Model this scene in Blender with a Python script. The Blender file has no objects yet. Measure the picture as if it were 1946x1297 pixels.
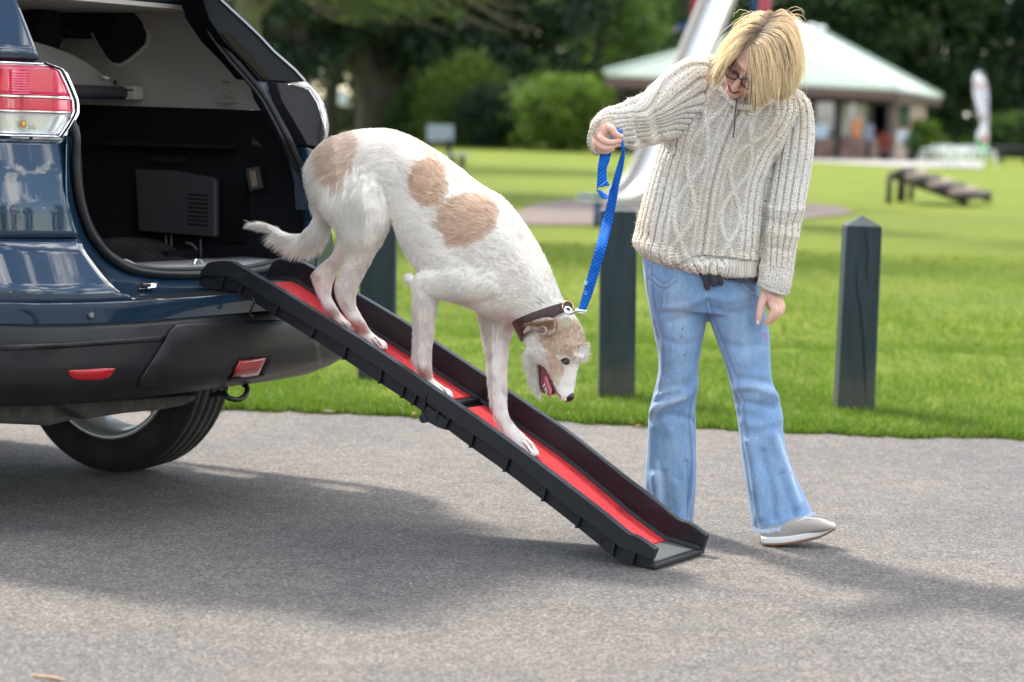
import bpy, math, random
import numpy as np
from mathutils import Vector, Matrix, Euler
from mathutils.kdtree import KDTree
from mathutils.bvhtree import BVHTree
rng = np.random.default_rng(7)
random.seed(7)
SC = bpy.context.scene
COL = SC.collection
R = math.radians

# ------------------------------------------------------------------ camera
FPX, CX, CY, CAM_H, HORIZON, ROLL = 4594.7, 973.0, 648.5, 1.30, 228.0, R(1.8)
PITCH = math.atan((CY - HORIZON) / FPX)
cam_data = bpy.data.cameras.new('camera')
cam_data.sensor_width = 36; cam_data.lens = 85
cam_data.clip_start = .05; cam_data.clip_end = 2000
cam = bpy.data.objects.new('camera', cam_data); COL.objects.link(cam)
CM = Matrix.Rotation(math.pi/2 - PITCH, 4, 'X') @ Matrix.Rotation(ROLL, 4, 'Z')
CAM_R = CM.to_3x3()
cam.matrix_world = Matrix.Translation((0, 0, CAM_H)) @ CM
cam_data.dof.use_dof = True; cam_data.dof.focus_distance = 7.45; cam_data.dof.aperture_fstop = 2.7
SC.camera = cam

# ------------------------------------------------------------------ world
SUN_EL, SUN_AZ = R(50), R(-38)          # azimuth measured from +Y, negative = left
to_sun = Vector((math.sin(SUN_AZ)*math.cos(SUN_EL), math.cos(SUN_AZ)*math.cos(SUN_EL), math.sin(SUN_EL)))
world = bpy.data.worlds.new('World'); SC.world = world; world.use_nodes = True
wn = world.node_tree; wn.nodes.clear()
sky = wn.nodes.new('ShaderNodeTexSky'); sky.sky_type = 'NISHITA'; sky.sun_disc = False
sky.sun_elevation = SUN_EL; sky.sun_rotation = SUN_AZ
sky.air_density = 1.0; sky.dust_density = 1.0
wb = wn.nodes.new('ShaderNodeBackground'); wb.inputs[1].default_value = .15
wo = wn.nodes.new('ShaderNodeOutputWorld')
wtc = wn.nodes.new('ShaderNodeTexCoord')
wno = wn.nodes.new('ShaderNodeTexNoise'); wno.inputs['Scale'].default_value = 3.2; wno.inputs['Detail'].default_value = 7
wno.inputs['Roughness'].default_value = .55
wmap = wn.nodes.new('ShaderNodeMapping'); wmap.inputs['Scale'].default_value = (1, 1, 2.2); wmap.inputs['Location'].default_value = (2.3, .7, 0)
wcr = wn.nodes.new('ShaderNodeValToRGB'); wcr.color_ramp.elements[0].position = .50; wcr.color_ramp.elements[1].position = .63
wmix = wn.nodes.new('ShaderNodeMixRGB'); wmix.inputs[2].default_value = (16.5, 16.0, 15.2, 1)
wn.links.new(wtc.outputs['Generated'], wmap.inputs[0]); wn.links.new(wmap.outputs[0], wno.inputs['Vector'])
wn.links.new(wno.outputs['Fac'], wcr.inputs[0]); wn.links.new(wcr.outputs[0], wmix.inputs[0])
wn.links.new(sky.outputs[0], wmix.inputs[1]); wn.links.new(wmix.outputs[0], wb.inputs[0]); wn.links.new(wb.outputs[0], wo.inputs[0])

sun_d = bpy.data.lights.new('sun', 'SUN'); sun_d.energy = 3.0; sun_d.angle = R(6); sun_d.color = (1, .94, .84)
sun = bpy.data.objects.new('sun', sun_d); COL.objects.link(sun)
sun.rotation_euler = to_sun.to_track_quat('Z', 'Y').to_euler(); sun.location = to_sun*30

vs = SC.view_settings
vs.view_transform = 'Standard'; vs.look = 'None'; vs.gamma = 1; vs.use_curve_mapping = False; vs.exposure = 1.28
SC.cycles.max_bounces = 8; SC.cycles.transparent_max_bounces = 12
SC.cycles.sample_clamp_indirect = 6

# ------------------------------------------------------------------ helpers
C0 = Vector((0, 0, CAM_H))
def ray(px, py):
    return (CAM_R @ Vector((px - CX, CY - py, -FPX))).normalized()
def on_plane(px, py, P, N):
    d = ray(px, py); t = (P - C0).dot(N)/d.dot(N); return C0 + d*t
def gnd(px, py, z=0.0): return on_plane(px, py, Vector((0, 0, z)), Vector((0, 0, 1)))
def atd(px, py, d): return on_plane(px, py, Vector((0, d, 0)), Vector((0, 1, 0)))
def pix(P):
    q = CAM_R.transposed() @ (Vector(P) - C0); return (CX + FPX*q.x/-q.z, CY - FPX*q.y/-q.z)
_al = R(30)
UV_ = Vector((math.sin(_al), math.cos(_al), 0)); FV = Vector((-math.cos(_al), math.sin(_al), 0)); ZV = Vector((0, 0, 1))
_N = gnd(1240, 1085)
_top = on_plane(395, 503, _N, UV_)
L_RAMP = (_top - _N).dot(FV)
O_ = Vector((_N.x, _N.y, 0)) + UV_*.17 + FV*L_RAMP      # on the ground under the boot sill, ramp centre line
def cp(u, w, z): return O_ + UV_*u + FV*w + ZV*z          # car frame -> world
def cf(P): q = Vector(P) - O_; return (q.dot(UV_), q.dot(FV), q.z)
def atu(px, py, u): return on_plane(px, py, O_ + UV_*u, UV_)
def atw(px, py, w): return on_plane(px, py, O_ + FV*w, FV)

def link(o, parent=None, label=None, cat=None, group=None, kind=None):
    COL.objects.link(o)
    if parent is not None: o.parent = parent
    if label: o['label'] = label
    if cat: o['category'] = cat
    if group: o['group'] = group
    if kind: o['kind'] = kind
    return o
def chain_loc(p):
    o = np.zeros(3)
    while p is not None: o += np.array(p.location); p = p.parent
    return o
def mesh(name, verts, faces, mats=None, smooth=False, parent=None, origin=None, face_mats=None, **kw):
    v = np.array([tuple(p) for p in verts], dtype=np.float64).reshape(-1, 3) if not isinstance(verts, np.ndarray) else verts.astype(np.float64)
    off = np.zeros(3)
    if parent is not None: off = chain_loc(parent)
    elif origin is not None: off = np.array(tuple(origin))
    v = v - off
    me = bpy.data.meshes.new(name); me.from_pydata(v.tolist(), [], faces if not isinstance(faces, np.ndarray) else faces.tolist())
    if mats:
        for m in (mats if isinstance(mats, (list, tuple)) else [mats]): me.materials.append(m)
    if face_mats is not None: me.polygons.foreach_set('material_index', list(face_mats))
    if smooth: me.polygons.foreach_set('use_smooth', [True]*len(me.polygons))
    me.update()
    o = bpy.data.objects.new(name, me)
    if parent is None and origin is not None: o.location = origin
    return link(o, parent, **kw)
def fast_tris(name, V, T, mats, parent=None, colors=None, **kw):
    """many separate triangles or quads from numpy (T: n x k)"""
    if parent is not None: V = V - chain_loc(parent)
    me = bpy.data.meshes.new(name); k = T.shape[1]
    me.vertices.add(len(V)); me.vertices.foreach_set('co', V.astype(np.float32).ravel())
    me.loops.add(T.size); me.loops.foreach_set('vertex_index', T.astype(np.int32).ravel())
    me.polygons.add(len(T)); me.polygons.foreach_set('loop_start', np.arange(0, T.size, k, dtype=np.int32))
    me.update(calc_edges=True)
    for m in (mats if isinstance(mats, (list, tuple)) else [mats]): me.materials.append(m)
    if colors is not None:
        a = me.color_attributes.new('col', 'FLOAT_COLOR', 'POINT')
        c = np.ones((len(V), 4), np.float32); c[:, :3] = colors; a.data.foreach_set('color', c.ravel())
    me.validate()
    o = bpy.data.objects.new(name, me); return link(o, parent, **kw)
def thing(name, loc, label, cat, group=None):
    e = bpy.data.objects.new(name, None); e.empty_display_size = .1; e.location = loc
    return link(e, None, label, cat, group)
def bevel(o, w, seg=2, ang=35):
    m = o.modifiers.new('bevel', 'BEVEL'); m.width = w; m.segments = seg; m.limit_method = 'ANGLE'; m.angle_limit = R(ang)
    for p in o.data.polygons: p.use_smooth = True
    n = o.modifiers.new('wn', 'WEIGHTED_NORMAL') if True else None
    return o
def box(name, a, b, mats, parent=None, frame=None, bev=0, **kw):
    """axis box a..b in optional frame function"""
    f = frame or (lambda x, y, z: Vector((x, y, z)))
    vs_ = [f(x, y, z) for z in (a[2], b[2]) for y in (a[1], b[1]) for x in (a[0], b[0])]
    fs = [(0,2,3,1),(4,5,7,6),(0,1,5,4),(2,6,7,3),(0,4,6,2),(1,3,7,5)]
    o = mesh(name, vs_, fs, mats, parent=parent, **kw)
    if bev: bevel(o, bev)
    return o
def extrude(name, poly, vec, mats, parent=None, bev=0, **kw):
    """polygon (list of world Vectors) extruded along vec"""
    n = len(poly); v = [Vector(p) for p in poly] + [Vector(p) + Vector(vec) for p in poly]
    fs = [tuple(range(n))[::-1], tuple(range(n, 2*n))] + [(i, (i+1) % n, (i+1) % n + n, i + n) for i in range(n)]
    o = mesh(name, v, fs, mats, parent=parent, **kw)
    import bmesh
    bm = bmesh.new(); bm.from_mesh(o.data); bmesh.ops.recalc_face_normals(bm, faces=bm.faces); bm.to_mesh(o.data); bm.free()
    if bev: bevel(o, bev)
    return o
def strip_solid(name, rowA, rowB, vec, mats, parent=None, bev=0, **kw):
    """ribbon between two point rows, given thickness along vec"""
    n = len(rowA); vec = Vector(vec)
    v = [Vector(p) for p in rowA] + [Vector(p) for p in rowB]; v += [p + vec for p in v]
    fs = []
    for i in range(n-1):
        fs += [(i, i+1, n+i+1, n+i), (2*n+i, 3*n+i, 3*n+i+1, 2*n+i+1), (i, 2*n+i, 2*n+i+1, i+1), (n+i, n+i+1, 3*n+i+1, 3*n+i)]
    fs += [(0, n, 3*n, 2*n), (n-1, 3*n-1, 4*n-1, 2*n-1)]
    o = mesh(name, v, fs, mats, parent=parent, **kw)
    import bmesh
    bm = bmesh.new(); bm.from_mesh(o.data); bmesh.ops.recalc_face_normals(bm, faces=bm.faces); bm.to_mesh(o.data); bm.free()
    if bev: bevel(o, bev)
    return o
def crom(P, m):
    """Catmull-Rom resample of rows of an array to m samples"""
    P = np.asarray(P, float); n = len(P)
    if n == 2: return np.array([P[0]*(1-t)+P[1]*t for t in np.linspace(0, 1, m)])
    E = np.vstack([2*P[0]-P[1], P, 2*P[-1]-P[-2]])
    out = []
    for t in np.linspace(0, n-1, m):
        i = min(int(t), n-2); f = t - i
        a, b, c, d = E[i], E[i+1], E[i+2], E[i+3]
        out.append(.5*((2*b)+(-a+c)*f+(2*a-5*b+4*c-d)*f*f+(-a+3*b-3*c+d)*f**3))
    return np.array(out)
def tube_geo(pts, rad, n=8, m=None, flat=None, up=None):
    """swept tube, returns verts, faces (closed ends). flat=(ra, rb) scale of the section"""
    P = np.array([tuple(p) for p in pts], float); r = np.asarray(rad if np.ndim(rad) else [rad]*len(P), float)
    if m: A = crom(np.column_stack([P, r]), m); P, r = A[:, :3], A[:, 3]
    T = np.gradient(P, axis=0); T /= np.linalg.norm(T, axis=1)[:, None] + 1e-12
    u = np.array(up if up is not None else ((0, 0, 1) if abs(T[0][2]) < .9 else (1, 0, 0)), float)
    V = []; ra, rb = flat or (1, 1)
    for i in range(len(P)):
        u = u - T[i]*np.dot(u, T[i]); u /= np.linalg.norm(u) + 1e-12; w = np.cross(T[i], u)
        for k in range(n):
            a = 2*math.pi*k/n; V.append(P[i] + r[i]*(ra*math.cos(a)*u + rb*math.sin(a)*w))
    F_ = []
    for i in range(len(P)-1):
        for k in range(n): F_.append((i*n+k, i*n+(k+1) % n, (i+1)*n+(k+1) % n, (i+1)*n+k))
    F_.append(tuple(range(n))[::-1]); F_.append(tuple((len(P)-1)*n + k for k in range(n)))
    return np.array(V), F_
def tube(name, pts, rad, mats, n=8, m=None, parent=None, flat=None, up=None, **kw):
    V, F_ = tube_geo(pts, rad, n, m, flat, up); return mesh(name, V, F_, mats, smooth=True, parent=parent, **kw)
def merge(geos):
    V = []; F_ = []; o = 0
    for v, f in geos:
        V.append(np.array([tuple(p) for p in v], float).reshape(-1, 3)); F_ += [tuple(i + o for i in q) for q in f]; o += len(v)
    return np.vstack(V), F_
def box_geo(a, b, frame=None):
    f = frame or (lambda x, y, z: (x, y, z))
    return [tuple(f(x, y, z)) for z in (a[2], b[2]) for y in (a[1], b[1]) for x in (a[0], b[0])], [(0,2,3,1),(4,5,7,6),(0,1,5,4),(2,6,7,3),(0,4,6,2),(1,3,7,5)]
def ell_geo(c, r, rot=None, n=16, m=10):
    V = []; F_ = []
    for i in range(m+1):
        th = math.pi*i/m
        for k in range(n):
            ph = 2*math.pi*k/n; p = Vector((r[0]*math.sin(th)*math.cos(ph), r[1]*math.sin(th)*math.sin(ph), r[2]*math.cos(th)))
            if rot is not None: p = rot @ p
            V.append(tuple(p + Vector(c)))
    for i in range(m):
        for k in range(n): F_.append((i*n+k, (i+1)*n+k, (i+1)*n+(k+1) % n, i*n+(k+1) % n))
    return V, F_

# ------------------------------------------------------------------ materials
def mat(name, base=(.5,.5,.5), rough=.5, metal=0, coat=0, spec=.5, noise=None, bump=None, attr=None, sheen=0, trans=0, sss=0, emit=None, aniso=0, coords='Object'):
    """noise = (scale, colour2, lo, hi[, detail]); bump = (scale, strength, distance)"""
    m = bpy.data.materials.new(name); m.use_nodes = True; nt = m.node_tree; b = nt.nodes['Principled BSDF']
    b.inputs['Base Color'].default_value = (*base, 1); b.inputs['Roughness'].default_value = rough
    b.inputs['Metallic'].default_value = metal; b.inputs['Coat Weight'].default_value = coat; b.inputs['Coat Roughness'].default_value = .03
    b.inputs['Specular IOR Level'].default_value = spec
    b.inputs['Sheen Weight'].default_value = sheen; b.inputs['Transmission Weight'].default_value = trans
    if sss: b.inputs['Subsurface Weight'].default_value = sss; b.inputs['Subsurface Radius'].default_value = (.012, .005, .003); b.inputs['Subsurface Scale'].default_value = 1
    if emit: b.inputs['Emission Color'].default_value = (*emit[0], 1); b.inputs['Emission Strength'].default_value = emit[1]
    tc = nt.nodes.new('ShaderNodeTexCoord')
    src = None
    if attr:
        a = nt.nodes.new('ShaderNodeAttribute'); a.attribute_name = attr; src = a.outputs['Color']
    if noise:
        n = nt.nodes.new('ShaderNodeTexNoise'); n.inputs['Scale'].default_value = noise[0]; n.inputs['Detail'].default_value = noise[4] if len(noise) > 4 else 4
        nt.links.new(tc.outputs[coords], n.inputs['Vector'])
        cr = nt.nodes.new('ShaderNodeValToRGB'); cr.color_ramp.elements[0].position = noise[2]; cr.color_ramp.elements[1].position = noise[3]
        nt.links.new(n.outputs['Fac'], cr.inputs[0])
        mx = nt.nodes.new('ShaderNodeMixRGB'); mx.inputs[1].default_value = (*base, 1); mx.inputs[2].default_value = (*noise[1], 1)
        nt.links.new(cr.outputs[0], mx.inputs[0])
        if src: 
            mx.blend_type = 'MULTIPLY'; nt.links.new(src, mx.inputs[1])
        src = mx.outputs[0]
    if src: nt.links.new(src, b.inputs['Base Color'])
    if bump:
        n2 = nt.nodes.new('ShaderNodeTexNoise'); n2.inputs['Scale'].default_value = bump[0]; n2.inputs['Detail'].default_value = 5
        nt.links.new(tc.outputs[coords], n2.inputs['Vector'])
        bp = nt.nodes.new('ShaderNodeBump'); bp.inputs['Strength'].default_value = bump[1]; bp.inputs['Distance'].default_value = bump[2]
        nt.links.new(n2.outputs['Fac'], bp.inputs['Height']); nt.links.new(bp.outputs[0], b.inputs['Normal'])
    return m
def nodes(m): return m.node_tree, m.node_tree.nodes['Principled BSDF']
# ================================================================== GROUND
M_lawn = mat('lawn_green', (.085, .16, .017), .9, spec=.15)
nt, b = nodes(M_lawn)
tc = nt.nodes.new('ShaderNodeTexCoord')
def noise_node(nt, tc, scale, detail=4, out='Object', rough=.5, mapscale=None):
    n = nt.nodes.new('ShaderNodeTexNoise'); n.inputs['Scale'].default_value = scale; n.inputs['Detail'].default_value = detail; n.inputs['Roughness'].default_value = rough
    if mapscale:
        mp = nt.nodes.new('ShaderNodeMapping'); mp.inputs['Scale'].default_value = mapscale
        nt.links.new(tc.outputs[out], mp.inputs[0]); nt.links.new(mp.outputs[0], n.inputs['Vector'])
    else: nt.links.new(tc.outputs[out], n.inputs['Vector'])
    return n
def ramp(nt, src, stops):
    cr = nt.nodes.new('ShaderNodeValToRGB'); e = cr.color_ramp.elements
    while len(e) < len(stops): e.new(.5)
    for k, (p, c) in enumerate(stops): e[k].position = p; e[k].color = (*c, 1)
    nt.links.new(src, cr.inputs[0]); return cr
def mix(nt, fac, a, b, mode='MIX'):
    m = nt.nodes.new('ShaderNodeMixRGB'); m.blend_type = mode
    for i, s in ((0, fac), (1, a), (2, b)):
        if isinstance(s, (int, float)): m.inputs[i].default_value = s
        elif isinstance(s, tuple): m.inputs[i].default_value = (*s, 1)
        else: nt.links.new(s, m.inputs[i])
    return m.outputs[0]
n1 = noise_node(nt, tc, .35, 5); n2 = noise_node(nt, tc, 6, 6, rough=.7); n3 = noise_node(nt, tc, 60, 4, rough=.7, mapscale=(1, .35, 1))
c1 = ramp(nt, n1.outputs['Fac'], [(.3, (.14, .195, .020)), (.7, (.20, .24, .024))])
c2 = ramp(nt, n2.outputs['Fac'], [(.3, (.62, .66, .6)), (.7, (1.12, 1.1, 1.0))])
c3 = ramp(nt, n3.outputs['Fac'], [(.3, (.5, .55, .5)), (.7, (1.3, 1.25, 1.1))])
o = mix(nt, 1.0, mix(nt, 1.0, c1.outputs[0], c2.outputs[0], 'MULTIPLY'), c3.outputs[0], 'MULTIPLY')
nt.links.new(o, b.inputs['Base Color'])
bp = nt.nodes.new('ShaderNodeBump'); bp.inputs['Strength'].default_value = .8; bp.inputs['Distance'].default_value = .04
nt.links.new(n3.outputs['Fac'], bp.inputs['Height']); nt.links.new(bp.outputs[0], b.inputs['Normal'])

mesh('lawn', [(-600, -300, -.03), (600, -300, -.03), (600, 900, -.03), (-600, 900, -.03)], [(0, 1, 2, 3)], M_lawn, kind='structure')

# road edge (far side), irregular
edge_px = [(-900, 772), (-300, 776), (100, 778), (450, 782), (560, 781), (700, 788), (860, 794), (1000, 797), (1100, 804), (1230, 812), (1340, 815), (1500, 822), (1700, 828), (1946, 836), (2600, 860), (3600, 895)]
edge = [gnd(*p) for p in edge_px]
EX = np.array([p.x for p in edge]); EY = np.array([p.y for p in edge])
def edge_y(x): return np.interp(x, EX, EY)
xs = np.linspace(-12, 12, 900)
wig = sum(a*np.sin(f*xs + p) for a, f, p in ((.035, 3.1, 0), (.028, 9.7, 1), (.018, 27, 2), (.014, 51, .5), (.012, 97, 1.2)))
ye = edge_y(xs) + wig
M_road = mat('asphalt', (.2, .19, .18), .82, spec=.35)
nt, b = nodes(M_road); tc = nt.nodes.new('ShaderNodeTexCoord')
vo = nt.nodes.new('ShaderNodeTexVoronoi'); vo.inputs['Scale'].default_value = 118; nt.links.new(tc.outputs['Object'], vo.inputs['Vector'])
vo2 = nt.nodes.new('ShaderNodeTexVoronoi'); vo2.inputs['Scale'].default_value = 210; nt.links.new(tc.outputs['Object'], vo2.inputs['Vector'])
big = noise_node(nt, tc, .8, 6); mid = noise_node(nt, tc, 9, 5, rough=.65); fine = noise_node(nt, tc, 160, 3)
stone = ramp(nt, vo.outputs['Color'], [(0, (.105, .098, .092)), (.4, (.168, .155, .143)), (.75, (.232, .212, .192)), (1, (.35, .328, .30))])
dist = ramp(nt, vo.outputs['Distance'], [(.25, (1, 1, 1)), (.62, (.60, .59, .58))])
o = mix(nt, 1.0, stone.outputs[0], dist.outputs[0], 'MULTIPLY')
bg = ramp(nt, big.outputs['Fac'], [(.32, (.82, .83, .87)), (.68, (1.14, 1.10, 1.05))])
o = mix(nt, 1.0, o, bg.outputs[0], 'MULTIPLY')
md = ramp(nt, mid.outputs['Fac'], [(.3, (.82, .82, .82)), (.7, (1.16, 1.15, 1.13))])
o = mix(nt, 1.0, o, md.outputs[0], 'MULTIPLY')
nt.links.new(o, b.inputs['Base Color'])
hm = nt.nodes.new('ShaderNodeMath'); hm.operation = 'ADD'; nt.links.new(vo.outputs['Distance'], hm.inputs[0])
h2 = nt.nodes.new('ShaderNodeMath'); h2.operation = 'MULTIPLY'; h2.inputs[1].default_value = .6; nt.links.new(vo2.outputs['Distance'], h2.inputs[0]); nt.links.new(h2.outputs[0], hm.inputs[1])
bp = nt.nodes.new('ShaderNodeBump'); bp.invert = True; bp.inputs['Strength'].default_value = .9; bp.inputs['Distance'].default_value = .006
nt.links.new(hm.outputs[0], bp.inputs['Height']); nt.links.new(bp.outputs[0], b.inputs['Normal'])
V = [(x, y, 0) for x, y in zip(xs, ye)] + [(x, -40, 0) for x in xs] + [(x, y+.01, -.05) for x, y in zip(xs, ye)]
n = len(xs)
Fc = [(i, n+i, n+i+1, i+1) for i in range(n-1)] + [(i+1, 2*n+i+1, 2*n+i, i) for i in range(n-1)]
V += [(-80, ye[0], 0), (-80, -40, 0), (80, ye[-1], 0), (80, -40, 0)]
Fc += [(3*n, 3*n+1, n, 0), (n-1, 2*n-1, 3*n+3, 3*n+2)]
mesh('road', V, Fc, M_road, kind='structure')

# soil strip along the road edge
M_soil = mat('soil', (.05, .035, .022), .95, noise=(30, (.12, .09, .06), .4, .7), bump=(60, 1, .02))
V = [(x, y-.012-.01*math.sin(13*x), .002) for x, y in zip(xs, ye)] + [(x, y+.07, .012) for x, y in zip(xs, ye)]
mesh('verge_soil', V, [(i, i+1, n+i+1, n+i) for i in range(n-1)], M_soil, kind='structure')
# raised turf near the road
M_turf = M_lawn
nx, ny = 340, 36
gx = np.linspace(-12, 12, nx); gy = np.linspace(0, 1, ny)**1.5*14 + .035
X, Y = np.meshgrid(gx, gy); YE = np.interp(X, xs, ye); Yw = Y + YE
Z = .028*(1-np.exp(-Y/.12)) + .012*np.sin(X*2.1+Yw*.7)*np.minimum(Y, 1)*.5 + rng.normal(0, .003, X.shape)
Z = Z*np.clip((14.03-Y)/3, -.2, 1) 
V = np.column_stack([X.ravel(), Yw.ravel(), Z.ravel()])
Fc = [(j*nx+i, j*nx+i+1, (j+1)*nx+i+1, (j+1)*nx+i) for j in range(ny-1) for i in range(nx-1)]
mesh('turf', V, Fc, M_turf, smooth=True, kind='structure')

# real blades near the camera side of the lawn
M_blade = mat('grass_blade', (.09, .17, .015), .55, attr='col', spec=.3)
nt, b = nodes(M_blade)
tr = nt.nodes.new('ShaderNodeBsdfTranslucent'); at = nt.nodes.new('ShaderNodeAttribute'); at.attribute_name = 'col'; nt.links.new(at.outputs['Color'], tr.inputs['Color'])
ms = nt.nodes.new('ShaderNodeMixShader'); ms.inputs[0].default_value = .42; outn = nt.nodes['Material Output']
nt.links.new(b.outputs[0], ms.inputs[1]); nt.links.new(tr.outputs[0], ms.inputs[2]); nt.links.new(ms.outputs[0], outn.inputs[0])
def blades(nb, ylo, yhi, hmin, hmax, wmin):
    t = rng.random(nb); t = t**1.45
    yy = ylo + (yhi-ylo)*t
    dist_ = 10.3 + yy
    xx = (rng.random(nb)*2-1)*dist_*.42
    yw = np.interp(xx, xs, ye) + yy
    clump = .5+.5*np.sin(xx*5.3+1.3*np.sin(yw*4.1))*np.sin(yw*3.7+xx*1.9)
    h = (hmin + (hmax-hmin)*rng.random(nb)**1.6)*(.7+.6*clump)
    h *= np.where(yy < .25, 1.25, 1)
    a = rng.random(nb)*2*np.pi; wv = wmin*(.7+.6*rng.random(nb))
    lx, ly = rng.normal(0, .45, nb)*h, rng.normal(0, .45, nb)*h
    base = np.column_stack([xx, yw, np.full(nb, .0)])
    base[:, 2] = .02*(1-np.exp(-np.maximum(yy, 0)/.12))
    dx = np.column_stack([np.cos(a)*wv, np.sin(a)*wv, np.zeros(nb)])
    tip = base + np.column_stack([lx, ly, h])
    mid_ = base + np.column_stack([lx*.35, ly*.35, h*.6])
    V = np.stack([base-dx, base+dx, mid_+dx*.8, tip, mid_-dx*.8], 1).reshape(-1, 3)
    i0 = np.arange(nb)*5
    T = np.vstack([np.column_stack([i0, i0+1, i0+2]), np.column_stack([i0, i0+2, i0+4]), np.column_stack([i0+4, i0+2, i0+3])])
    g = rng.random(nb)
    cc = np.column_stack([.085+.085*g, .185+.07*g, .012+.012*g]) * (.75+.5*rng.random(nb))[:, None]
    bl_ = np.clip((yy-1.5)/10, 0, 1)[:, None]; cc = cc*(1-bl_) + np.array([.165, .235, .024])*(.8+.4*g)[:, None]*bl_
    dry = rng.random(nb) < .05; cc[dry] = (.28, .24, .10)
    return V, T, np.repeat(cc, 5, 0)
V, T, cc = blades(240000, -.03, 4.2, .014, .042, .0022)
fast_tris('grass_near', V, T, M_blade, colors=cc, kind='stuff')
V, T, cc = blades(150000, 3.6, 15, .015, .04, .0045)
fast_tris('grass_far', V, T, M_blade, colors=cc, kind='stuff')

# small fallen leaves along the road edge and on the road
M_leafdry = [mat('dry_leaf_tan', (.42, .27, .13), .7), mat('dry_leaf_pale', (.6, .52, .38), .7)]
def leaf_litter(name, P, s, rz, mt, label, group='fallen leaves by the road edge'):
    k = 7; V = []; 
    for i in range(k):
        a = 2*math.pi*i/k; r = s*(1 if i else 1.5)*(.75+.25*math.cos(2*a)); V.append((r*math.cos(a), r*.6*math.sin(a), .006+.35*s*abs(math.sin(a))))
    V.append((0, 0, .003)); V = [Matrix.Rotation(rz, 3, 'Z') @ Vector(v) for v in V]
    return mesh(name, [P+v for v in V], [(i, (i+1) % k, k) for i in range(k)], mt, origin=P, label=label, cat='leaf', group=group)
for i, (px, py, s, mt, lab) in enumerate([(622, 785, .022, 1, 'pale curled leaf on the road edge under the middle of the ramp'), (788, 790, .026, 0, 'tan curled leaf at the road edge below the ramp hinge'),
        (1540, 817, .03, 0, 'tan leaf on the soil edge between woman and right post'), (1215, 813, .022, 0, 'small tan leaf on the verge beside the left jeans leg'),
        (740, 773, .02, 1, 'pale leaf in the grass left of the ramp hinge'),
        (535, 1071, .008, 0, 'tiny tan leaf fragment on shaded asphalt below the ramp'), (1080, 788, .018, 1, 'pale petal in the grass under the dog head')]):
    leaf_litter('fallen_leaf', gnd(px, py, .02 if py < 800 else .003), s, i*1.3, M_leafdry[mt], lab)

tube('twig', [gnd(62, 1283, .004), gnd(82, 1286, .008), gnd(104, 1289, .006), gnd(128, 1295, .004)], [.002, .0035, .004, .0015], M_leafdry[0], 6, 16, origin=gnd(95, 1290), label='short tan twig on the asphalt at the bottom edge of the road', cat='twig')
# loose grit and tiny leaf scraps along the edge of the road
ng = 2600; gxx = rng.uniform(-5, 5, ng); gyy = np.interp(gxx, xs, ye) - np.abs(rng.normal(0, .22, ng)); sel_ = rng.random(ng) < .3; gyy = np.where(sel_, rng.uniform(4.8, 10.2, ng), gyy); gs_ = rng.uniform(.0015, .0045, ng)
V = []; T = []
base_t = np.array([(1, 0, 0), (-.5, .87, 0), (-.5, -.87, 0), (0, 0, 1.1)])
V = (np.column_stack([gxx, gyy, np.full(ng, .0005)])[:, None, :] + base_t[None]*gs_[:, None, None]*rng.uniform(.6, 1.4, (ng, 1, 3))).reshape(-1, 3); i0 = np.arange(ng)[:, None]*4
T = np.vstack([i0+np.array(q) for q in ((0, 1, 3), (1, 2, 3), (2, 0, 3))])
gc = np.repeat(np.where(rng.random((ng, 1)) < .18, np.array([[.26, .17, .09]]), np.array([[.24, .22, .20]]))*rng.uniform(.4, 1.5, (ng, 1)), 4, 0)
fast_tris('loose_grit', V, T, mat('grit', (.2, .2, .2), .9, attr='col'), colors=gc, kind='stuff')
# bark patch under the slide and patio by the pavilion
M_bark = mat('bark_chips', (.13, .095, .08), .95, noise=(9, (.2, .155, .13), .35, .65), bump=(20, 1, .05))
def ground_poly(name, pxs, z, m):
    P = [gnd(x, y, 0) for x, y in pxs]; P = [Vector((p.x, p.y, z)) for p in P]
    return mesh(name, P, [tuple(range(len(P)))], m, kind='structure')
ground_poly('bark_patch', [(985, 424), (1100, 426), (1300, 425), (1440, 420), (1560, 411), (1625, 404), (1600, 391), (1500, 383), (1300, 373), (1130, 372), (1020, 385), (975, 405)], -.012, M_bark)
M_patio = mat('patio_concrete', (.26, .24, .22), .9, noise=(.6, (.31, .29, .26), .4, .6))
ground_poly('patio', [(1300, 303), (1540, 307), (1700, 316), (1868, 320), (1872, 308), (1800, 300), (1560, 290), (1300, 287)], -.008, M_patio)

# ================================================================== POSTS
M_post = mat('weathered_dark_wood', (.018, .036, .042), .6, spec=.4)
nt, b = nodes(M_post); tc = nt.nodes.new('ShaderNodeTexCoord')
g1 = noise_node(nt, tc, 22, 6, rough=.7, mapscale=(1, 1, .08)); g2 = noise_node(nt, tc, 7, 4)
sep = nt.nodes.new('ShaderNodeSeparateXYZ'); nt.links.new(tc.outputs['Object'], sep.inputs[0])
mr = nt.nodes.new('ShaderNodeMapRange'); mr.inputs[1].default_value = .30; mr.inputs[2].default_value = .0; nt.links.new(sep.outputs['Z'], mr.inputs[0])
mm = nt.nodes.new('ShaderNodeMath'); mm.operation = 'MULTIPLY'; nt.links.new(mr.outputs[0], mm.inputs[0])
gr = ramp(nt, g2.outputs['Fac'], [(.35, (.3, .3, .3)), (.6, (1, 1, 1))]); nt.links.new(gr.outputs[0], mm.inputs[1])
grain = ramp(nt, g1.outputs['Fac'], [(.28, (.006, .014, .016)), (.6, (.017, .034, .038)), (.8, (.042, .062, .060))])
o = mix(nt, mm.outputs[0], grain.outputs[0], (.085, .075, .05))
nt.links.new(o, b.inputs['Base Color'])
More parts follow.
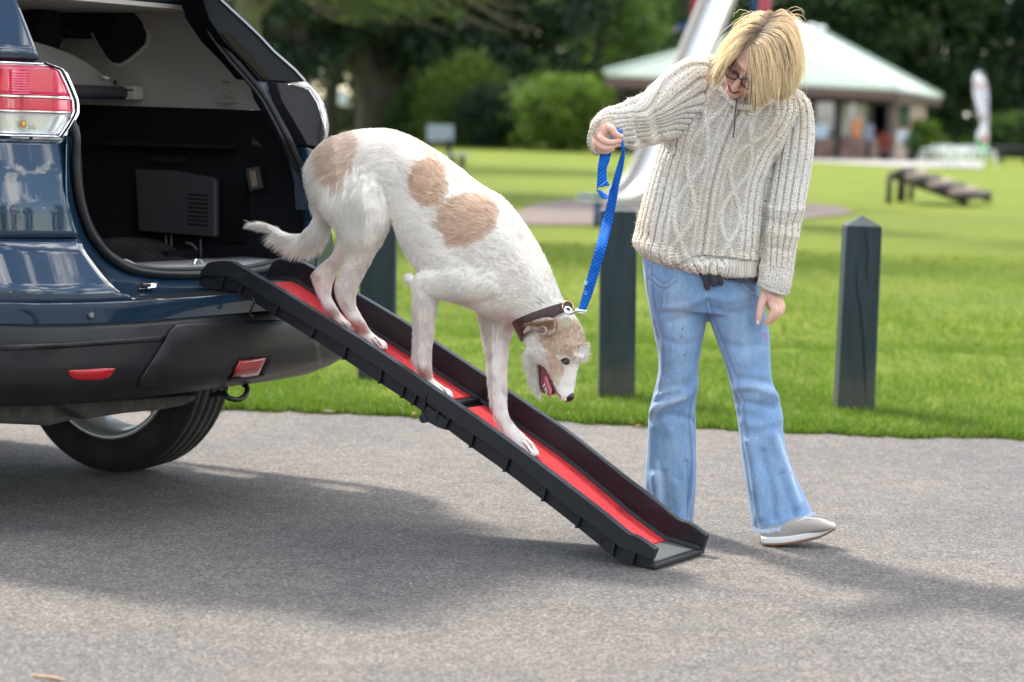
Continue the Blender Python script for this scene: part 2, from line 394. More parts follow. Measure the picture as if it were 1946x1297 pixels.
bp = nt.nodes.new('ShaderNodeBump'); bp.inputs['Strength'].default_value = .7; bp.inputs['Distance'].default_value = .006
nt.links.new(g1.outputs['Fac'], bp.inputs['Height']); nt.links.new(bp.outputs[0], b.inputs['Normal'])
M_crack = mat('crack_dark', (.004, .005, .006), .9)
M_moss = mat('moss', (.09, .10, .02), .9)
def post(pxL, pxR, pyb, px_topL, px_topR, pysh, pypeak, label, ry=0, cracks=()):
    base = gnd((pxL+pxR)/2, pyb+6); d = base.y; pyb += 6
    bl = atd(pxL, pyb, d); br = atd(pxR, pyb, d); tl = atd(px_topL, pysh, d); tr_ = atd(px_topR, pysh, d)
    w = (br.x-bl.x); pk = atd((px_topL+px_topR)/2, pypeak, d)
    e = thing('wooden_post', (base.x, d, 0), label, 'post', 'dark wooden posts along the road edge')
    dep = w*.95; rot = Matrix.Rotation(ry, 3, 'Z')
    def ring(cx_, cz, ww, dd):
        return [Vector((cx_, d+dep/2, cz)) + rot @ Vector((sx*ww/2, sy*dd/2, 0)) for sx, sy in ((-1,-1),(1,-1),(1,1),(-1,1))]
    V = ring((bl.x+br.x)/2, -.05, w, dep) + ring((bl.x+br.x)/2, .12, w*1.0, dep) + ring((tl.x+tr_.x)/2, tl.z, (tr_.x-tl.x), dep)
    for k in range(3):
        pass
    Fc = [(0,3,2,1)]
    for a in (0, 4):
        Fc += [(a+i, a+(i+1) % 4, a+4+(i+1) % 4, a+4+i) for i in range(4)]
    Fc += [(8,9,10,11)]
    p = mesh('shaft', V, Fc, M_post, parent=e); bevel(p, .008)
    cap = ring((tl.x+tr_.x)/2, tl.z+.001, (tr_.x-tl.x)*1.0, dep*1.0); top = Vector(((tl.x+tr_.x)/2, d+dep/2, tl.z + max(.03, pk.z-tl.z)))
    c = mesh('pyramid_cap', cap+[top], [(0,1,4),(1,2,4),(2,3,4),(3,0,4),(3,2,1,0)], M_post, parent=e)
    for k, (pts, wd) in enumerate(cracks):
        P = [atd(x, y, d) for x, y in pts]
        A = []; Bv = []
        for j, q in enumerate(P):
            ww = wd*math.sin(math.pi*(j+.5)/len(P)); yo = d - .0025
            A.append(Vector((q.x-ww, yo, q.z))); Bv.append(Vector((q.x+ww, yo, q.z)))
        n_ = len(A); mesh('crack', A+Bv, [(j, n_+j, n_+j+1, j+1) for j in range(n_-1)], M_crack, parent=e)
    return e
post(1591, 1662, 784, 1609, 1677, 430, 411, 'leaning dark wooden post with long cracks, right of the woman', .0,
     [([(1643, 432), (1646, 455), (1650, 480), (1646, 510), (1649, 540)], .0035), ([(1627, 500), (1628, 550), (1634, 585), (1640, 640), (1643, 700), (1646, 760)], .004)])
post(1137, 1206, 764, 1142, 1211, 402, 388, 'dark wooden post between the dog head and the woman', .0, [([(1150, 470), (1151, 478), (1151, 486)], .002)])
post(679, 749, 728, 684, 752, 388, 372, 'dark wooden post behind the dog, mostly hidden by its hind legs', .0)
# ================================================================== TREES AND SHRUBS
M_bark_t = mat('tree_bark', (.055, .042, .032), .95, noise=(6, (.10, .085, .06), .4, .65), bump=(14, 1, .08))
M_bark_m = mat('mossy_bark', (.10, .095, .05), .95, noise=(4, (.13, .15, .05), .4, .65), bump=(14, 1, .05))
def leaf_mat(name, tl=.35):
    m = mat(name, (.05, .09, .02), .6, attr='col', spec=.25); nt, b = nodes(m)
    tr = nt.nodes.new('ShaderNodeBsdfTranslucent'); at = nt.nodes.new('ShaderNodeAttribute'); at.attribute_name = 'col'
    mu = mix(nt, 1.0, at.outputs['Color'], (1.6, 1.9, .8), 'MULTIPLY'); nt.links.new(mu, tr.inputs['Color'])
    ms = nt.nodes.new('ShaderNodeMixShader'); ms.inputs[0].default_value = tl; outn = nt.nodes['Material Output']
    nt.links.new(b.outputs[0], ms.inputs[1]); nt.links.new(tr.outputs[0], ms.inputs[2]); nt.links.new(ms.outputs[0], outn.inputs[0]); return m
M_leaf = leaf_mat('foliage')
M_leaf_dark = leaf_mat('foliage_dark', .12)
def leaves(n, centre, radii, nclump, csize, lsize, col1, col2, seed, low=None, hollow=.55):
    r = np.random.default_rng(seed); c = np.array(centre, float); rad = np.array(radii, float)
    d = r.normal(size=(nclump, 3)); d /= np.linalg.norm(d, axis=1)[:, None]
    q = (hollow + (1-hollow)*r.random(nclump)**.6)[:, None]
    cc = c + d*rad*q*(.82+.36*r.random((nclump, 1)))
    if low is not None: cc[:, 2] = np.maximum(cc[:, 2], low + r.random(nclump)*.8)
    tint = r.random(nclump)
    k = r.integers(0, nclump, n)
    cs = csize*(.6+.8*r.random(nclump))
    P = cc[k] + r.normal(size=(n, 3))*cs[k][:, None]*np.array([1, 1, .62])
    a = r.normal(size=(n, 3)); a /= np.linalg.norm(a, axis=1)[:, None]
    b2 = np.cross(a, r.normal(size=(n, 3))); b2 /= np.linalg.norm(b2, axis=1)[:, None]
    s = lsize*(.5+r.random(n))[:, None]
    V = np.stack([P-a*s, P+b2*s*.55, P+a*s, P-b2*s*.55], 1).reshape(-1, 3)
    T = np.arange(4*n).reshape(n, 4)
    t = np.clip(tint[k]*.7+.4*r.random(n)-.1, 0, 1)[:, None]
    col = np.array(col1)*(1-t)+np.array(col2)*t
    return V, T, np.repeat(col, 4, 0)
DK = ((.008, .019, .012), (.028, .052, .022)); MD = ((.017, .036, .013), (.066, .112, .024)); LT = ((.05, .10, .018), (.16, .22, .035))
def tree(base, trunk_r, height, crown_c, crown_r, pal, n, ls, cs, label, seed, group=None, low=None, mt=None, stems=1, name='tree', nclump=None, hollow=.55, lm=None, lean=None):
    e = thing(name, base, label, 'tree', group)
    b = Vector(base); cc = Vector(crown_c); geos = []
    rr = random.Random(seed)
    for s_ in range(stems):
        off = Vector((rr.uniform(-1, 1), rr.uniform(-1, 1), 0))*trunk_r*(1.1 if stems > 1 else 0)
        tip = Vector((cc.x, cc.y, b.z+height)) + off*2.5
        if lean: tip = Vector((b.x+lean[0], b.y+lean[1], b.z+height))
        pts = [b+off*.5, b+off+Vector((0, 0, height*.2)), b.lerp(tip, .5)+off, tip]
        r0 = trunk_r*(.62 if stems > 1 else 1)
        geos.append(tube_geo(pts, [r0*1.5, r0, r0*.75, r0*.25], 10, 12))
        for k in range(5):
            t = .35+.12*k; p0 = Vector(b).lerp(tip, t); a = rr.uniform(0, 6.28)
            q = p0 + Vector((math.cos(a)*crown_r[0]*.75, math.sin(a)*crown_r[1]*.75, crown_r[2]*rr.uniform(.1, .5)))
            geos.append(tube_geo([p0, p0.lerp(q, .5)+Vector((0, 0, .3)), q], [r0*.4, r0*.25, r0*.06], 6, 7))
    V, F_ = merge(geos); mesh('trunk', V, F_, mt or M_bark_t, smooth=True, parent=e)
    V, T, c = leaves(n, crown_c, crown_r, nclump or max(40, n//140), cs, ls, pal[0], pal[1], seed, low, hollow)
    fast_tris('crown', V, T, lm or M_leaf, parent=e, colors=c)
    return e
def bush(px, py, d, w, h, pal, n, ls, label, seed, group='shrubs at the edge of the lawn'):
    g = atd(px, py, d); e = thing('bush', (g.x, d, 0), label, 'bush', group)
    V, T, c = leaves(n, (g.x, d, h*.45), (w/2, w/2*.8, h*.52), max(30, n//80), .22*h/2, ls, pal[0], pal[1], seed, .15, .6)
    fast_tris('foliage', V, T, M_leaf, parent=e, colors=c)
    V, F_ = merge([tube_geo([(g.x+dx, d, -.1), (g.x+dx*2, d, h*.35), (g.x+dx*3.5, d, h*.7)], [.09, .06, .02], 6) for dx in (-.3, 0, .25)])
    mesh('stem', V, F_, M_bark_t, smooth=True, parent=e)
    return e
def X_(px, d): return (px-CX)/FPX*d
GT = 'trees behind the lawn'
# far wood behind everything: one mass
V1 = []; T1 = []; C1 = []; o_ = 0
for k in range(26):
    x = -62 + k*5.2 + rng.uniform(-1.5, 1.5); d = 178 + rng.uniform(-10, 14); hh = rng.uniform(13, 20)
    V, T, c = leaves(2600, (x, d, hh*.5), (5.5, 4, hh*.56), 60, 1.1, .42, *( (DK, MD, DK)[k % 3]), 900+k, .3, .6)
    V1.append(V); T1.append(T+o_); C1.append(c); o_ += len(V)
fast_tris('distant_wood', np.vstack(V1), np.vstack(T1), M_leaf, colors=np.vstack(C1), kind='stuff')
# ground cover / undergrowth closing the wood below
V, T, c = leaves(16000, (0, 172, 1.2), (75, 5, 2.0), 500, .7, .35, DK[0], MD[1], 77, .1, .1)
fast_tris('undergrowth', V, T, M_leaf, colors=c, kind='stuff')
# dark evergreens, left and middle
tree((X_(715, 118), 118, 0), .95, 13, (X_(700, 118), 118, 8.6), (6.2, 4.2, 5.9), DK, 26000, .17, .75, 'dark evergreen tree on several thick stems behind the dog', 11, GT, 2.75, stems=4, lm=M_leaf_dark)
tree((X_(560, 112), 112, 0), .5, 12, (X_(540, 112), 112, 8.3), (4.2, 3.6, 5.5), DK, 16000, .17, .7, 'dark evergreen tree behind the open boot of the car', 12, GT, 2.9, lm=M_leaf_dark)
tree((X_(905, 122), 124, 0), .5, 12, (X_(940, 122), 124, 8.4), (4.8, 3.6, 5.3), DK, 18000, .17, .7, 'dark tree between the dog and the woman, above the shrubs', 13, GT, 3.3, lm=M_leaf_dark)
tree((X_(615, 125), 125, 0), .4, 10, (X_(640, 125), 125, 9.5), (4, 3, 5), DK, 9000, .17, .7, 'dark tree with a plain trunk beside the boot edge', 14, GT, 3.6, lm=M_leaf_dark)
tree((X_(1120, 128), 128, 0), .35, 11, (X_(1120, 128), 128, 6.2), (3.6, 3, 6.2), ((.03, .06, .02), (.13, .19, .035)), 14000, .16, .6, 'mid green tree left of the pavilion roof', 15, GT, .4)
tree((X_(1225, 140), 140, 0), .35, 12, (X_(1225, 140), 140, 7.5), (4.2, 3, 6.5), MD, 12000, .2, .7, 'tree with yellow green leaves behind the pavilion left end', 16, GT, 1.2)
tree((X_(1420, 158), 158, 0), .4, 14, (X_(1400, 158), 158, 9.5), (6, 4, 8), DK, 12000, .26, .9, 'tall dark tree behind the slide tower', 17, GT, 1.5)
tree((X_(1600, 155), 155, 0), .4, 14, (X_(1600, 155), 155, 9.5), (5.5, 4, 8.2), ((.018, .036, .017), (.05, .085, .028)), 13000, .25, .9, 'broad dark tree behind the pavilion roof ridge', 18, GT, 1.0)
tree((X_(1760, 150), 150, 0), .4, 14, (X_(1745, 150), 150, 8.4), (4.6, 4, 8.0), ((.018, .036, .017), (.05, .085, .028)), 12000, .25, .9, 'dark tree between the pavilion and the feather banner', 19, GT, .6)
tree((X_(1905, 152), 152, 0), .4, 14, (X_(1915, 152), 152, 9.0), (4.6, 4, 8.4), DK, 12000, .25, .9, 'very dark tree behind the feather banner and picnic table', 20, GT, .6)
# bushes
bush(1062, 281, 106, 3.3, 3.4, ((.036, .072, .014), (.15, .205, .034)), 10000, .10, 'rounded mid green bush, the rightmost of the row', 31)
bush(962, 280, 109, 4.0, 2.9, DK, 11000, .10, 'dark green bush in the middle of the row right of the bench', 32)
bush(872, 278, 112, 3.8, 4.2, ((.026, .05, .014), (.14, .19, .03)), 10000, .10, 'taller bush with yellow green leaf tips behind the bench', 33)
bush(790, 275, 116, 2.6, 3.0, MD, 6000, .10, 'narrow dark bush beside the thick tree stems', 34)
bush(1700+50, 296, 122, 1.8, 1.9, LT, 4000, .10, 'small bright green bush at the right corner of the pavilion', 35)
bush(1935, 268, 140, 4.2, 2.6, MD, 6000, .12, 'low bush behind the picnic table', 36)
# low branch tree in front, mossy trunk behind the car
e = tree((X_(462, 44), 44, 0), .26, 8, (X_(640, 44), 44, 6.6), (4.0, 3.0, 3.3), ((.04, .075, .015), (.12, .17, .04)), 15000, .05, .32, 'tree with a mossy trunk behind the car and low leafy branches', 41, GT, 2.6, mt=M_bark_m, nclump=170, lean=(-.2, 0))
V, T, c = leaves(7000, (X_(760, 44), 43.5, 3.75), (2.45, 1.6, .75), 90, .17, .042, (.05, .085, .03), (.16, .20, .07), 42, 2.75, .2)
fast_tris('hanging_foliage', V, T, M_leaf, parent=e, colors=c)
tw = []
for k in range(26):
    x0 = X_(560+15*k, 44); z0 = 3.35+.3*math.sin(k*1.7); tw.append(tube_geo([(x0-.7, 44, z0+.5), (x0, 43.6, z0), (x0+.7, 43.4, z0-.18-.1*math.sin(k))], [.03, .018, .006], 5, 6))
V, F_ = merge(tw); mesh('twigs', V, F_, mat('twig_bark', (.2, .15, .11), .9), parent=e)
# trees whose crowns shade bands of the lawn (trunks outside the frame or behind the car)
tree((-6.6, 27.5, 0), .28, 8, (-4.6, 29, 8.2), (4.6, 2.2, 2.6), MD, 6500, .14, .5, 'tall tree just left of the car, its crown above the picture', 51, GT, 5.6, nclump=70)
tree((9.2, 35, 0), .25, 9, (6.6, 34.5, 9.4), (5.2, 2.0, 2.6), MD, 9000, .15, .5, 'tall tree right of the lawn, its crown above the picture', 52, GT, 6.8, nclump=70)
tree((-10.5, 47, 0), .3, 9, (-5.5, 47, 9.4), (6.5, 2.6, 2.4), MD, 11000, .17, .6, 'tall tree far left of the lawn beyond the car', 53, GT, 7, nclump=70)
tree((-16, 66, 0), .35, 11, (-9, 70, 9.6), (9, 5, 3.2), MD, 15000, .2, .7, 'tall tree at the far left, its crown shading the middle of the lawn', 54, GT, 6.4, nclump=110)

# ================================================================== PAVILION
M_roofm = mat('pale_green_sheet_roof', (.38, .45, .385), .55, spec=.5)
M_fascia = mat('red_brown_timber', (.07, .03, .025), .6)
M_brick = mat('pink_brick', (.19, .10, .08), .9, noise=(1.2, (.33, .22, .18), .35, .65))
M_brickp = mat('buff_brick', (.24, .17, .13), .9, noise=(1.2, (.40, .31, .25), .35, .65))
M_darkin = mat('dark_interior', (.02, .018, .02), .8)
M_glassd = mat('window_glass_dark', (.04, .055, .065), .08, spec=.8)
M_cream = mat('cream_panel', (.42, .38, .31), .8)
M_white = mat('white_paint', (.75, .75, .74), .5)
M_darkwood = mat('dark_stained_wood', (.03, .022, .02), .6)
pv = thing('pavilion', gnd(1560, 303), 'timber park pavilion with a pale green metal hipped roof beyond the lawn', 'pavilion')
EZ = 3.3
def plz(px, py, z): return on_plane(px, py, Vector((0, 0, z)), Vector((0, 0, 1)))
A_, B_, C_ = plz(1150, 139, EZ), plz(1704, 168, EZ), plz(1790, 184, EZ)
R1, R2 = atd(1508, 46, 124), atd(1574, 68, 128)
D_ = Vector((C_.x-9, C_.y+9, EZ)); E_ = Vector((A_.x+5, A_.y+30, EZ))
rv = [A_, B_, C_, D_, E_, R1, R2]
th = Vector((0, 0, -.12))
Vr = rv + [p+th for p in rv]
def roof_plane(name, idx):
    P = [rv[i] for i in idx]; P2 = [p+th for p in P]; n_ = len(P)
    mesh(name, P+P2, [tuple(range(n_)), tuple(range(n_, 2*n_))[::-1]] + [(i, i+n_, (i+1) % n_+n_, (i+1) % n_) for i in range(n_)], M_roofm, parent=pv)
roof_plane('roof_plane', (0, 1, 5)); roof_plane('roof_plane', (1, 2, 6, 5)); roof_plane('roof_plane', (2, 3, 6)); roof_plane('roof_plane', (3, 4, 5, 6)); roof_plane('roof_plane', (4, 0, 5))
# standing seams and hip cap
seams = []
for t in np.linspace(.02, .98, 60):
    p = A_.lerp(B_, t); up_t = 1.0
    # seam runs perpendicular to the eave up to the hips
    k = (R1 - A_).dot((B_-A_).normalized())/(B_-A_).length
    f = t/k if t < k else (1-t)/(1-k); foot = A_.lerp(B_, k); q = p + (R1-foot)*f
    seams.append(tube_geo([p+Vector((0, 0, .03)), q+Vector((0, 0, .03))], [.035, .035], 4))
V, F_ = merge(seams); mesh('roof_seam', V, F_, M_roofm, parent=pv, kind='stuff')
tube('hip_cap', [B_+Vector((0, 0, .05)), R1+Vector((0, 0, .08))], [.22, .16], mat('pale_hip_cap', (.72, .76, .72), .35), 8, parent=pv)
tube('hip_cap', [A_+Vector((0, 0, .05)), R1+Vector((0, 0, .08))], [.12, .1], M_roofm, 8, parent=pv)
tube('hip_cap', [C_+Vector((0, 0, .05)), R2+Vector((0, 0, .08))], [.12, .1], M_roofm, 8, parent=pv)
for px, py in ((1543, 56), (1561, 60)):
    c_ = atd(px, py, 124.5); V, F_ = merge([tube_geo([c_-Vector((0, 0, .4)), c_+Vector((0, 0, .1))], [.16, .16], 10), ell_geo(c_+Vector((0, 0, .15)), (.26, .26, .14))]); mesh('roof_vent', V, F_, M_white, smooth=True, parent=pv)
def wall_seg(name, P, Q, z0, z1, m, th_=.2, par=None, out=0):
    d = (Q-P).normalized(); nrm = Vector((d.y, -d.x, 0)); P, Q = P+nrm*out, Q+nrm*out
    vv = [P, Q, Q-nrm*th_, P-nrm*th_]; vs_ = [Vector((p.x, p.y, z)) for z in (z0, z1) for p in vv]
    return mesh(name, vs_, [(3,2,1,0),(4,5,6,7),(0,1,5,4),(1,2,6,5),(2,3,7,6),(3,0,4,7)], m, parent=par or pv)
for P, Q in ((A_, B_), (B_, C_)): wall_seg('fascia', P+(Q-P)*.004, Q-(Q-P)*.004, EZ-.55, EZ-.125, M_fascia, .12)
WL, WB = gnd(1175, 291), gnd(1700, 303)
WC = WB + (C_-B_)*.62
def zat(P, py): return None
def wp(px):      # point along front wall by pixel x
    t = (px-1175)/(1700-1175); return WL.lerp(WB, t)
WH = EZ-.2
# back of the recess, then front pieces
wall_seg('back_wall', WL+Vector((0, 2.5, 0)), WB+Vector((0, 2.5, 0)), 0, WH, M_darkin)
wall_seg('low_wall', wp(1290), wp(1680), 0, .98, M_brick, .25)
wall_seg('eave_shade_panel', wp(1180), wp(1290), 0, WH, M_darkwood, .2)  # dark sheet standing in for the shade under the left eave
for a, b2, m in ((1538, 1577, M_glassd), (1590, 1606, M_cream), (1606, 1618, M_glassd), (1618, 1640, M_cream), (1400, 1520, M_glassd)):
    w = wall_seg('window', wp(a), wp(b2), 1.02, 2.55, m, .06, out=-.05)
for a, b2 in ((1524, 1538), (1577, 1590), (1640, 1650), (1680, 1690), (1395, 1404), (1290, 1300)): wall_seg('timber_post', wp(a), wp(b2), 0, WH, M_darkwood, .2, out=.03)
wall_seg('header_board', wp(1290), wp(1690), 2.56, WH, M_darkwood, .15)
wall_seg('window_rail', wp(1538), wp(1577), 1.75, 1.85, M_cream, .05, out=.02)
d_ = (WC-WB)
wall_seg('brick_wall', WB, WC, 0, WH, M_brickp, .25)
wall_seg('window', WB+d_*.02, WB+d_*.40, 1.5, 2.6, M_glassd, .05, out=.06)
def blob(name, px, py, d, r, m, label, cat, sq=1):
    c_ = atd(px, py, d); V, F_ = ell_geo((0, 0, 0), (r, r*.3, r*sq)); return mesh(name, np.array(V)+np.array(c_), F_, m, smooth=True, parent=None, origin=c_, label=label, cat=cat)
c_ = atd(1715, 261, 113.5); V, F_ = tube_geo([c_+Vector((0, .03, 0)), c_-Vector((0, .03, 0))], [.28, .28], 20); mesh('round_sign', V, F_, mat('pale_blue_white', (.62, .68, .75), .5), smooth=False, origin=c_, label='pale round sign on the pavilion corner wall', cat='sign')
def planter(px, py, d, colr, r, label):
    g = atd(px, py, d); e = thing('planter', (g.x, d, 0), label, 'planter')
    V, F_ = tube_geo([(g.x, d, 0), (g.x, d, .35)], [.22, .3], 12); mesh('pot', V, F_, M_darkin, parent=e)
    V, T, c = leaves(500, (g.x, d, .6), (r, r, .3), 20, .1, .06, (.05, .1, .02), colr, int(px), .35); fast_tris('plant', V, T, M_leaf, parent=e, colors=c, kind='stuff')
planter(1682, 285, 112, (.6, .05, .12), .35, 'planter with red flowers by the pavilion entrance')
planter(1733, 290, 113, (.05, .1, .03), .3, 'dark planter with low green plants at the pavilion brick wall')
# hanging basket on wall
c_ = atd(1740, 258, 114); V, T, c = leaves(500, c_, (.22, .18, .2), 1, .12, .07, (.03, .07, .03), (.06, .14, .05), 5)
V, T, c = V, T, c
fast_tris('hanging_basket', V, T, M_leaf, colors=c, label='green hanging basket on the pavilion corner wall', cat='plant')
# people and items inside the pavilion read as soft lit spots: a counter with orange and white boxes
def cbox(name, px, py, d, w, h, m, label, cat):
    c_ = atd(px, py, d); return box(name, (c_.x-w/2, d-.15, c_.z-h/2), (c_.x+w/2, d+.15, c_.z+h/2), m, origin=c_, label=label, cat=cat, bev=.02)
cbox('menu_board', 1627, 244, 110.6, .4, .8, mat('orange_print', (.55, .19, .06), .6), 'orange board behind the pavilion window', 'board')
cbox('chiller', 1557, 250, 110.0, .7, .6, mat('pale_blue_plastic', (.45, .55, .66), .5), 'pale blue chiller box on the pavilion ledge', 'box')
cbox('chalk_sign', 1649, 252, 111, .5, .7, mat('grey_chalk', (.2, .22, .26), .8), 'grey notice board beside the pavilion entrance', 'board')

# ================================================================== SLIDE TOWER
M_steel = mat('polished_slide_steel', (.70, .69, .66), .34, metal=.9)
M_sside = mat('slide_side_grey', (.40, .37, .35), .45)
M_blue = mat('play_blue_paint', (.015, .06, .17), .45)
M_red = mat('play_red_paint', (.45, .04, .06), .5)
M_panel = mat('play_dark_panel', (.035, .028, .045), .6)
sl = thing('playground_slide', gnd(1124, 421), 'tall steel playground slide with blue and red tower behind the woman', 'slide')
Ds, Ws = Vector((-.6, -.8, 0)), Vector((.8, -.6, 0))
end = gnd(1124, 427); end = Vector((end.x, end.y, 0))
prof = [(0, .33), (.4, .33), (.8, .37), (1.1, .50), (1.35, .78), (1.7, 1.30), (2.4, 2.35), (3.1, 3.35), (3.6, 3.75), (4.2, 3.8)]
pr = crom(prof, 30)
def sp(s, z, w): return end - Ds*s + Ws*w + Vector((0, 0, z))
half = .20
bed = strip_solid('slide_bed', [sp(s, z, -half) for s, z in pr], [sp(s, z, half) for s, z in pr], (0, 0, -.03), M_steel, parent=sl)
for sgn in (-1, 1):
    strip_solid('side_wall', [sp(s, z-.05, sgn*(half+.02)) for s, z in pr], [sp(s, z+.02+.15*min(1, max(0, (s-.5)/.8)), sgn*(half+.03)) for s, z in pr], Ws*.03*sgn, M_sside, parent=sl)
for s, z in ((.12, .38), (1.9, 1.35)):
    tube('leg', [sp(s, -.05, 0), sp(s, z, 0)], .045, M_blue, 8, parent=sl)
tube('rim_bar', [sp(.0, .36, -half), sp(0, .36, half)], .03, M_blue, 8, parent=sl)
T0 = sp(3.7, 0, 0)
for (px, m, z1) in ((1291, M_blue, 3.0),):
    pass
def tpost(px, d, z0, z1, r, m):
    x = X_(px, d); tube('tower_post', [(x, d, z0), (x, d, z1)], r, m, 8, parent=sl)
dT = T0.y + .3
tpost(1291, dT-.2, 0, 2.55, .045, M_blue); tpost(1297, dT-.2, 2.55, 4.4, .05, M_red); tpost(1430, dT+.3, 0, 4.4, .075, M_red); tpost(1409, dT+.0, 2.2, 4.2, .05, M_blue)
tpost(1322, dT+1.0, 0, 4.4, .05, M_blue)
a_ = atd(1305, 45, dT); b_ = atd(1331, -30, dT)
box('tower_panel', (a_.x, dT, 2.62), (b_.x+.05, dT+.04, 4.2), M_panel, parent=sl)
a_ = atd(1286, 59, dT); b_ = atd(1326, 47, dT)
box('deck_beam', (a_.x, dT-.3, a_.z), (X_(1440, dT), dT-.2, b_.z), M_blue, parent=sl)
box('deck', (a_.x, dT-.2, a_.z), (X_(1440, dT), dT+1.1, b_.z-.02), M_panel, parent=sl)

# ================================================================== BALANCE OBSTACLE
M_tar = mat('dark_tarred_timber', (.035, .026, .023), .7, bump=(12, .6, .02)); M_logend = mat('log_end', (.30, .22, .18), .8)
ob = thing('log_climb', gnd(1714, 378), 'low dark timber climbing ramp with log rungs on the lawn', 'climbing frame')
def gl(px, py, d): return atd(px, py, d)
n1_, n2_ = gl(1700, 334, 44.5), gl(1840, 384, 44.2); f1_, f2_ = gl(1722, 327, 46.5), gl(1884, 379, 46.2)
n2_.z = max(.02, n2_.z); f2_.z = max(.02, f2_.z)
for a, b2 in ((n1_, n2_), (f1_, f2_)): tube('rail', [a, b2], [.075, .075], M_tar, 8, parent=ob)
for k in range(7):
    t = .06+.148*k; a, b2 = n1_.lerp(n2_, t), f1_.lerp(f2_, t); d = (b2-a).normalized()
    tube('log_rung', [a-d*.1+Vector((0, 0, .07)), b2+d*.1+Vector((0, 0, .07))], .075, M_logend if k % 2 else M_tar, 10, parent=ob)
tube('cross_beam', [gl(1690, 332, 45), gl(1724, 336, 45)], .06, M_tar, 8, parent=ob)
for px, pt, d in ((1691, 331, 44.8), (1711, 335, 46.2), (1717, 336, 46.4), (1733, 338, 47.5)):
    p = gl(px, pt, d); tube('leg', [(p.x, d, -.05), p], .055, M_tar, 8, parent=ob)

# ================================================================== FEATHER BANNER
M_ban = mat('banner_fabric', (.78, .76, .80), .8); nt, b = nodes(M_ban)
tc = nt.nodes.new('ShaderNodeTexCoord'); sep = nt.nodes.new('ShaderNodeSeparateXYZ'); nt.links.new(tc.outputs['Generated'], sep.inputs[0])
cr = ramp(nt, sep.outputs['Z'], [(0, (.10, .45, .14)), (.20, (.18, .55, .22)), (.26, (.80, .76, .80)), (.42, (.80, .78, .82)), (.47, (.45, .32, .22)), (.53, (.8, .78, .82)), (.80, (.75, .72, .80)), (.84, (.62, .38, .25)), (.9, (.8, .76, .82))])
cr.color_ramp.interpolation = 'LINEAR'; nt.links.new(cr.outputs[0], b.inputs['Base Color'])
db = 116; bx0 = atd(1873, 305, db)
bn = thing('feather_banner', (bx0.x, db, 0), 'tall white feather banner with green foot and red mark beside the cafe tables', 'banner')
tube('pole', [(bx0.x, db, -.02), (bx0.x, db, 1.5), (bx0.x-.05, db, 3.2), (bx0.x-.28, db, 4.15), (bx0.x-.6, db, 4.25)], [.03, .03, .025, .015, .01], M_white, 6, 16, parent=bn)
lf = [(1866, 300), (1857, 280), (1856, 262), (1863, 240), (1860, 215), (1854, 195), (1850, 170), (1851, 148), (1855, 138)]
rt = [(1872, 302), (1877, 285), (1879, 262), (1878, 240), (1878, 215), (1877, 195), (1875, 170), (1870, 150), (1860, 138)]
n_ = 20; Lp = crom(lf, n_); Rp = crom(rt, n_); V = []; Fc = []
for i in range(n_):
    a, b2 = atd(*Lp[i], db), atd(*Rp[i], db)
    for k in range(5): p = a.lerp(b2, k/4); V.append(p + Vector((0, .12*math.sin(k*1.3+i*.5), 0)))
Fc = [(i*5+k, i*5+k+1, i*5+k+6, i*5+k+5) for i in range(n_-1) for k in range(4)]
cl = mesh('banner_cloth', V, Fc, M_ban, smooth=True, parent=bn); sm = cl.modifiers.new('thick', 'SOLIDIFY'); sm.thickness = .01
M_txt = mat('purple_print', (.28, .2, .4), .8)
for i, (px, py, hh) in enumerate([(1873, 160, 7), (1874, 172, 7), (1874, 184, 7), (1875, 196, 7), (1875, 208, 7), (1874, 222, 7)]):
    c_ = atd(px, py, db-.2); box('print_mark', (c_.x-.05, c_.y, c_.z-.08), (c_.x+.05, c_.y+.01, c_.z+.08), M_txt, parent=bn)
c_ = atd(1871, 264, db-.2); box('print_mark', (c_.x-.12, c_.y, c_.z-.18), (c_.x+.12, c_.y+.01, c_.z+.15), mat('red_print', (.65, .12, .2), .8), parent=bn)

# ================================================================== CAFE FURNITURE
M_alu = mat('brushed_aluminium', (.72, .73, .76), .3, metal=.6)
def cafe_chair(loc, rz, label):
    e = thing('cafe_chair', loc, label, 'chair', 'cafe chairs on the patio'); Rm = Matrix.Rotation(rz, 3, 'Z'); L = Vector(loc)
    f = lambda x, y, z: L + Rm @ Vector((x, y, z))
    V, F_ = box_geo((-.24, -.24, .43), (.24, .24, .47), f); mesh('seat', V, F_, M_alu, parent=e)
    for sx in (-.24, .24):
        for sy in (-.22, .24):
            V, F_ = tube_geo([f(sx*1.15, sy*1.15, 0), f(sx, sy, .45 if sy < 0 else .85)], .018, 6); mesh('leg', V, F_, M_alu, parent=e)
        V, F_ = tube_geo([f(sx, .22, .66), f(sx*1.1, -.1, .68), f(sx, -.22, .45)], .018, 6, 8); mesh('armrest', V, F_, M_alu, parent=e)
    for k in range(4):
        V, F_ = box_geo((-.24, .24, .55+.085*k), (.24, .255, .60+.085*k), f); mesh('back_slat', V, F_, M_alu, parent=e)
    return e
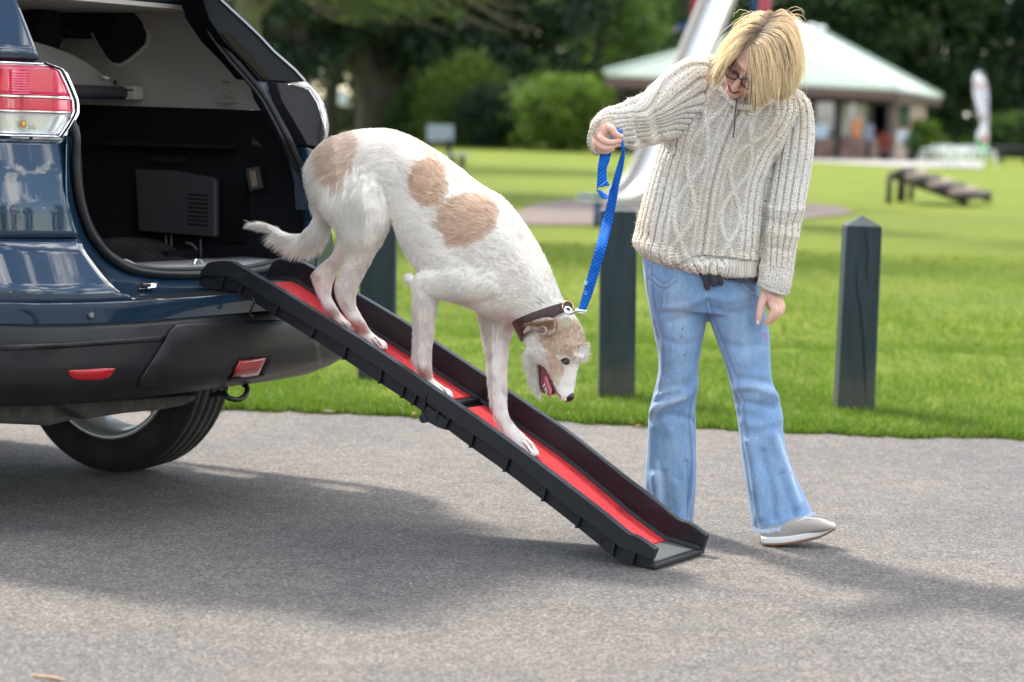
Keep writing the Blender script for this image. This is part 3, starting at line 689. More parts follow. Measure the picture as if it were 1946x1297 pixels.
def cafe_table(px, py, d, label):
    g = atd(px, py, d); e = thing('cafe_table', (g.x, d, 0), label, 'table', 'round cafe tables on the patio')
    V, F_ = tube_geo([(g.x, d, .71), (g.x, d, .74)], [.42, .42], 24); mesh('table_top', V, F_, M_alu, parent=e)
    V, F_ = tube_geo([(g.x, d, .03), (g.x, d, .71)], .035, 8); mesh('stem', V, F_, M_alu, parent=e)
    for k in range(4):
        a = k*math.pi/2+.4; V, F_ = tube_geo([(g.x, d, .06), (g.x+.3*math.cos(a), d+.3*math.sin(a), .01)], .02, 6); mesh('foot', V, F_, M_alu, parent=e)
    return g.x, d
for (px, d, lab, chairs) in ((1800, 93, 'aluminium cafe table on the patio, left one', (('first', -.75, .1, -1.4), ('second', .72, .15, 1.5), ('third', 0.05, -.7, 3.1), ('fourth', .1, .8, 0))),
                             (1846, 95, 'aluminium cafe table on the patio, right one beside the banner', (('first', -.7, -.3, -1.9), ('second', .72, .1, 1.5), ('third', 0.1, .75, 0)))):
    x, d = cafe_table(px, 318, d, lab)
    which = 'left' if px < 1820 else 'right'
    for nm, dx, dy, rz in chairs:
        pos = {'first': 'left side', 'second': 'right side', 'third': 'camera side' if dy < 0 else 'far side', 'fourth': 'far side'}[nm]
        cafe_chair((x+dx, d+dy, 0), rz, 'aluminium slatted chair at the %s of the %s cafe table' % (pos, which))
M_pic = mat('picnic_black_wood', (.03, .032, .04), .6)
pt = gnd(1925, 311); pc = thing('picnic_table', (pt.x, pt.y, 0), 'dark wooden picnic table at the right end of the lawn', 'table')
for k in range(5): box('top_plank', (pt.x-.9, pt.y-.4+.165*k, .72), (pt.x+1.0, pt.y-.4+.165*k+.15, .765), mat('picnic_top', (.14, .14, .15), .7) if k == 0 else bpy.data.materials['picnic_top'], parent=pc)
for s_ in (-.75, .62):
    for k in range(2): box('bench_plank', (pt.x-.9, pt.y+s_+.14*k-.0, .42), (pt.x+1.0, pt.y+s_+.14*k+.12, .46), M_pic, parent=pc)
for sx in (-.6, .7):
    for sgn in (-1, 1): tube('leg', [(pt.x+sx, pt.y+sgn*.6, 0), (pt.x+sx, pt.y+sgn*.2, .72)], .07, M_pic, 6, parent=pc)
    box('cross_bar', (pt.x+sx-.04, pt.y-.75, .34), (pt.x+sx+.04, pt.y+.88, .42), M_pic, parent=pc)

# ================================================================== BENCH WITH BOARD (left of centre)
M_slat = mat('grey_weathered_slat', (.30, .33, .37), .8); M_iron = mat('black_iron', (.015, .015, .018), .5)
dB = 64; bb = thing('park_bench', (X_(850, dB), dB, 0), 'park bench with grey backrest seen end on beyond the dog', 'bench')
for k in range(4):
    a, b2 = atd(811, 268-8*k, dB), atd(862, 262-8*k, dB); box('back_slat', (a.x, dB, a.z), (b2.x, dB+.03, b2.z+.0), M_slat, parent=bb)
a, b2 = atd(848, 296, dB-.6), atd(895, 287, dB-.6)
for k in range(3): box('seat_slat', (a.x, dB-.9+.2*k, a.z), (b2.x, dB-.9+.2*k+.17, a.z+.05), M_slat, parent=bb)
for px, y0, y1 in ((852, 265, 295), (877, 294, 0), (858, 296, 0), (815, 268, 0)):
    p = atd(px, y0, dB-.3); z0 = 0 if y1 == 0 else atd(px, y1, dB-.3).z; box('leg', (p.x-.06, dB-.36, z0), (p.x+.09, dB-.24, p.z), M_iron, parent=bb)
# fence in the gap at the left, behind the trunks
fe = thing('railing_fence', (X_(640, 135), 135, 0), 'thin metal railing fence in the gap between the dark trunks', 'fence')
V = []; gs = []
for k in range(46):
    x = X_(560, 135)+.16*k; box('rail_bar', (x, 135, 0), (x+.03, 135.03, 1.35), M_iron, parent=fe)
box('top_rail', (X_(560, 135), 135.04, 1.25), (X_(560, 135)+7.4, 135.08, 1.31), M_iron, parent=fe)
pgap = atd(642, 184, 150); 
cbox('trunk_gap_box', 642, 186, 150, 1.1, .9, mat('gap_box_pale', (.5, .56, .62), .4), 'pale box glimpsed between the tree trunks', 'pale_box')  # plain pale box in the gap between the trunks

# ================================================================== BEHIND THE CAMERA (seen in the car's paint)
cb = thing('cream_building', (-13, -24, 0), 'cream rendered building behind the photographer, mirrored in the car paint', 'building')
M_crm = mat('cream_render', (.62, .58, .46), .8)
box('wall', (-18, -30, 0), (-8, -24, 4.2), M_crm, parent=cb)
box('roof', (-18.4, -30.4, 4.2), (-7.6, -23.6, 4.5), M_darkwood, parent=cb)
for x in (-16.8, -14.0, -11.2): box('window', (x, -24.0, 1.0), (x+1.1, -23.94, 3.2), M_glassd, parent=cb)
box('door', (-9.6, -24, 0), (-8.7, -23.94, 2.2), M_blue, parent=cb)
for i, (x, y, h, w) in enumerate(((-24, -20, 7, 3), (-4, -34, 8, 4), (4, -38, 7, 4), (14, -36, 8, 4.5), (24, -30, 7, 4), (-30, -2, 9, 3.5), (34, -12, 8, 4))):
    tree((x, y, 0), .25, h*.8, (x, y, h*.6), (w, w*.8, h*.42), MD, 2500, .22, .7, ['round tree left of the cream building behind the photographer', 'wide tree behind the photographer, nearest the cream building', 'wide tree behind the photographer, second from the building', 'wide tree behind the photographer, third from the building', 'wide tree behind the photographer, last of the row', 'tall tree far to the left of the car', 'tree far to the right of the road'][i], 300+i, 'trees behind the photographer', 1.2, nclump=40)
# ================================================================== CAR
M_paint = mat('dark_blue_metallic_paint', (.012, .035, .095), .3, metal=0, coat=1, spec=.3)
nt, b = nodes(M_paint); tc = nt.nodes.new('ShaderNodeTexCoord'); fl = noise_node(nt, tc, 900, 2)
c_ = ramp(nt, fl.outputs['Fac'], [(.35, (.002, .014, .034)), (.7, (.005, .034, .070))]); nt.links.new(c_.outputs[0], b.inputs['Base Color']); b.inputs['Coat Roughness'].default_value = .012; b.inputs['Coat IOR'].default_value = 1.62
M_clad = mat('grey_black_bumper_plastic', (.011, .011, .0125), .42, spec=.33, bump=(700, .25, .0006), noise=(7, (.022, .021, .020), .42, .72, 7))
M_rubber = mat('black_rubber', (.010, .010, .011), .5, spec=.45)
M_blackp = mat('black_trim_plastic', (.010, .010, .012), .75, spec=.2)
M_greyp = mat('warm_grey_interior_plastic', (.50, .46, .40), .65, bump=(300, .25, .0008))
M_liner = mat('grey_headliner', (.55, .51, .45), .95)
M_carpet = mat('black_boot_carpet', (.010, .010, .011), .98, bump=(260, .8, .002))
M_seat = mat('black_seat_cloth', (.012, .012, .014), .9)
M_chrome = mat('chrome', (.85, .87, .9), .08, metal=1)
M_red = mat('red_lens', (.72, .006, .03), .05, coat=1, spec=.8)
nt, b = nodes(M_red); b.inputs['Transmission Weight'].default_value = .55; b.inputs['Base Color'].default_value = (.88, .02, .11, 1)
M_red2 = mat('red_reflector', (.42, .008, .012), .12, coat=.6, bump=(400, .5, .001))
M_clear = mat('clear_lens', (.95, .96, .97), .03, trans=.96, spec=.5)
M_refl = mat('lamp_reflector', (.78, .78, .80), .16, metal=1)
M_amber = mat('amber_bulb', (.95, .38, .02), .2, coat=1)
M_glossk = mat('gloss_black_glass', (.003, .004, .005), .6, spec=.05)
M_glass = mat('tinted_window_glass', (.02, .025, .025), .04, spec=.7)
M_tyre = mat('tyre_rubber', (.012, .0115, .011), .75, noise=(9, (.035, .03, .027), .45, .7), bump=(90, .35, .002))
M_alloy = mat('alloy_wheel', (.75, .75, .76), .35, metal=.5)
M_under = mat('underbody_grey', (.06, .052, .045), .8, noise=(14, (.12, .10, .085), .45, .7))
car = thing('car', tuple(cp(-.13, 1.0, 0)), 'dark blue family car with its tailgate open, seen from the rear, at the left', 'car')

UC, HA, HB, NE = -.13, .91, .5, 3.4
def bodyP(th, off, z, a=HA, n=NE):
    c, s = math.cos(th), math.sin(th)
    u = UC + a*math.copysign(abs(c)**(2/n), c); w = HB*(1-abs(s)**(2/n)) + off
    return cp(u, w, z)
def find_theta(z, off, contour, near=True, a=HA):
    cy = [c[1] for c in contour]; cx = [c[0] for c in contour]
    lo, hi = (math.pi/2, math.pi) if near else (0, math.pi/2)
    for _ in range(40):
        m_ = (lo+hi)/2; p = pix(bodyP(m_, off, z, a)); ex = np.interp(p[1], cy, cx)
        if near:
            if p[0] > ex: lo = m_
            else: hi = m_
        else:
            if p[0] > ex: lo = m_
            else: hi = m_
    return (lo+hi)/2
def body_rows(rows, contour, m=26, side=1.6):
    """rows: list of (z, off, a). near rear quarter from contour edge round the corner along the side"""
    R_ = []
    for z, off, a in rows:
        t0 = find_theta(z, off, contour, True, a); ths = np.linspace(t0, math.pi, m)
        r = [bodyP(t, off, z, a) for t in ths]
        for k in range(1, 5): r.append(cp(UC-a, HB+off+side*k/4, z))
        R_.append(r)
    return R_
def grid_mesh(name, rows, mats, parent, thick=None, **kw):
    nr, nc = len(rows), len(rows[0]); V = [p for r in rows for p in r]
    Fc = [(i*nc+k, i*nc+k+1, (i+1)*nc+k+1, (i+1)*nc+k) for i in range(nr-1) for k in range(nc-1)]
    o = mesh(name, V, Fc, mats, smooth=True, parent=parent, **kw)
    if thick: s = o.modifiers.new('t', 'SOLIDIFY'); s.thickness = thick; s.offset = 0
    return o
def interp_rows(keys, zs):
    K = np.array(keys); K = K[np.argsort(K[:, 0])]
    return [(z, np.interp(z, K[:, 0], K[:, 1]), np.interp(z, K[:, 0], K[:, 2])) for z in zs]
# panel edge contour on the near side
edgeA = [(62, -60), (75, 40), (120, 110), (148, 190), (148, 215), (126, 262), (125, 314), (126, 376), (138, 425), (148, 452)]
zq0 = cf(atw(150, 456, 0))[2]; zq1 = cf(atw(126, 264, .04))[2]
qk = [(zq0, -.020, HA), ((zq0*2+zq1)/3, -.014, HA), ((zq0+2*zq1)/3, .004, HA-.004), (zq1, .035, HA-.012)]
rows = interp_rows(qk, np.linspace(zq0+.003, zq1, 14))
grid_mesh('rear_quarter_panel', body_rows(rows, edgeA), M_paint, car, .012)
# D pillar above the lamp
zt0 = cf(atw(75, 116, .05))[2]; zt1 = zt0+.36
rows = [(z, .035+(z-zt0)*.42, HA-.02-(z-zt0)*.32) for z in np.linspace(zt0+.006, zt1, 10)]
edgeP = [(-40, -160), (0, -75), (30, 0), (52, 55), (75, 116)]
grid_mesh('rear_pillar', body_rows(rows, edgeP), M_paint, car, .012)
# lower painted bumper: near inner edge contour then across below the sill
zb0 = .648
bk = [(zb0, -.105, HA+.01), (.70, -.112, HA+.012), (.755, -.112, HA+.012), (.79, -.094, HA+.010), (.87, -.055, HA+.004), (zq0, -.022, HA)]
edgeB = [(148, 452), (152, 460), (160, 480), (185, 514), (205, 538), (227, 556), (250, 565), (300, 569)]
zl = cf(atw(262, 568, -.05))[2]
rows = interp_rows(bk, np.linspace(zl, zq0-.004, 14))
grid_mesh('bumper_corner', body_rows(rows, edgeB), M_paint, car, .012)
def full_rows(keys, zs, side=1.6, m=70):
    R_ = []
    for z, off, a in interp_rows(keys, zs):
        r = [cp(UC+a, HB+off+side*k/4, z) for k in (4, 3, 2, 1)] + [bodyP(t, off, z, a) for t in np.linspace(0, math.pi, m)] + [cp(UC-a, HB+off+side*k/4, z) for k in range(1, 5)]
        R_.append(r)
    return R_
grid_mesh('bumper', full_rows(bk, np.linspace(zb0+.002, zl-.0005, 16)), M_paint, car, .012)
# flat step on top of the bumper
step = full_rows(bk, [zl-.001]); inn = [p + FV*.09 + Vector((0, 0, .006)) for p in step[0]]
grid_mesh('bumper_step', [step[0][6:72], inn[6:72]], M_blackp, car)
# lower cladding
ck = [(.395, .02, HA-.02), (.43, -.06, HA), (.47, -.115, HA+.012), (.52, -.128, HA+.016), (.60, -.128, HA+.016), (.635, -.118, HA+.014), (zb0, -.106, HA+.011)]
grid_mesh('bumper_cladding', full_rows(ck, np.linspace(.40, zb0-.002, 20)), M_clad, car, .012)
# raised centre section of the cladding
def surf_w(u, z, keys):
    K = np.array(keys); off = np.interp(z, K[:, 0], K[:, 1]); a = np.interp(z, K[:, 0], K[:, 2])
    c = min(1, abs((u-UC)/a)); c0 = c**(NE/2); s = math.sqrt(max(0, 1-c0*c0)); return HB*(1-s**(2/NE)) + off
allk = sorted(set(ck + bk))
def on_body(px, py, keys=None, extra=0):
    """point of the bumper surface seen at a pixel"""
    keys = keys or allk; w = -.1
    for _ in range(25):
        P = atw(px, py, w); u, _w, z = cf(P); w = surf_w(u, z, keys) + extra
    return P
def patch(name, top, bot, mats, parent, extra=0, nx=24, ny=6, thick=.006, keys=None, bul=0, **kw):
    T_ = crom(top, nx); B_2 = crom(bot, nx); rows = []
    for j in range(ny):
        t = j/(ny-1); r = []
        for i in range(nx):
            q = T_[i]*(1-t)+B_2[i]*t; edge_ = min(t, 1-t)*2; eb = math.sin(math.pi*t)*bul*min(1, 4*min(i, nx-1-i)/(nx-1)) if bul else 0
            r.append(on_body(q[0], q[1], keys, extra - eb))
        rows.append(r)
    return grid_mesh(name, rows, mats, parent, thick, **kw)
patch('skid_section', [(318, 640), (327, 625), (345, 613), (400, 612), (470, 610), (540, 609), (600, 618)], [(258, 735), (285, 742), (330, 744), (400, 738), (470, 726), (545, 710), (612, 690)], M_clad, car, -.012, 40, 14, .004, bul=.008)
patch('crease_rib', [(0, 657), (120, 651), (230, 643), (316, 638)], [(0, 668), (120, 662), (230, 654), (312, 649)], M_clad, car, -.006, 20, 5, .003, bul=.004)
# lights in the bumper
rl = patch('reflector', [(130, 704), (160, 703), (190, 701), (219, 700)], [(131, 712), (145, 721), (185, 722), (207, 718)], M_red2, car, -.008, 16, 6, .006, bul=.004)
patch('reflector_recess', [(134, 700), (180, 697), (222, 697), (256, 697)], [(136, 728), (180, 728), (215, 724), (240, 712)], M_blackp, car, -.002, 16, 5, .002)
fg = patch('fog_light', [(456, 686), (475, 684), (505, 680)], [(441, 716), (465, 716), (490, 712)], M_red2, car, -.026, 12, 6, .006)
patch('fog_light_recess', [(452, 680), (480, 678), (519, 676)], [(434, 723), (465, 721), (500, 716)], M_blackp, car, -.020, 12, 5, .003)
patch('fog_light_lip', [(434, 721), (465, 719), (500, 714)], [(434, 725), (465, 723), (500, 718)], M_clad, car, -.028, 12, 3, .004)
for px, py in ((379, 650), (170, 599)):
    P = on_body(px, py); V, F_ = tube_geo([P+FV*.01, P-FV*(.016 if px > 300 else .008)], [.0145, .0145], 20); o = mesh('parking_sensor', V, F_, M_blackp if px > 300 else M_paint, smooth=False, parent=car)
    V, F_ = tube_geo([P+FV*.01, P-FV*(.018 if px > 300 else .010)], [.009, .009], 16); mesh('sensor_face', V, F_, M_glossk if px > 300 else M_chrome, parent=o) if False else mesh('sensor_face', V, F_, M_glossk if px > 300 else M_refl, parent=car)
# sill panel strips between body edge, rubber seal and interior
Ae = [(126, 260), (125, 314), (126, 376), (138, 425), (148, 452), (162, 480), (185, 514), (205, 538), (227, 557), (262, 567), (330, 567), (400, 564), (480, 560), (560, 548)]
Be = [(134, 258), (131, 314), (138, 378), (150, 418), (163, 452), (187, 482), (200, 495), (212, 504), (230, 514), (262, 522), (320, 529), (400, 528), (480, 523), (560, 505)]
Ce = [(151, 238), (155, 300), (158, 350), (166, 395), (180, 432), (200, 464), (212, 477), (226, 487), (245, 499), (274, 511), (325, 515), (400, 512), (480, 507), (560, 490)]
def pts_w(c, w, n): return [atw(x, y, w[0]+(w[1]-w[0])*i/(n-1)) for i, (x, y) in enumerate(crom(c, n))]
nS = 46
wa = [.045, .045]
A3 = []
for i, (x, y) in enumerate(crom(Ae, nS)):
    t = i/(nS-1); A3.append(atw(x, y, np.interp(t, [0, .25, .45, .6, 1], [.06, .04, .0, -.03, -.03])))
B3 = pts_w(Be, (.09, .09), nS); C3 = pts_w(Ce, (.13, .13), nS)
midAB = [a.lerp(b_, .55) + FV*.012 for a, b_ in zip(A3, B3)]
grid_mesh('opening_flange', [A3, midAB, B3], M_paint, car)
grid_mesh('inner_flange', [B3, [b_.lerp(c2, .5)+FV*.01 for b_, c2 in zip(B3, C3)], C3], M_blackp, car)
# rubber weather seal running right round the opening
farL = [(560, 488), (578, 455), (583, 420), (578, 350), (565, 315), (553, 289), (540, 260), (521, 223), (500, 186), (472, 150), (436, 109), (401, 62), (378, 20), (366, -20), (345, -60)]
seal_c = [tuple((np.array(a)+np.array(b_))/2) for a, b_ in zip(Be, Ce)]
P = [atw(x, y, .085) for x, y in seal_c[:13]] 
farS = []
for x, y in farL:
    w = .085
    for _ in range(8):
        z = cf(atw(x+6, y, w))[2]; w = .085 + max(0, z-1.22)*.62
    farS.append(atw(x+6, y, w))
lead = [cp(*(np.array(cf(P[0]))+np.array([.0, .0+.08*k, .1*k]))) for k in (4, 3, 2, 1)]
sealP = lead + P + farS
tube('weather_seal', sealP, .0135, M_rubber, 10, 150, parent=car)
tube('weather_seal', [p + FV*.012 + ZV*.004*0 + (Vector(cp(UC, .1, 1.2))-p).normalized()*.016 for p in sealP], .007, M_rubber, 8, 150, parent=car)
# sill scuff plate
s1 = pts_w([(240, 494), (274, 509), (325, 514), (400, 512), (480, 507), (545, 497)], (.125, .125), 20)
s2 = [Vector(p) + FV*.17 + ZV*.004 for p in s1]; 
for q in s2: q.z = cf(atw(400, 493, .3))[2]
grid_mesh('scuff_plate', [s1, s2], mat('grey_scuff_plate', (.32, .32, .33), .5), car, .006)
zf = s2[0].z
# striker loop and badge like latch plate on the sill
g = [atw(368, 505, .18), atw(372, 494, .18), atw(380, 493, .2), atw(386, 503, .2)]
tube('striker_loop', g, .005, M_chrome, 8, 12, parent=car)
a, b2 = atw(269, 539, .02), atw(300, 549, .02)
extrude('latch_plate', [atw(272, 539, .02), atw(300, 537, .02), atw(297, 547, .0), atw(266, 550, .0)], FV*.01, M_chrome, parent=car, bev=.002)
extrude('latch_plate_slot', [atw(276, 541, .0), atw(288, 540, .0), atw(286, 546, -.005), atw(273, 547, -.005)], FV*.01, M_blackp, parent=car)
tube('step_silver_line', [on_body(250, 568, None, -.003), on_body(300, 569.5, None, -.003), on_body(345, 569, None, -.003), on_body(384, 566, None, -.003)], .002, M_chrome, 6, 14, parent=car)  # thin silver line along the edge of the bumper step

# --- tail lamp, near side
lamp_edge = [(82, 118), (100, 124), (122, 133), (135, 160), (148, 192), (149, 214), (136, 238), (120, 262)]
zL1, zL0 = cf(atw(80, 119, .04))[2], cf(atw(80, 262, .03))[2]
def lamp_rows(z0, z1, inset, out, m=22, n_=10):
    R_ = []
    for z in np.linspace(z0, z1, n_):
        ct = [(x-inset, y) for x, y in lamp_edge]; off = .012 - out
        t0 = find_theta(z, off, ct, True, HA-.005); R_.append([bodyP(t, off, z, HA-.005+out) for t in np.linspace(t0, math.pi, m)] + [cp(UC-HA+.005-out, HB+off+.3*k, z) for k in (1, 2)])
    return R_
tl = grid_mesh('tail_lamp', lamp_rows(zL0, zL1, 7, -.035), M_refl, car)
def zpx(y): return zL0 + (zL1-zL0)*(262-y)/(262-118)
def lamp_band(name, y0, y1, mats, inset, out, th_=.004, par=None): return grid_mesh(name, lamp_rows(zpx(y0), zpx(y1), inset, out, 26, 8), mats, par or tl, th_)
lamp_band('red_lens', 211, 186, M_red, 9, .006); lamp_band('red_lens', 182, 124, M_red, 9, .006)
lamp_band('clear_lens', 258, 214, M_clear, 9, .006)
lamp_band('chrome_strip', 185.5, 182.2, M_chrome, 9, .009); lamp_band('chrome_strip', 213.8, 211.2, M_chrome, 9, .008)
for k in range(15): lamp_band('reflector_rib', 215+2.9*k, 216.4+2.9*k, M_refl, 14, -.012, .003)
def edge_line(inset, out, y0=262, y1=118, n_=26):
    P_ = []
    for z in np.linspace(zpx(y0), zpx(y1), n_):
        t0 = find_theta(z, .012-out, [(x-inset, y) for x, y in lamp_edge], True, HA-.005+out); P_.append(bodyP(t0, .012-out, z, HA-.005+out))
    return P_
for ins, r, m_ in ((2, .0028, M_chrome), (5, .0040, M_blackp), (7.5, .0015, M_chrome)): tube('lamp_bezel', edge_line(ins, .008), r, m_, 8, parent=tl)
for y in (120, 260): 
    r_ = lamp_rows(zpx(y), zpx(y)+.0001, 5, .007, 22, 2)[0]; tube('lamp_bezel', r_, .0030, M_chrome, 8, parent=tl)
# bulbs and inner fins
for y, rr in ((236, .008), (242, .006)):
    P_ = atw(44 if y == 236 else 64, y, .13); V, F_ = ell_geo(P_, (rr, rr, rr*1.5)); mesh('bulb', V, F_, M_amber, smooth=True, parent=tl)
for k in range(9):
    y = 138+5.0*k; 
    P_ = [atw(x, y, .10) for x in (24, 40, 56)]; tube('led_bar', P_, .0025, mat('led_pink', (.75, .12, .22), .3) if k == 0 else bpy.data.materials['led_pink'], 6, parent=tl)
# --- far side pieces seen beyond the opening
def rakew(x, y, w0=.06, zr=1.22, k=.62):
    w = w0
    for _ in range(10): z = cf(atw(x, y, w))[2]; w = w0 + max(0, z-zr)*k
    return atw(x, y, w)
def far_poly(name, px, w0, ext, m, bev=.003, par=None): return extrude(name, [rakew(x, y, w0) for x, y in px], FV*ext, m, parent=par or car, bev=bev)
far_poly('pillar_jamb', [(489, 151), (500, 154), (526, 156), (535, 190), (560, 230), (585, 275), (590, 310), (594, 345), (597, 400), (584, 400), (580, 345), (569, 300), (546, 246), (522, 198)], .075, .05, mat('jamb_grey_blue', (.04, .055, .08), .45))
far_poly('pillar_gloss_panel', [(345, -75), (420, -1), (446, 22), (472, 46), (497, 70), (521, 96), (543, 115), (562, 132), (581, 154), (553, 156), (500, 153), (493, 152), (465, 119), (428, 82), (398, 38), (385, -2), (360, -40)], .055, .10, M_glossk)
far_poly('pillar_slot', [(420, 62), (438, 62), (470, 95), (515, 149), (500, 150), (470, 118), (440, 88)], .050, .01, mat('slot_olive', (.02, .018, .012), .9, spec=.0))
extrude('pillar_edge_trim', [rakew(x, y, .05) for x, y in [(421, -2), (446, 21), (472, 45), (497, 69), (521, 95), (562, 131), (582, 153), (579, 155), (560, 134), (519, 98), (495, 72), (470, 48), (444, 24), (418, 0)]], FV*.11, M_paint, parent=car)
fl_ = far_poly('far_tail_lamp', [(526, 157), (552, 161), (588, 170), (604, 195), (614, 228), (616, 255), (611, 281), (585, 276), (560, 230), (535, 190)], .035, .12, M_blackp, .004)
far_poly('far_lamp_lens', [(553, 158), (582, 155), (594, 166), (605, 180), (615, 196), (622, 215), (626, 240), (623, 256), (620, 266), (615, 286), (611, 281), (616, 255), (614, 228), (604, 195), (588, 170), (552, 161)], .03, .30, M_clear, .002, fl_)
far_poly('far_lamp_inner', [(556, 160), (581, 158), (603, 182), (619, 216), (622, 240), (617, 266), (613, 282), (616, 255), (612, 228), (602, 195), (587, 170)], .05, .2, M_refl, .002, fl_)
far_poly('far_quarter_panel', [(584, 278), (612, 287), (612, 320), (617, 360), (628, 415), (638, 470), (641, 520), (641, 556), (572, 556), (576, 505), (592, 460), (598, 420), (597, 380), (590, 340)], .045, .05, M_paint, .01)
tube('far_body_crease', [rakew(x, y, .04) for x, y in [(608, 345), (612, 400), (614, 440), (606, 490), (596, 530)]], .003, M_paint, 6, 20, parent=car)
# --- interior
zsplit = cf(atu(430, 208, .5))[2]
wall = []
n0 = 40
fs = crom([tuple(p) for p in farS], n0)
for p in fs:
    u, w, z = cf(p); wall.append([cp(u+.005, w+.012, z), cp(min(u+.05, .56), w+.07, z), cp(.56, w+.35, z), cp(.56, 1.9, z)])
lowr = [r for r in wall if (cf(r[0])[2] <= zsplit)]; upr = [r for r in wall if (cf(r[0])[2] > zsplit)]
def atz(rows, z):
    out = []
    for k in range(4):
        q = np.array([cf(r[k]) for r in rows]); q = q[np.argsort(q[:, 2])]; out.append(cp(np.interp(z, q[:, 2], q[:, 0]), np.interp(z, q[:, 2], q[:, 1]), z))
    return out
lowr = [[cp(*(cf(p)[0], cf(p)[1], zf-.03)) for p in lowr[0]]] + lowr + [atz(wall, zsplit)]
grid_mesh('side_trim_lower', lowr, M_blackp, car); 
top = [cp(.50, cf(upr[-1][k])[1], 1.66) for k in range(4)]
grid_mesh('side_trim_upper', [atz(wall, zsplit+.001)] + upr + [[cp(.45, cf(p)[1], 1.64) for p in upr[-1]]], M_greyp, car)
box('headliner', (-.75, .50, 1.645), (.44, 3.3, 1.66), M_liner, parent=car, frame=lambda x, y, z: cp(x, y, z))
def inner(name, px, u, ext, m, bev=.004, par=None): return extrude(name, [atu(x, y, u) for x, y in px], UV_*ext, m, parent=par or car, bev=bev)
win = [(148, -14), (160, 24), (180, 72), (200, 106), (212, 119), (226, 121), (240, 114), (262, 97), (276, 82), (278, 66), (268, 40), (247, 18), (222, 2), (190, -14)]
cxw, cyw = 215, 50
inner('quarter_window_frame', [(cxw+(x-cxw)*1.12, cyw+(y-cyw)*1.10) for x, y in win], .548, .008, M_greyp, .006)
inner('quarter_window', win, .540, .006, M_glass, .003)
inner('ledge', [(156, 268), (300, 273), (432, 277), (432, 284), (300, 280), (156, 275)], .49, .06, M_blackp)
inner('storage_lid', [(280, 296), (360, 299), (352, 310), (292, 309)], .535, .01, M_blackp, .002)
vp = inner('vent_panel', [(255, 322), (330, 325), (404, 338), (409, 344), (409, 452), (330, 446), (262, 440)], .50, .03, mat('dark_grey_vent_plastic', (.040, .039, .040), .6), .01)
for k in range(8): inner('vent_slot', [(356, 367.5+8.1*k), (396, 370.5+8.1*k), (396, 374.5+8.1*k), (356, 371.5+8.1*k)], .4985, .003, M_rubber, .0005, vp)
bl = inner('boot_lamp', [(466, 321), (489, 317), (496, 358), (474, 364)], .49, .02, bpy.data.materials['dark_grey_vent_plastic'], .003)
inner('boot_lamp_lens', [(473, 326), (484, 324), (488, 354), (479, 357)], .486, .01, mat('boot_lamp_lens', (.20, .16, .10), .3), .001, bl)
gh = inner('grab_recess', [(422, 170), (448, 171), (458, 184), (460, 194), (452, 197), (405, 195), (408, 189), (440, 188), (428, 179)], .50, .02, mat('pale_grab_trim', (.3, .28, .24), .5), .003)
for k in range(24): inner('trim_rib', [(420+.2*k, 342+5*k), (468, 352+4.6*k), (468, 354+4.6*k), (420+.2*k, 344.4+5*k)], .535, .01, M_blackp, .0)
for (x0, y0, x1, y1) in ((315, 446, 317, 486), (325, 446, 326, 486), (381, 455, 382, 490)): tube('net_strap', [atu(x0, y0, .52), atu(x1, y1, .50)], .004, mat('strap_grey', (.08, .08, .085), .7) if 'strap_grey' not in bpy.data.materials else bpy.data.materials['strap_grey'], 6, parent=car)
tube('luggage_hook', [atu(353, 462, .5), atu(366, 466, .5), atu(374, 478, .5), atu(362, 482, .5)], .006, bpy.data.materials['strap_grey'], 6, 12, parent=car)
box('load_floor', (-.70, .13, zf-.05), (.58, 1.35, zf-.02), M_carpet, parent=car, frame=lambda x, y, z: cp(x, y, z))
box('rear_seat_back', (-.72, 1.25, zf-.03), (.56, 1.45, zf+.52), M_seat, parent=car, frame=lambda x, y, z: cp(x, y, z), bev=.04)
for u in (-.45, .12): 
    box('headrest', (u-.13, 1.28, zf+.58), (u+.13, 1.40, zf+.78), M_seat, parent=car, frame=lambda x, y, z: cp(x, y, z), bev=.04)
hc = atw(82, 60, 1.2); V, F_ = ell_geo(hc, (.075, .06, .10)); mesh('headrest', V, F_, M_seat, smooth=True, parent=car)
tube('belt_anchor', [atu(103, 70, .54), atu(112, 76, .53), atu(114, 88, .53), atu(106, 90, .54)], .008, M_greyp, 8, 14, parent=car)
# luggage cover roller and its raised sheet
be = atu(240, 178, .52); ub, wb_, zb_ = cf(be)
rc = tube('luggage_cover', [cp(-.68, wb_, zb_), cp(ub, wb_, zb_)], .024, mat('roller_grey', (.10, .10, .115), .45), 14, parent=car)
inner('cover_end_cap', [(232, 163), (254, 162), (257, 168), (257, 190), (232, 191)], .50, .05, M_greyp, .006, rc)
inner('cover_end_slot', [(234, 170), (252, 170), (252, 173), (234, 173)], .496, .01, M_blackp, 0, rc)
sh = [(60, 78), (95, 88), (130, 100), (165, 118), (192, 139), (213, 158), (230, 164), (232, 168), (140, 168), (60, 166)]
extrude('cover_sheet', [atw(x, y, wb_+.02) for x, y in sh], FV*.02, mat('cover_sheet_grey', (.29, .27, .24), .7), parent=rc, bev=.004)
extrude('cover_clip', [atw(x, y, wb_-.01) for x, y in [(195, 144), (207, 147), (209, 151), (200, 150)]], FV*.02, M_white, parent=rc)
V, F_ = ell_geo(atw(219, 157, wb_-.01), (.007, .007, .010)); mesh('cover_knob', V, F_, M_rubber, smooth=True, parent=rc)
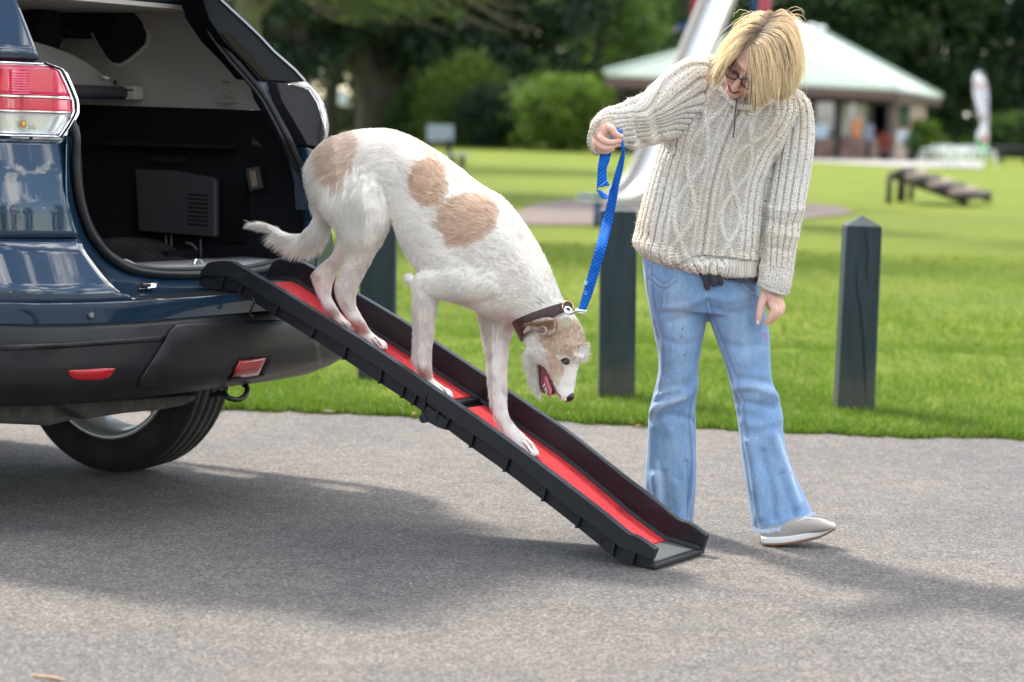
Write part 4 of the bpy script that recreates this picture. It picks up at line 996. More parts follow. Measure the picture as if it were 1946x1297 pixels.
# body shell forward of the opening so that the car is closed and casts its shadow
box('roof', (-.13-.62, .50, 1.665), (-.13+.62, 3.4, 1.70), M_paint, parent=car, frame=lambda x, y, z: cp(x, y, z), bev=.015)
for s_ in (-1, 1):
    prof_ = [(2.1, .95), (2.1, 1.20), (.9, 1.20), (.45, 1.20)]
    u0 = UC + s_*(HA-.01)
    extrude('side_panel', [cp(u0, 1.62, .40), cp(u0, 4.3, .40), cp(u0, 4.3, 1.02), cp(u0, 3.7, 1.12), cp(u0, 1.62, 1.20)], UV_*-.04*s_, M_paint, parent=car, bev=.01)
    extrude('side_glass', [cp(u0-.02*s_, .9, 1.21), cp(u0-.02*s_, 3.6, 1.14), cp(u0-.26*s_, 3.0, 1.66), cp(u0-.26*s_, 1.0, 1.66)], UV_*-.01*s_, M_glass, parent=car)
extrude('bonnet', [cp(UC-HA+.02, 3.6, 1.12), cp(UC+HA-.02, 3.6, 1.12), cp(UC+HA-.1, 4.6, .95), cp(UC-HA+.1, 4.6, .95)], ZV*-.5, M_paint, parent=car, bev=.03)
extrude('windscreen', [cp(UC-HA+.05, 3.7, 1.13), cp(UC+HA-.05, 3.7, 1.13), cp(UC+.6, 2.95, 1.66), cp(UC-.6, 2.95, 1.66)], FV*-.01, M_glass, parent=car)
box('floor_pan', (UC-.80, .9, .40), (UC+.80, 4.2, .44), M_under, parent=car, frame=lambda x, y, z: cp(x, y, z))
box('wheel_well', (UC+.45, .55, .40), (UC+.87, .62, .80), M_blackp, parent=car, frame=lambda x, y, z: cp(x, y, z))
box('boot_tub', (-.80, .14, .42), (.62, 1.3, zf-.06), M_blackp, parent=car, frame=lambda x, y, z: cp(x, y, z))
# tailgate, raised
tg = bpy.data.objects.new('tailgate', None); tg.location = (0, 0, 0); 
hin = (.62, 1.70); 
def tgf(x, y, z): a = R(24); return cp(x, hin[0] - y*math.cos(a) - z*math.sin(a)*-1, hin[1] + y*math.sin(a) + z*math.cos(a))
tgo = box('tailgate', (UC-.62, 0, 0), (UC+.62, .62, .06), M_paint, parent=car, frame=tgf, bev=.02)
box('tailgate_window', (UC-.52, .08, .062), (UC+.52, .42, .07), M_glass, parent=tgo, frame=tgf)
box('tailgate_trim', (UC-.58, .05, -.03), (UC+.58, .60, -.002), M_greyp, parent=tgo, frame=tgf, bev=.01)
# undershield, silencer, tow eye, lower clips
extrude('silencer', [atw(x, y, .25) for x, y in [(-60, 760), (110, 762), (150, 775), (162, 783), (140, 800), (100, 810), (-60, 803)]], FV*.35, M_under, parent=car, bev=.03)
extrude('undershield', [atw(x, y, .2) for x, y in [(110, 763), (230, 760), (375, 750), (372, 762), (350, 772), (320, 778), (240, 786), (165, 797)]], FV*.25, M_under, parent=car, bev=.01)
tube('tow_eye', [atw(400, 752, .1), atw(425, 748, .05), atw(433, 756, .03), atw(452, 760, .02), atw(466, 752, .02), atw(470, 738, .04), atw(462, 730, .08)], .009, M_rubber, 8, 24, parent=car)
tube('axle_beam', [cp(-.8, .95, .33), cp(.6, .95, .33)], .03, M_under, 8, parent=car)
# wheels
gw = gnd(231, 893); uw, ww, _ = cf(gw); RW = .42; RK = RW-.352
def lathe(name, prof, cu, cw, cz, mats, parent, n=72, smooth=True, mod=None):
    """prof: (r, u offset)"""
    V = []; Fc = []
    for i, (r, du) in enumerate(prof):
        for k in range(n):
            a = 2*math.pi*k/n; rr = r + RK; V.append(cp(cu+du, cw+rr*math.cos(a), cz+rr*math.sin(a)))
    for i in range(len(prof)-1):
        for k in range(n): Fc.append((i*n+k, i*n+(k+1) % n, (i+1)*n+(k+1) % n, (i+1)*n+k))
    return mesh(name, V, Fc, mats, smooth=smooth, parent=parent)
def wheel(u, w, sgn):
    wh = bpy.data.objects.new('wheel', None)
    r = .352; ty = [(.222, -.088), (.235, -.098), (.262, -.112), (.300, -.113), (.330, -.105), (.343, -.092)]
    groove = []
    for a, b_ in ((-.090, -.066), (-.058, -.024), (-.016, .016), (.024, .058), (.066, .090)): groove += [(r-.002*abs(a*30), a), (r-.002*abs(b_*30), b_), (r-.011, b_+.0012), (r-.011, b_+.0068)]
    ty += groove[:-2] + [(q[0], -q[1]) for q in [(.343, -.092), (.330, -.105), (.300, -.113), (.262, -.112), (.235, -.098), (.222, -.088)]]
    t = lathe('tyre', ty, u, w, RW, M_tyre, car)
    rim = lathe('rim', [(.226, -.092), (.232, -.098), (.226, -.102), (.212, -.095), (.205, -.080), (.196, -.05), (.19, 0), (.196, .07), (.212, .085), (.226, .092)], u, w, RW, M_alloy, t)
    gs = []
    for k in range(5):
        a = 2*math.pi*k/5+.38
        for da in (-.16, .16):
            p0 = cp(u+.05*sgn, w+.05*math.cos(a), RW+.05*math.sin(a)); p1 = cp(u+.075*sgn, w+.262*math.cos(a+da), RW+.262*math.sin(a+da)); gs.append(tube_geo([p0, p1], [.022, .015], 8))
    gs.append(tube_geo([cp(u+.03*sgn, w, RW), cp(u+.075*sgn, w, RW)], [.065, .06], 20))
    V, F_ = merge(gs); mesh('spokes', V, F_, M_alloy, parent=t, smooth=False)
    V, F_ = merge([tube_geo([cp(u-.01*sgn, w, RW), cp(u+.01*sgn, w, RW)], [.135, .135], 32), tube_geo([cp(u-.09*sgn, w, RW), cp(u, w, RW)], [.05, .07], 16), box_geo((-.05*sgn-.03, .08, -.09), (.0, .15, .09), lambda x, y, z: cp(u+x, w+y, RW+z))])
    mesh('brake_disc', V, F_, M_under, parent=t)
wheel(uw, ww, 1); wheel(2*UC-uw-.03, ww+.20, -1); wheel(uw, ww+2.7, 1); wheel(2*UC-uw, ww+2.7, -1)

# ================================================================== RAMP
M_rp = mat('black_ramp_plastic', (.009, .0098, .013), .42, spec=.38, bump=(900, .5, .0006), noise=(5, (.015, .017, .021), .35, .7))
M_redc = mat('red_grip_surface', (.60, .020, .026), .88, bump=(420, 1, .002))
nt, b = nodes(M_redc); tcr = nt.nodes.new('ShaderNodeTexCoord'); r1_ = noise_node(nt, tcr, 420, 3, rough=.7); r2_ = noise_node(nt, tcr, 14, 5, rough=.7)
g1_ = ramp(nt, r1_.outputs['Fac'], [(.32, (.26, .008, .011)), (.5, (.52, .014, .020)), (.68, (.80, .07, .07))]); g2_ = ramp(nt, r2_.outputs['Fac'], [(.30, (.62, .60, .60)), (.48, (1, 1, 1)), (.8, (1.05, 1.05, 1.05))])
nt.links.new(mix(nt, 1.0, g1_.outputs[0], g2_.outputs[0], 'MULTIPLY'), b.inputs['Base Color'])
nt, b = nodes(M_rp); tcr = nt.nodes.new('ShaderNodeTexCoord'); sc1 = noise_node(nt, tcr, 40, 6, rough=.75, mapscale=(.25, .25, 2.2)); sc2 = ramp(nt, sc1.outputs['Fac'], [(.55, (.009, .0098, .013)), (.66, (.020, .021, .024)), (.74, (.045, .045, .046))]); nt.links.new(sc2.outputs[0], b.inputs['Base Color'])
rg_ = ramp(nt, sc1.outputs['Fac'], [(.4, (.36, .36, .36)), (.7, (.62, .62, .62))]); nt.links.new(rg_.outputs[0], b.inputs['Roughness'])
M_grip = mat('grey_grip_surface', (.05, .058, .058), .8, noise=(300, (.10, .11, .11), .5, .75), bump=(400, .7, .001))
rampo = thing('dog_ramp', tuple((gnd(1240, 1085)+gnd(1332, 1058))/2), 'long black folding dog ramp with red surface from car boot to road', 'ramp')
UN = -.17
rt_ = [(382, 516), (392.5, 502.5), (404, 498), (420, 496.5), (436.5, 498), (448, 502.5), (531, 551), (616, 603), (700, 655), (825, 742), (914, 801), (1051, 897), (1080, 917), (1146, 965), (1192, 1001), (1202, 1006), (1220, 1020), (1243, 1041)]
rt_ = [(382, 516), (392.5, 502.5), (404, 498), (420, 496.5), (436.5, 498), (448, 502.5), (531, 551), (616, 603.5), (700, 655), (825, 740), (914, 802), (1000, 865), (1080, 925.5), (1146, 976.5), (1192, 1014), (1202, 1017.6), (1220, 1027), (1245, 1045)]
rb_ = [(375, 534), (384, 525), (400, 524), (415, 524.5), (430, 525.6), (443, 530), (522, 579), (608, 630), (700, 686), (808, 763), (900, 827), (977, 878), (1080, 965), (1134, 1005), (1179, 1040), (1203, 1049), (1215, 1055), (1237, 1064)]
bt_ = [(372, 542), (384, 548), (400, 550), (416, 551), (430, 553), (452, 561), (517, 601), (600, 652), (700, 718), (798, 783), (890, 851), (956, 898), (1060, 978), (1110, 1018), (1157, 1056), (1180, 1068), (1197, 1074), (1235, 1085)]
NR = 90
def rows_u(c, u, n=NR): return [atu(x, y, u) for x, y in crom(c, n)]
T_n, B_n, L_n = rows_u(rt_, UN), rows_u(rb_, UN), rows_u(bt_, UN)
for p in L_n: p.z = max(p.z, .004)
strip_solid('near_rail', T_n, B_n, UV_*.028, M_rp, parent=rampo, bev=.004)
nw = strip_solid('near_skirt', [p + UV_*.014 for p in B_n], [p + UV_*.016 for p in L_n], UV_*.008, M_rp, parent=rampo)
# ribs on the skirt
tT, tL = crom(rb_, 400), crom(bt_, 400)
for x in (419, 455, 521, 591, 652, 721, 764, 783, 804, 828, 847, 893, 960, 1030, 1096, 1163, 1201):
    i = int(np.argmin(abs(tT[:, 0]-x-4))); j = int(np.argmin(abs(tL[:, 0]-x+3))); a, b_ = atu(*tT[i], UN), atu(*tL[j], UN); b_.z = max(b_.z, .004)
    wv_ = FV*.004
    extrude('skirt_rib', [a+wv_+UV_*.002, a-wv_+UV_*.002, b_-wv_+UV_*.003, b_+wv_+UV_*.003], UV_*.014, M_rp, parent=rampo)
# far rail and deck
ft_ = [(505, 520), (517.5, 499), (531, 493), (557, 493.7), (572, 498), (598, 512), (640, 538), (700, 572), (786, 624), (825, 651), (926, 718), (1000, 768), (1080, 823), (1177, 900), (1241, 949), (1277, 979), (1292, 989), (1310, 995), (1342, 1018)]
fb_ = [(500, 534), (520, 533), (540, 533), (557, 535), (572, 542), (598, 559), (640, 587), (708.6, 631.5), (783, 679), (825, 706), (914, 764), (990, 815), (1080, 878), (1170, 952), (1195, 974), (1240, 1008), (1266, 1026), (1290, 1033), (1331, 1045.6)]
T_f, B_f = rows_u(ft_, .145), rows_u(fb_, .145)
L_f = [b_ - Vector((0, 0, .045)) for b_ in B_f]
for p in L_f: p.z = max(p.z, .004)
strip_solid('far_rail', T_f, L_f, UV_*.028, M_rp, parent=rampo, bev=.005)
strip_solid('far_rail_lip', [b_ - UV_*.006 + ZV*.001 for b_ in B_f], [b_ - UV_*.001 + ZV*.012 for b_ in B_f], UV_*.004, M_rp, parent=rampo)
# deck surface point by arc parameter
DW = [cf(p)[1] for p in B_f]; DZ = [cf(p)[2] for p in B_f]
_o = np.argsort(DW); DWs, DZs = np.array(DW)[_o], np.array(DZ)[_o]
def deck_z(w): return float(np.interp(w, DWs, DZs))
def deck(x, y, lift=0):
    """deck point under a pixel"""
    lo, hi = -.3, .3
    for _ in range(30):
        m_ = (lo+hi)/2; u, w, z = cf(atu(x, y, m_))
        if z > deck_z(w)+lift: lo = m_      # ray is above the deck: go deeper
        else: hi = m_
    return atu(x, y, (lo+hi)/2)
def deck_part(name, w0, w1, u0, u1, lift, th_, m):
    ws = np.linspace(w0, w1, max(2, int(abs(w1-w0)/.03))); A = [cp(u0, w, deck_z(w)+lift) for w in ws]; B = [cp(u1, w, deck_z(w)+lift) for w in ws]
    return strip_solid(name, A, B, (0, 0, -th_), m, parent=rampo)
wTop = cf(B_f[2])[1]; wRed1 = cf(atu(557, 535, .145))[1]; wH = cf(atu(914, 764, .145))[1]; wRed0 = cf(atu(1266, 1027, .145))[1]; wBot = cf(B_f[-1])[1]
deck_part('deck', wBot, wTop, UN+.028, .145, -.006, .018, M_rp)
deck_part('upper_red_surface', wH+.035, wRed1, UN+.03, .138, .0, .005, M_redc)
deck_part('lower_red_surface', wRed0, wH-.018, UN+.03, .138, .0, .005, M_redc)
deck_part('top_grip_plate', wRed1+.004, wTop, UN+.03, .138, .0, .005, M_grip)
deck_part('foot_grip_plate', wBot+.012, wRed0-.004, UN+.03, .138, -.001, .005, M_grip)
tube('hinge_bar', [cp(UN+.03, wH+.012, deck_z(wH)+.002), cp(.145, wH+.012, deck_z(wH)+.002)], .012, M_rp, 10, parent=rampo)
pe0, pe1 = cp(UN, wBot+.0, 0), cp(.17, wBot, 0)
# front foot face
eL = [cp(UN+.003, wBot-.004, max(.004, 0)), cp(.17, wBot-.004, .004), cp(.17, wBot-.004, deck_z(wBot)), cp(UN+.003, wBot-.004, deck_z(wBot))]
extrude('foot_face', eL, FV*.02, M_rp, parent=rampo, bev=.003)
# underside box between the skirts
U1 = [cp(UN+.03, cf(p)[1], max(.01, cf(p)[2]+.01)) for p in L_n]; U2 = [p + UV_*.27 for p in U1]
strip_solid('underside', U1, U2, (0, 0, .006), M_rp, parent=rampo)
# rail joints at the hinge, hinge pin, latch and screw
for rail, u_, x0, y0, x1, y1 in ((0, UN-.0008, 816, 736, 808, 763), ):
    tube('rail_joint', [atu(x0, y0, u_), atu(x1, y1, u_)], .0018, M_rubber, 6, parent=rampo)
tube('rail_joint', [atu(914, 763, .1445), atu(923, 737, .1445), atu(926, 719, .1445)], .0018, M_rubber, 6, parent=rampo)
c_ = atu(804, 796, UN+.004); V, F_ = tube_geo([c_, c_+UV_*.03], [.014, .014], 16); mesh('hinge_knuckle', V, F_, M_rp, parent=rampo)
extrude('hinge_plate', [atu(x, y, UN+.006) for x, y in [(800, 783), (812, 772), (850, 800), (848, 818), (830, 812), (808, 800)]], UV_*.012, M_rp, parent=rampo, bev=.002)
tube('latch_strap', [atu(479, 566, UN), atu(483, 575, UN-.004), atu(478, 588, UN-.004), atu(474, 598, UN), atu(482, 602, UN)], .004, M_rubber, 6, 14, parent=rampo)
c_ = atu(1139, 1030, UN+.012); V, F_ = tube_geo([c_, c_+UV_*.01], [.006, .006], 14); mesh('screw', V, F_, M_rubber, parent=rampo)
for x, y in ((720, 627), (1020, 850)): pass
# ================================================================== DOG
def section_loft(secs, mode, n=24, m=40, ex=2.0, caps=True):
    """secs rows: x1,y1,x2,y2, depth(u or d), half thickness. x1,y1 = one silhouette edge, x2,y2 = the other. Returns geo and samples."""
    S = crom(secs, m); V = []; smp = []; dirv = UV_ if mode == 'u' else Vector((0, 1, 0))
    f = atu if mode == 'u' else atd
    for s in S:
        a, b_ = f(s[0], s[1], s[4]), f(s[2], s[3], s[4]); c = (a+b_)/2; h = (a-b_)/2; t = dirv*max(.002, s[5])
        # remove the in-plane shift caused by perspective: keep h perpendicular to the depth direction
        for k in range(n):
            th = 2*math.pi*k/n; cs, sn = math.cos(th), math.sin(th)
            V.append(c + h*math.copysign(abs(cs)**(2/ex), cs) + t*math.copysign(abs(sn)**(2/ex), sn))
        smp.append(c)
    F_ = [(i*n+k, i*n+(k+1) % n, (i+1)*n+(k+1) % n, (i+1)*n+k) for i in range(m-1) for k in range(n)]
    if caps: F_ += [tuple(range(n))[::-1], tuple((m-1)*n+k for k in range(n))]
    return (np.array([tuple(v) for v in V]), F_), smp
def remesh(name, geos, voxel, mats, parent=None, smooth=6, sm_f=.6, sub=0, **kw):
    V, F_ = merge(geos); o = mesh(name+'_src', V, F_, mats)
    rm = o.modifiers.new('r', 'REMESH'); rm.mode = 'VOXEL'; rm.voxel_size = voxel; rm.use_smooth_shade = True
    if smooth: s = o.modifiers.new('s', 'SMOOTH'); s.factor = sm_f; s.iterations = smooth
    if sub: q = o.modifiers.new('q', 'SUBSURF'); q.levels = sub; q.render_levels = sub
    dg = bpy.context.evaluated_depsgraph_get(); dg.update()
    me = bpy.data.meshes.new_from_object(o.evaluated_get(dg)); bpy.data.objects.remove(o)
    me.name = name; me.materials.clear()
    for m_ in (mats if isinstance(mats, (list, tuple)) else [mats]): me.materials.append(m_)
    off = chain_loc(parent) if parent is not None else np.zeros(3)
    if parent is not None: me.transform(Matrix.Translation(-Vector(off)))
    me.polygons.foreach_set('use_smooth', [True]*len(me.polygons))
    o = bpy.data.objects.new(name, me); return link(o, parent, **kw)
def mesh_np(o):
    me = o.data; n = len(me.vertices); co = np.empty(n*3); me.vertices.foreach_get('co', co); no = np.empty(n*3); me.vertices.foreach_get('normal', no)
    return co.reshape(-1, 3), no.reshape(-1, 3)
def set_col(o, C):
    a = o.data.color_attributes.new('col', 'FLOAT_COLOR', 'POINT'); c = np.ones((len(C), 4), np.float32); c[:, :3] = C; a.data.foreach_set('color', c.ravel())

# depth (u) of feet from the contact pixels on the deck
def foot_u(x, y): return cf(deck(x, y))[0]
uNH, uFH, uNF, uFF = [foot_u(*p) for p in ((722, 664), (664, 627), (846, 752), (1012, 866))]
print('foot u', uNH, uFH, uNF, uFF)
torso = [(592, 322, 600, 352, .0, .03), (600, 300, 622, 400, .0, .075), (620, 270, 645, 425, .0, .10), (655, 250, 690, 430, .0, .105), (700, 242, 722, 420, .0, .10), (745, 244, 748, 402, .0, .085), (790, 262, 763, 440, .0, .085), (835, 290, 780, 484, .0, .098),
         (875, 322, 802, 516, .0, .108), (912, 350, 826, 545, .0, .115), (945, 369, 850, 566, .0, .118), (972, 398, 876, 577, .0, .115), (998, 434, 904, 588, .0, .105), (1020, 470, 930, 598, .0, .095), (1038, 505, 952, 606, .0, .083), (1055, 545, 972, 612, .0, .072), (1068, 572, 986, 618, .0, .065), (1080, 590, 998, 640, .0, .062)]
neck_head = [(1072, 574, 984, 612, .0, .064), (1086, 592, 998, 648, .0, .062), (1100, 612, 1006, 668, .0, .062), (1107, 632, 1012, 680, .0, .062), (1109, 655, 1018, 690, .0, .058), (1106, 676, 1030, 697, .0, .050), (1099, 692, 1038, 706, .0, .040), (1095, 712, 1046, 722, .0, .033), (1092, 732, 1054, 738, .0, .030), (1090, 750, 1062, 752, .0, .026), (1087, 762, 1069, 762, .0, .018)]
jaw = [(1040, 668, 1002, 662, .0, .045), (1030, 684, 1003, 682, .0, .038), (1027, 702, 1008, 703, .0, .030), (1029, 722, 1012, 725, .0, .024), (1034, 740, 1022, 741, .0, .017), (1038, 748, 1029, 748, .0, .010)]
nthigh = [(655, 285, 712, 285, -.015, .04), (632, 315, 730, 315, -.04, .055), (612, 348, 742, 348, -.052, .058), (604, 385, 744, 390, -.062, .058), (628, 420, 742, 425, -.062, .052), (648, 450, 728, 458, -.062, .046), (655, 480, 712, 484, -.055, .034), (652, 502, 700, 508, -.05, .026), (638, 530, 687, 535, -.045, .021), (635, 552, 679, 555, -.04, .02), (640, 572, 677, 576, -.03, .019), (650, 590, 684, 594, -.02, .018), (662, 610, 696, 614, -.01, .018), (674, 630, 708, 632, uNH, .020), (690, 648, 721, 643, uNH, .024), (706, 659, 728, 652, uNH, .024), (718, 665, 730, 660, uNH, .017)]
fthigh = [(660, 300, 710, 300, .015, .04), (650, 330, 725, 330, .045, .05), (640, 390, 730, 395, .065, .055), (645, 440, 690, 450, .06, .045), (632, 480, 662, 490, .055, .026), (606, 504, 645, 513, .05, .020), (591, 521, 637, 530, .045, .019), (594, 540, 631, 550, .04, .018), (602, 560, 631, 566, .035, .018), (613, 586, 641, 584, .025, .017), (630, 606, 652, 600, uFH, .018), (646, 618, 660, 609, uFH, .021), (658, 627, 667, 618, uFH, .018), (664, 630, 669, 625, uFH, .012)]
nshould = [(905, 470, 985, 520, -.045, .05), (860, 490, 960, 560, -.070, .05), (822, 503, 915, 573, -.078, .042), (792, 517, 865, 573, -.078, .033), (780, 535, 840, 570, -.076, .028), (782, 552, 836, 572, -.076, .026), (785, 582, 830, 595, -.07, .024), (787, 617, 827, 622, -.06, .022), (786, 650, 824, 652, -.05, .021), (786, 678, 822, 680, -.045, .021), (793, 702, 822, 703, -.035, .020), (800, 720, 826, 722, uNF, .022), (811, 735, 843, 736, uNF, .028), (828, 748, 851, 744, uNF, .027), (842, 757, 852, 752, uNF, .018)]
fshould = [(900, 540, 990, 560, .05, .045), (902, 578, 992, 600, .06, .04), (912, 610, 982, 620, .06, .03), (918, 635, 972, 645, .055, .025), (923, 660, 968, 665, .05, .023), (927, 695, 966, 695, .04, .022), (930, 735, 965, 735, .03, .021), (933, 765, 965, 762, .02, .021), (937, 792, 968, 788, .01, .021), (947, 815, 980, 808, uFF, .021), (962, 836, 997, 826, uFF, .027), (984, 854, 1012, 842, uFF, .029), (1004, 866, 1019, 855, uFF, .020)]
tail = [(598, 300, 622, 340, .0, .028), (588, 330, 618, 362, .0, .027), (586, 372, 624, 388, .0, .024), (592, 403, 628, 410, .0, .021), (582, 426, 620, 448, .0, .018), (564, 440, 598, 472, .0, .015), (540, 438, 566, 474, .0, .013), (512, 424, 528, 452, .0, .011), (490, 418, 500, 438, .0, .009), (474, 422, 480, 430, .0, .005)]
# hair stands off the body: the flesh surface sits a few pixels inside the traced outline
def shrink(secs, px):
    out = []
    for s in secs:
        a = np.array(s[0:2], float); b_ = np.array(s[2:4], float); d = b_-a; L = np.linalg.norm(d); k = min(.3, px/L); out.append((*(a+d*k), *(b_-d*k), s[4], s[5]))
    return out
G = {}
for nm, sc, sh_, nn, mm in (('torso', torso, 3, 32, 70), ('head', neck_head, 2, 28, 50), ('jaw', jaw, 1, 18, 24), ('nthigh', nthigh, 2.5, 22, 64), ('fthigh', fthigh, 2.5, 20, 56), ('nshould', nshould, 3, 22, 64), ('fshould', fshould, 3, 20, 56), ('tail', tail, 7, 14, 44)):
    G[nm] = section_loft(shrink(sc, sh_), 'u', nn, mm, 2.35 if nm == 'torso' else 2.0)
geos = [G[k][0] for k in G]
# toes, brow, cheek, elbow tip
def toe(x, y, u, r=.011, L=.02):
    p = atu(x, y, u); return ell_geo(p, (L, r, r*.95), rot=Matrix.Rotation(R(-30), 3, 'Z') @ Matrix.Rotation(R(28), 3, 'Y'), n=12, m=8)
for (x, y, u0) in ((719, 655, uNH), (662, 621, uFH), (843, 748, uNF), (1006, 858, uFF)):
    for k, du in enumerate((-.032, -.011, .011, .032)):
        x2 = x + (6 if k in (1, 2) else 0); geos.append(toe(x2+1, y + (0 if k < 2 else -2), u0+du, .0122, .024))
geos.append(ell_geo(atu(1102, 676, -.022), (.016, .014, .012))); geos.append(ell_geo(atu(1102, 676, .022), (.016, .014, .012)))
geos.append(ell_geo(atu(1040, 665, -.03), (.035, .028, .04)))
geos.append(ell_geo(atu(778, 530, -.08), (.016, .016, .018)))
M_skin_d = mat('dog_skin', (.7, .5, .45), .7, attr='col', sss=0)
doge = thing('dog', tuple(deck(846, 752)), 'white rough coated dog with tan patches and brown collar walking down the ramp', 'dog')
body = remesh('body', geos, .0040, M_skin_d, doge, smooth=7, sm_f=.5)
OFFD = chain_loc(doge)
co, no = mesh_np(body); Wc = co + OFFD
CAMn = np.array(CAM_R.transposed())
def pix_np(W):
    q = (W - np.array([0, 0, CAM_H])) @ CAMn.T; return CX + FPX*q[:, 0]/-q[:, 2], CY - FPX*q[:, 1]/-q[:, 2]
def in_poly(x, y, poly):
    r = np.zeros(len(x), bool); n_ = len(poly)
    for i in range(n_):
        x1, y1 = poly[i]; x2, y2 = poly[(i+1) % n_]
        c = ((y1 > y) != (y2 > y)) & (x < (x2-x1)*(y-y1)/(y2-y1+1e-9)+x1); r ^= c
    return r
P_rump = [(598, 300), (608, 275), (640, 255), (672, 250), (684, 262), (680, 285), (668, 318), (655, 335), (642, 358), (628, 350), (612, 335)]
P_spine = [(752, 246), (800, 262), (842, 292), (872, 320), (895, 345), (868, 350), (845, 322), (815, 300), (786, 268)]
P_mid = [(812, 300), (830, 303), (846, 325), (853, 350), (848, 378), (836, 392), (815, 396), (797, 388), (782, 372), (776, 352), (778, 330), (790, 312)]
P_ribs = [(870, 372), (892, 364), (925, 372), (945, 392), (950, 410), (938, 440), (915, 458), (885, 470), (850, 472), (848, 452), (835, 440), (828, 415), (838, 392), (852, 382)]
P_head = [(1042, 602), (1060, 606), (1076, 615), (1100, 602), (1108, 630), (1112, 655), (1100, 660), (1086, 680), (1066, 676), (1044, 672), (1024, 650), (1026, 622)]
P_muz = [(1040, 664), (1052, 664), (1064, 684), (1072, 700), (1068, 718), (1060, 735), (1048, 722), (1044, 700)]
WHITE = np.array([.93, .90, .83]); TAN = np.array([.66, .49, .355]); PINK = np.array([.74, .50, .45]); HTAN = np.array([.54, .37, .22])
def ang_noise(W, f, s=0): return np.sin(W[:, 0]*f+s)*np.sin(W[:, 2]*f*1.3+1.7+s)+.6*np.sin(W[:, 0]*f*2.3+W[:, 2]*f*1.9+s)
def coat_colour(W, jx=0, jy=0):
    px, py = pix_np(W); jn_ = ang_noise(W, 75, 1); px = px + jx + 1.6*jn_ + 1.2*ang_noise(W, 170, 3); py = py + jy + 1.6*ang_noise(W, 82, 4)
    C = np.tile(WHITE, (len(W), 1)); cr_ = .94+.05*ang_noise(W, 22); C *= cr_[:, None]
    u = (W - np.array(O_)) @ np.array(UV_)
    nearside = u < .03
    for P, col, al in ((P_rump, TAN, .72), (P_mid, TAN, 1.0), (P_ribs, TAN, .95), (P_spine, TAN, .55), (P_muz, HTAN*1.2, .62)):
        m_ = in_poly(px, py, P) & nearside; C[m_] = C[m_]*(1-al) + col*al
    m_ = in_poly(px, py, P_head); C[m_] = C[m_]*.25 + HTAN*.75
    # pink skin showing on inner legs, belly
    k = np.exp(-(((px-600)/40)**2+((py-540)/40)**2))*.35 + np.exp(-(((px-975)/25)**2+((py-612)/22)**2))*.4
    leg = ((py > 490) & (px < 760)) | ((py > 610) & (px > 880) & (px < 985)) | ((px > 770) & (px < 860) & (py > 560))
    t = np.clip(k + leg*.07, 0, .6)[:, None]; C = C*(1-t) + PINK*t
    g = np.clip(ang_noise(W, 60, 2)-.5, 0, 1)*leg*.35; C = C*(1-g[:, None]) + np.array([.33, .28, .27])*g[:, None]
    return C, leg
Cb, legb = coat_colour(Wc)
pxb, pyb = pix_np(Wc); t = np.where(legb | (pyb > 640), .22, .2)[:, None]; Cb = Cb*(1-t) + Cb*np.array([.93, .72, .66])*t
set_col(body, Cb)
# flow field from lofts (hair lies from head to tail and down the legs)
flows = []
for nm, rev in (('torso', True), ('head', True), ('jaw', False), ('nthigh', False), ('fthigh', False), ('nshould', False), ('fshould', False), ('tail', False)):
    S = np.array([tuple(p) for p in G[nm][1]]); T = np.gradient(S, axis=0); T /= np.linalg.norm(T, axis=1)[:, None]+1e-9
    if rev: T = -T
    V = G[nm][0][0]; nn = len(V)//len(S)
    flows.append((V, np.repeat(T, nn, 0), np.full(len(V), ['torso', 'head', 'jaw', 'nthigh', 'fthigh', 'nshould', 'fshould', 'tail'].index(nm))))
FVt = np.vstack([f[0] for f in flows]); FT = np.vstack([f[1] for f in flows]); FI = np.concatenate([f[2] for f in flows])
kd = KDTree(len(FVt))
for i, p in enumerate(FVt): kd.insert(p, i)
kd.balance()
idx = np.array([kd.find(p)[1] for p in Wc]); vflow, vpart = FT[idx], FI[idx]
def scatter(o, n, co, no, extra, rng_):
    me = o.data; me.calc_loop_triangles(); nt_ = len(me.loop_triangles); tri = np.empty(nt_*3, np.int32); me.loop_triangles.foreach_get('vertices', tri); tri = tri.reshape(-1, 3)
    a, b_, c = co[tri[:, 0]], co[tri[:, 1]], co[tri[:, 2]]; ar = np.linalg.norm(np.cross(b_-a, c-a), axis=1)
    w = ar * extra[tri].mean(1); k = rng_.choice(nt_, n, p=w/w.sum()); r1, r2 = rng_.random(n), rng_.random(n); s = np.sqrt(r1)
    wa_, wb2, wc_ = (1-s)[:, None], (s*(1-r2))[:, None], (s*r2)[:, None]; T3 = tri[k]
    f = lambda A: A[T3[:, 0]]*wa_ + A[T3[:, 1]]*wb2 + A[T3[:, 2]]*wc_
    return f, T3
def hair_object(name, P, rad, colors, m, parent):
    n, k, _ = P.shape; cu = bpy.data.hair_curves.new(name); cu.add_curves([k]*n)
    off = chain_loc(parent); cu.attributes['position'].data.foreach_set('vector', (P-off).astype(np.float32).ravel())
    ra = cu.attributes.get('radius') or cu.attributes.new('radius', 'FLOAT', 'POINT'); ra.data.foreach_set('value', rad.astype(np.float32).ravel())
    ca = cu.attributes.new('col', 'FLOAT_COLOR', 'CURVE'); c = np.ones((n, 4), np.float32); c[:, :3] = colors; ca.data.foreach_set('color', c.ravel())
    cu.materials.append(m); o = bpy.data.objects.new(name, cu); return link(o, parent)
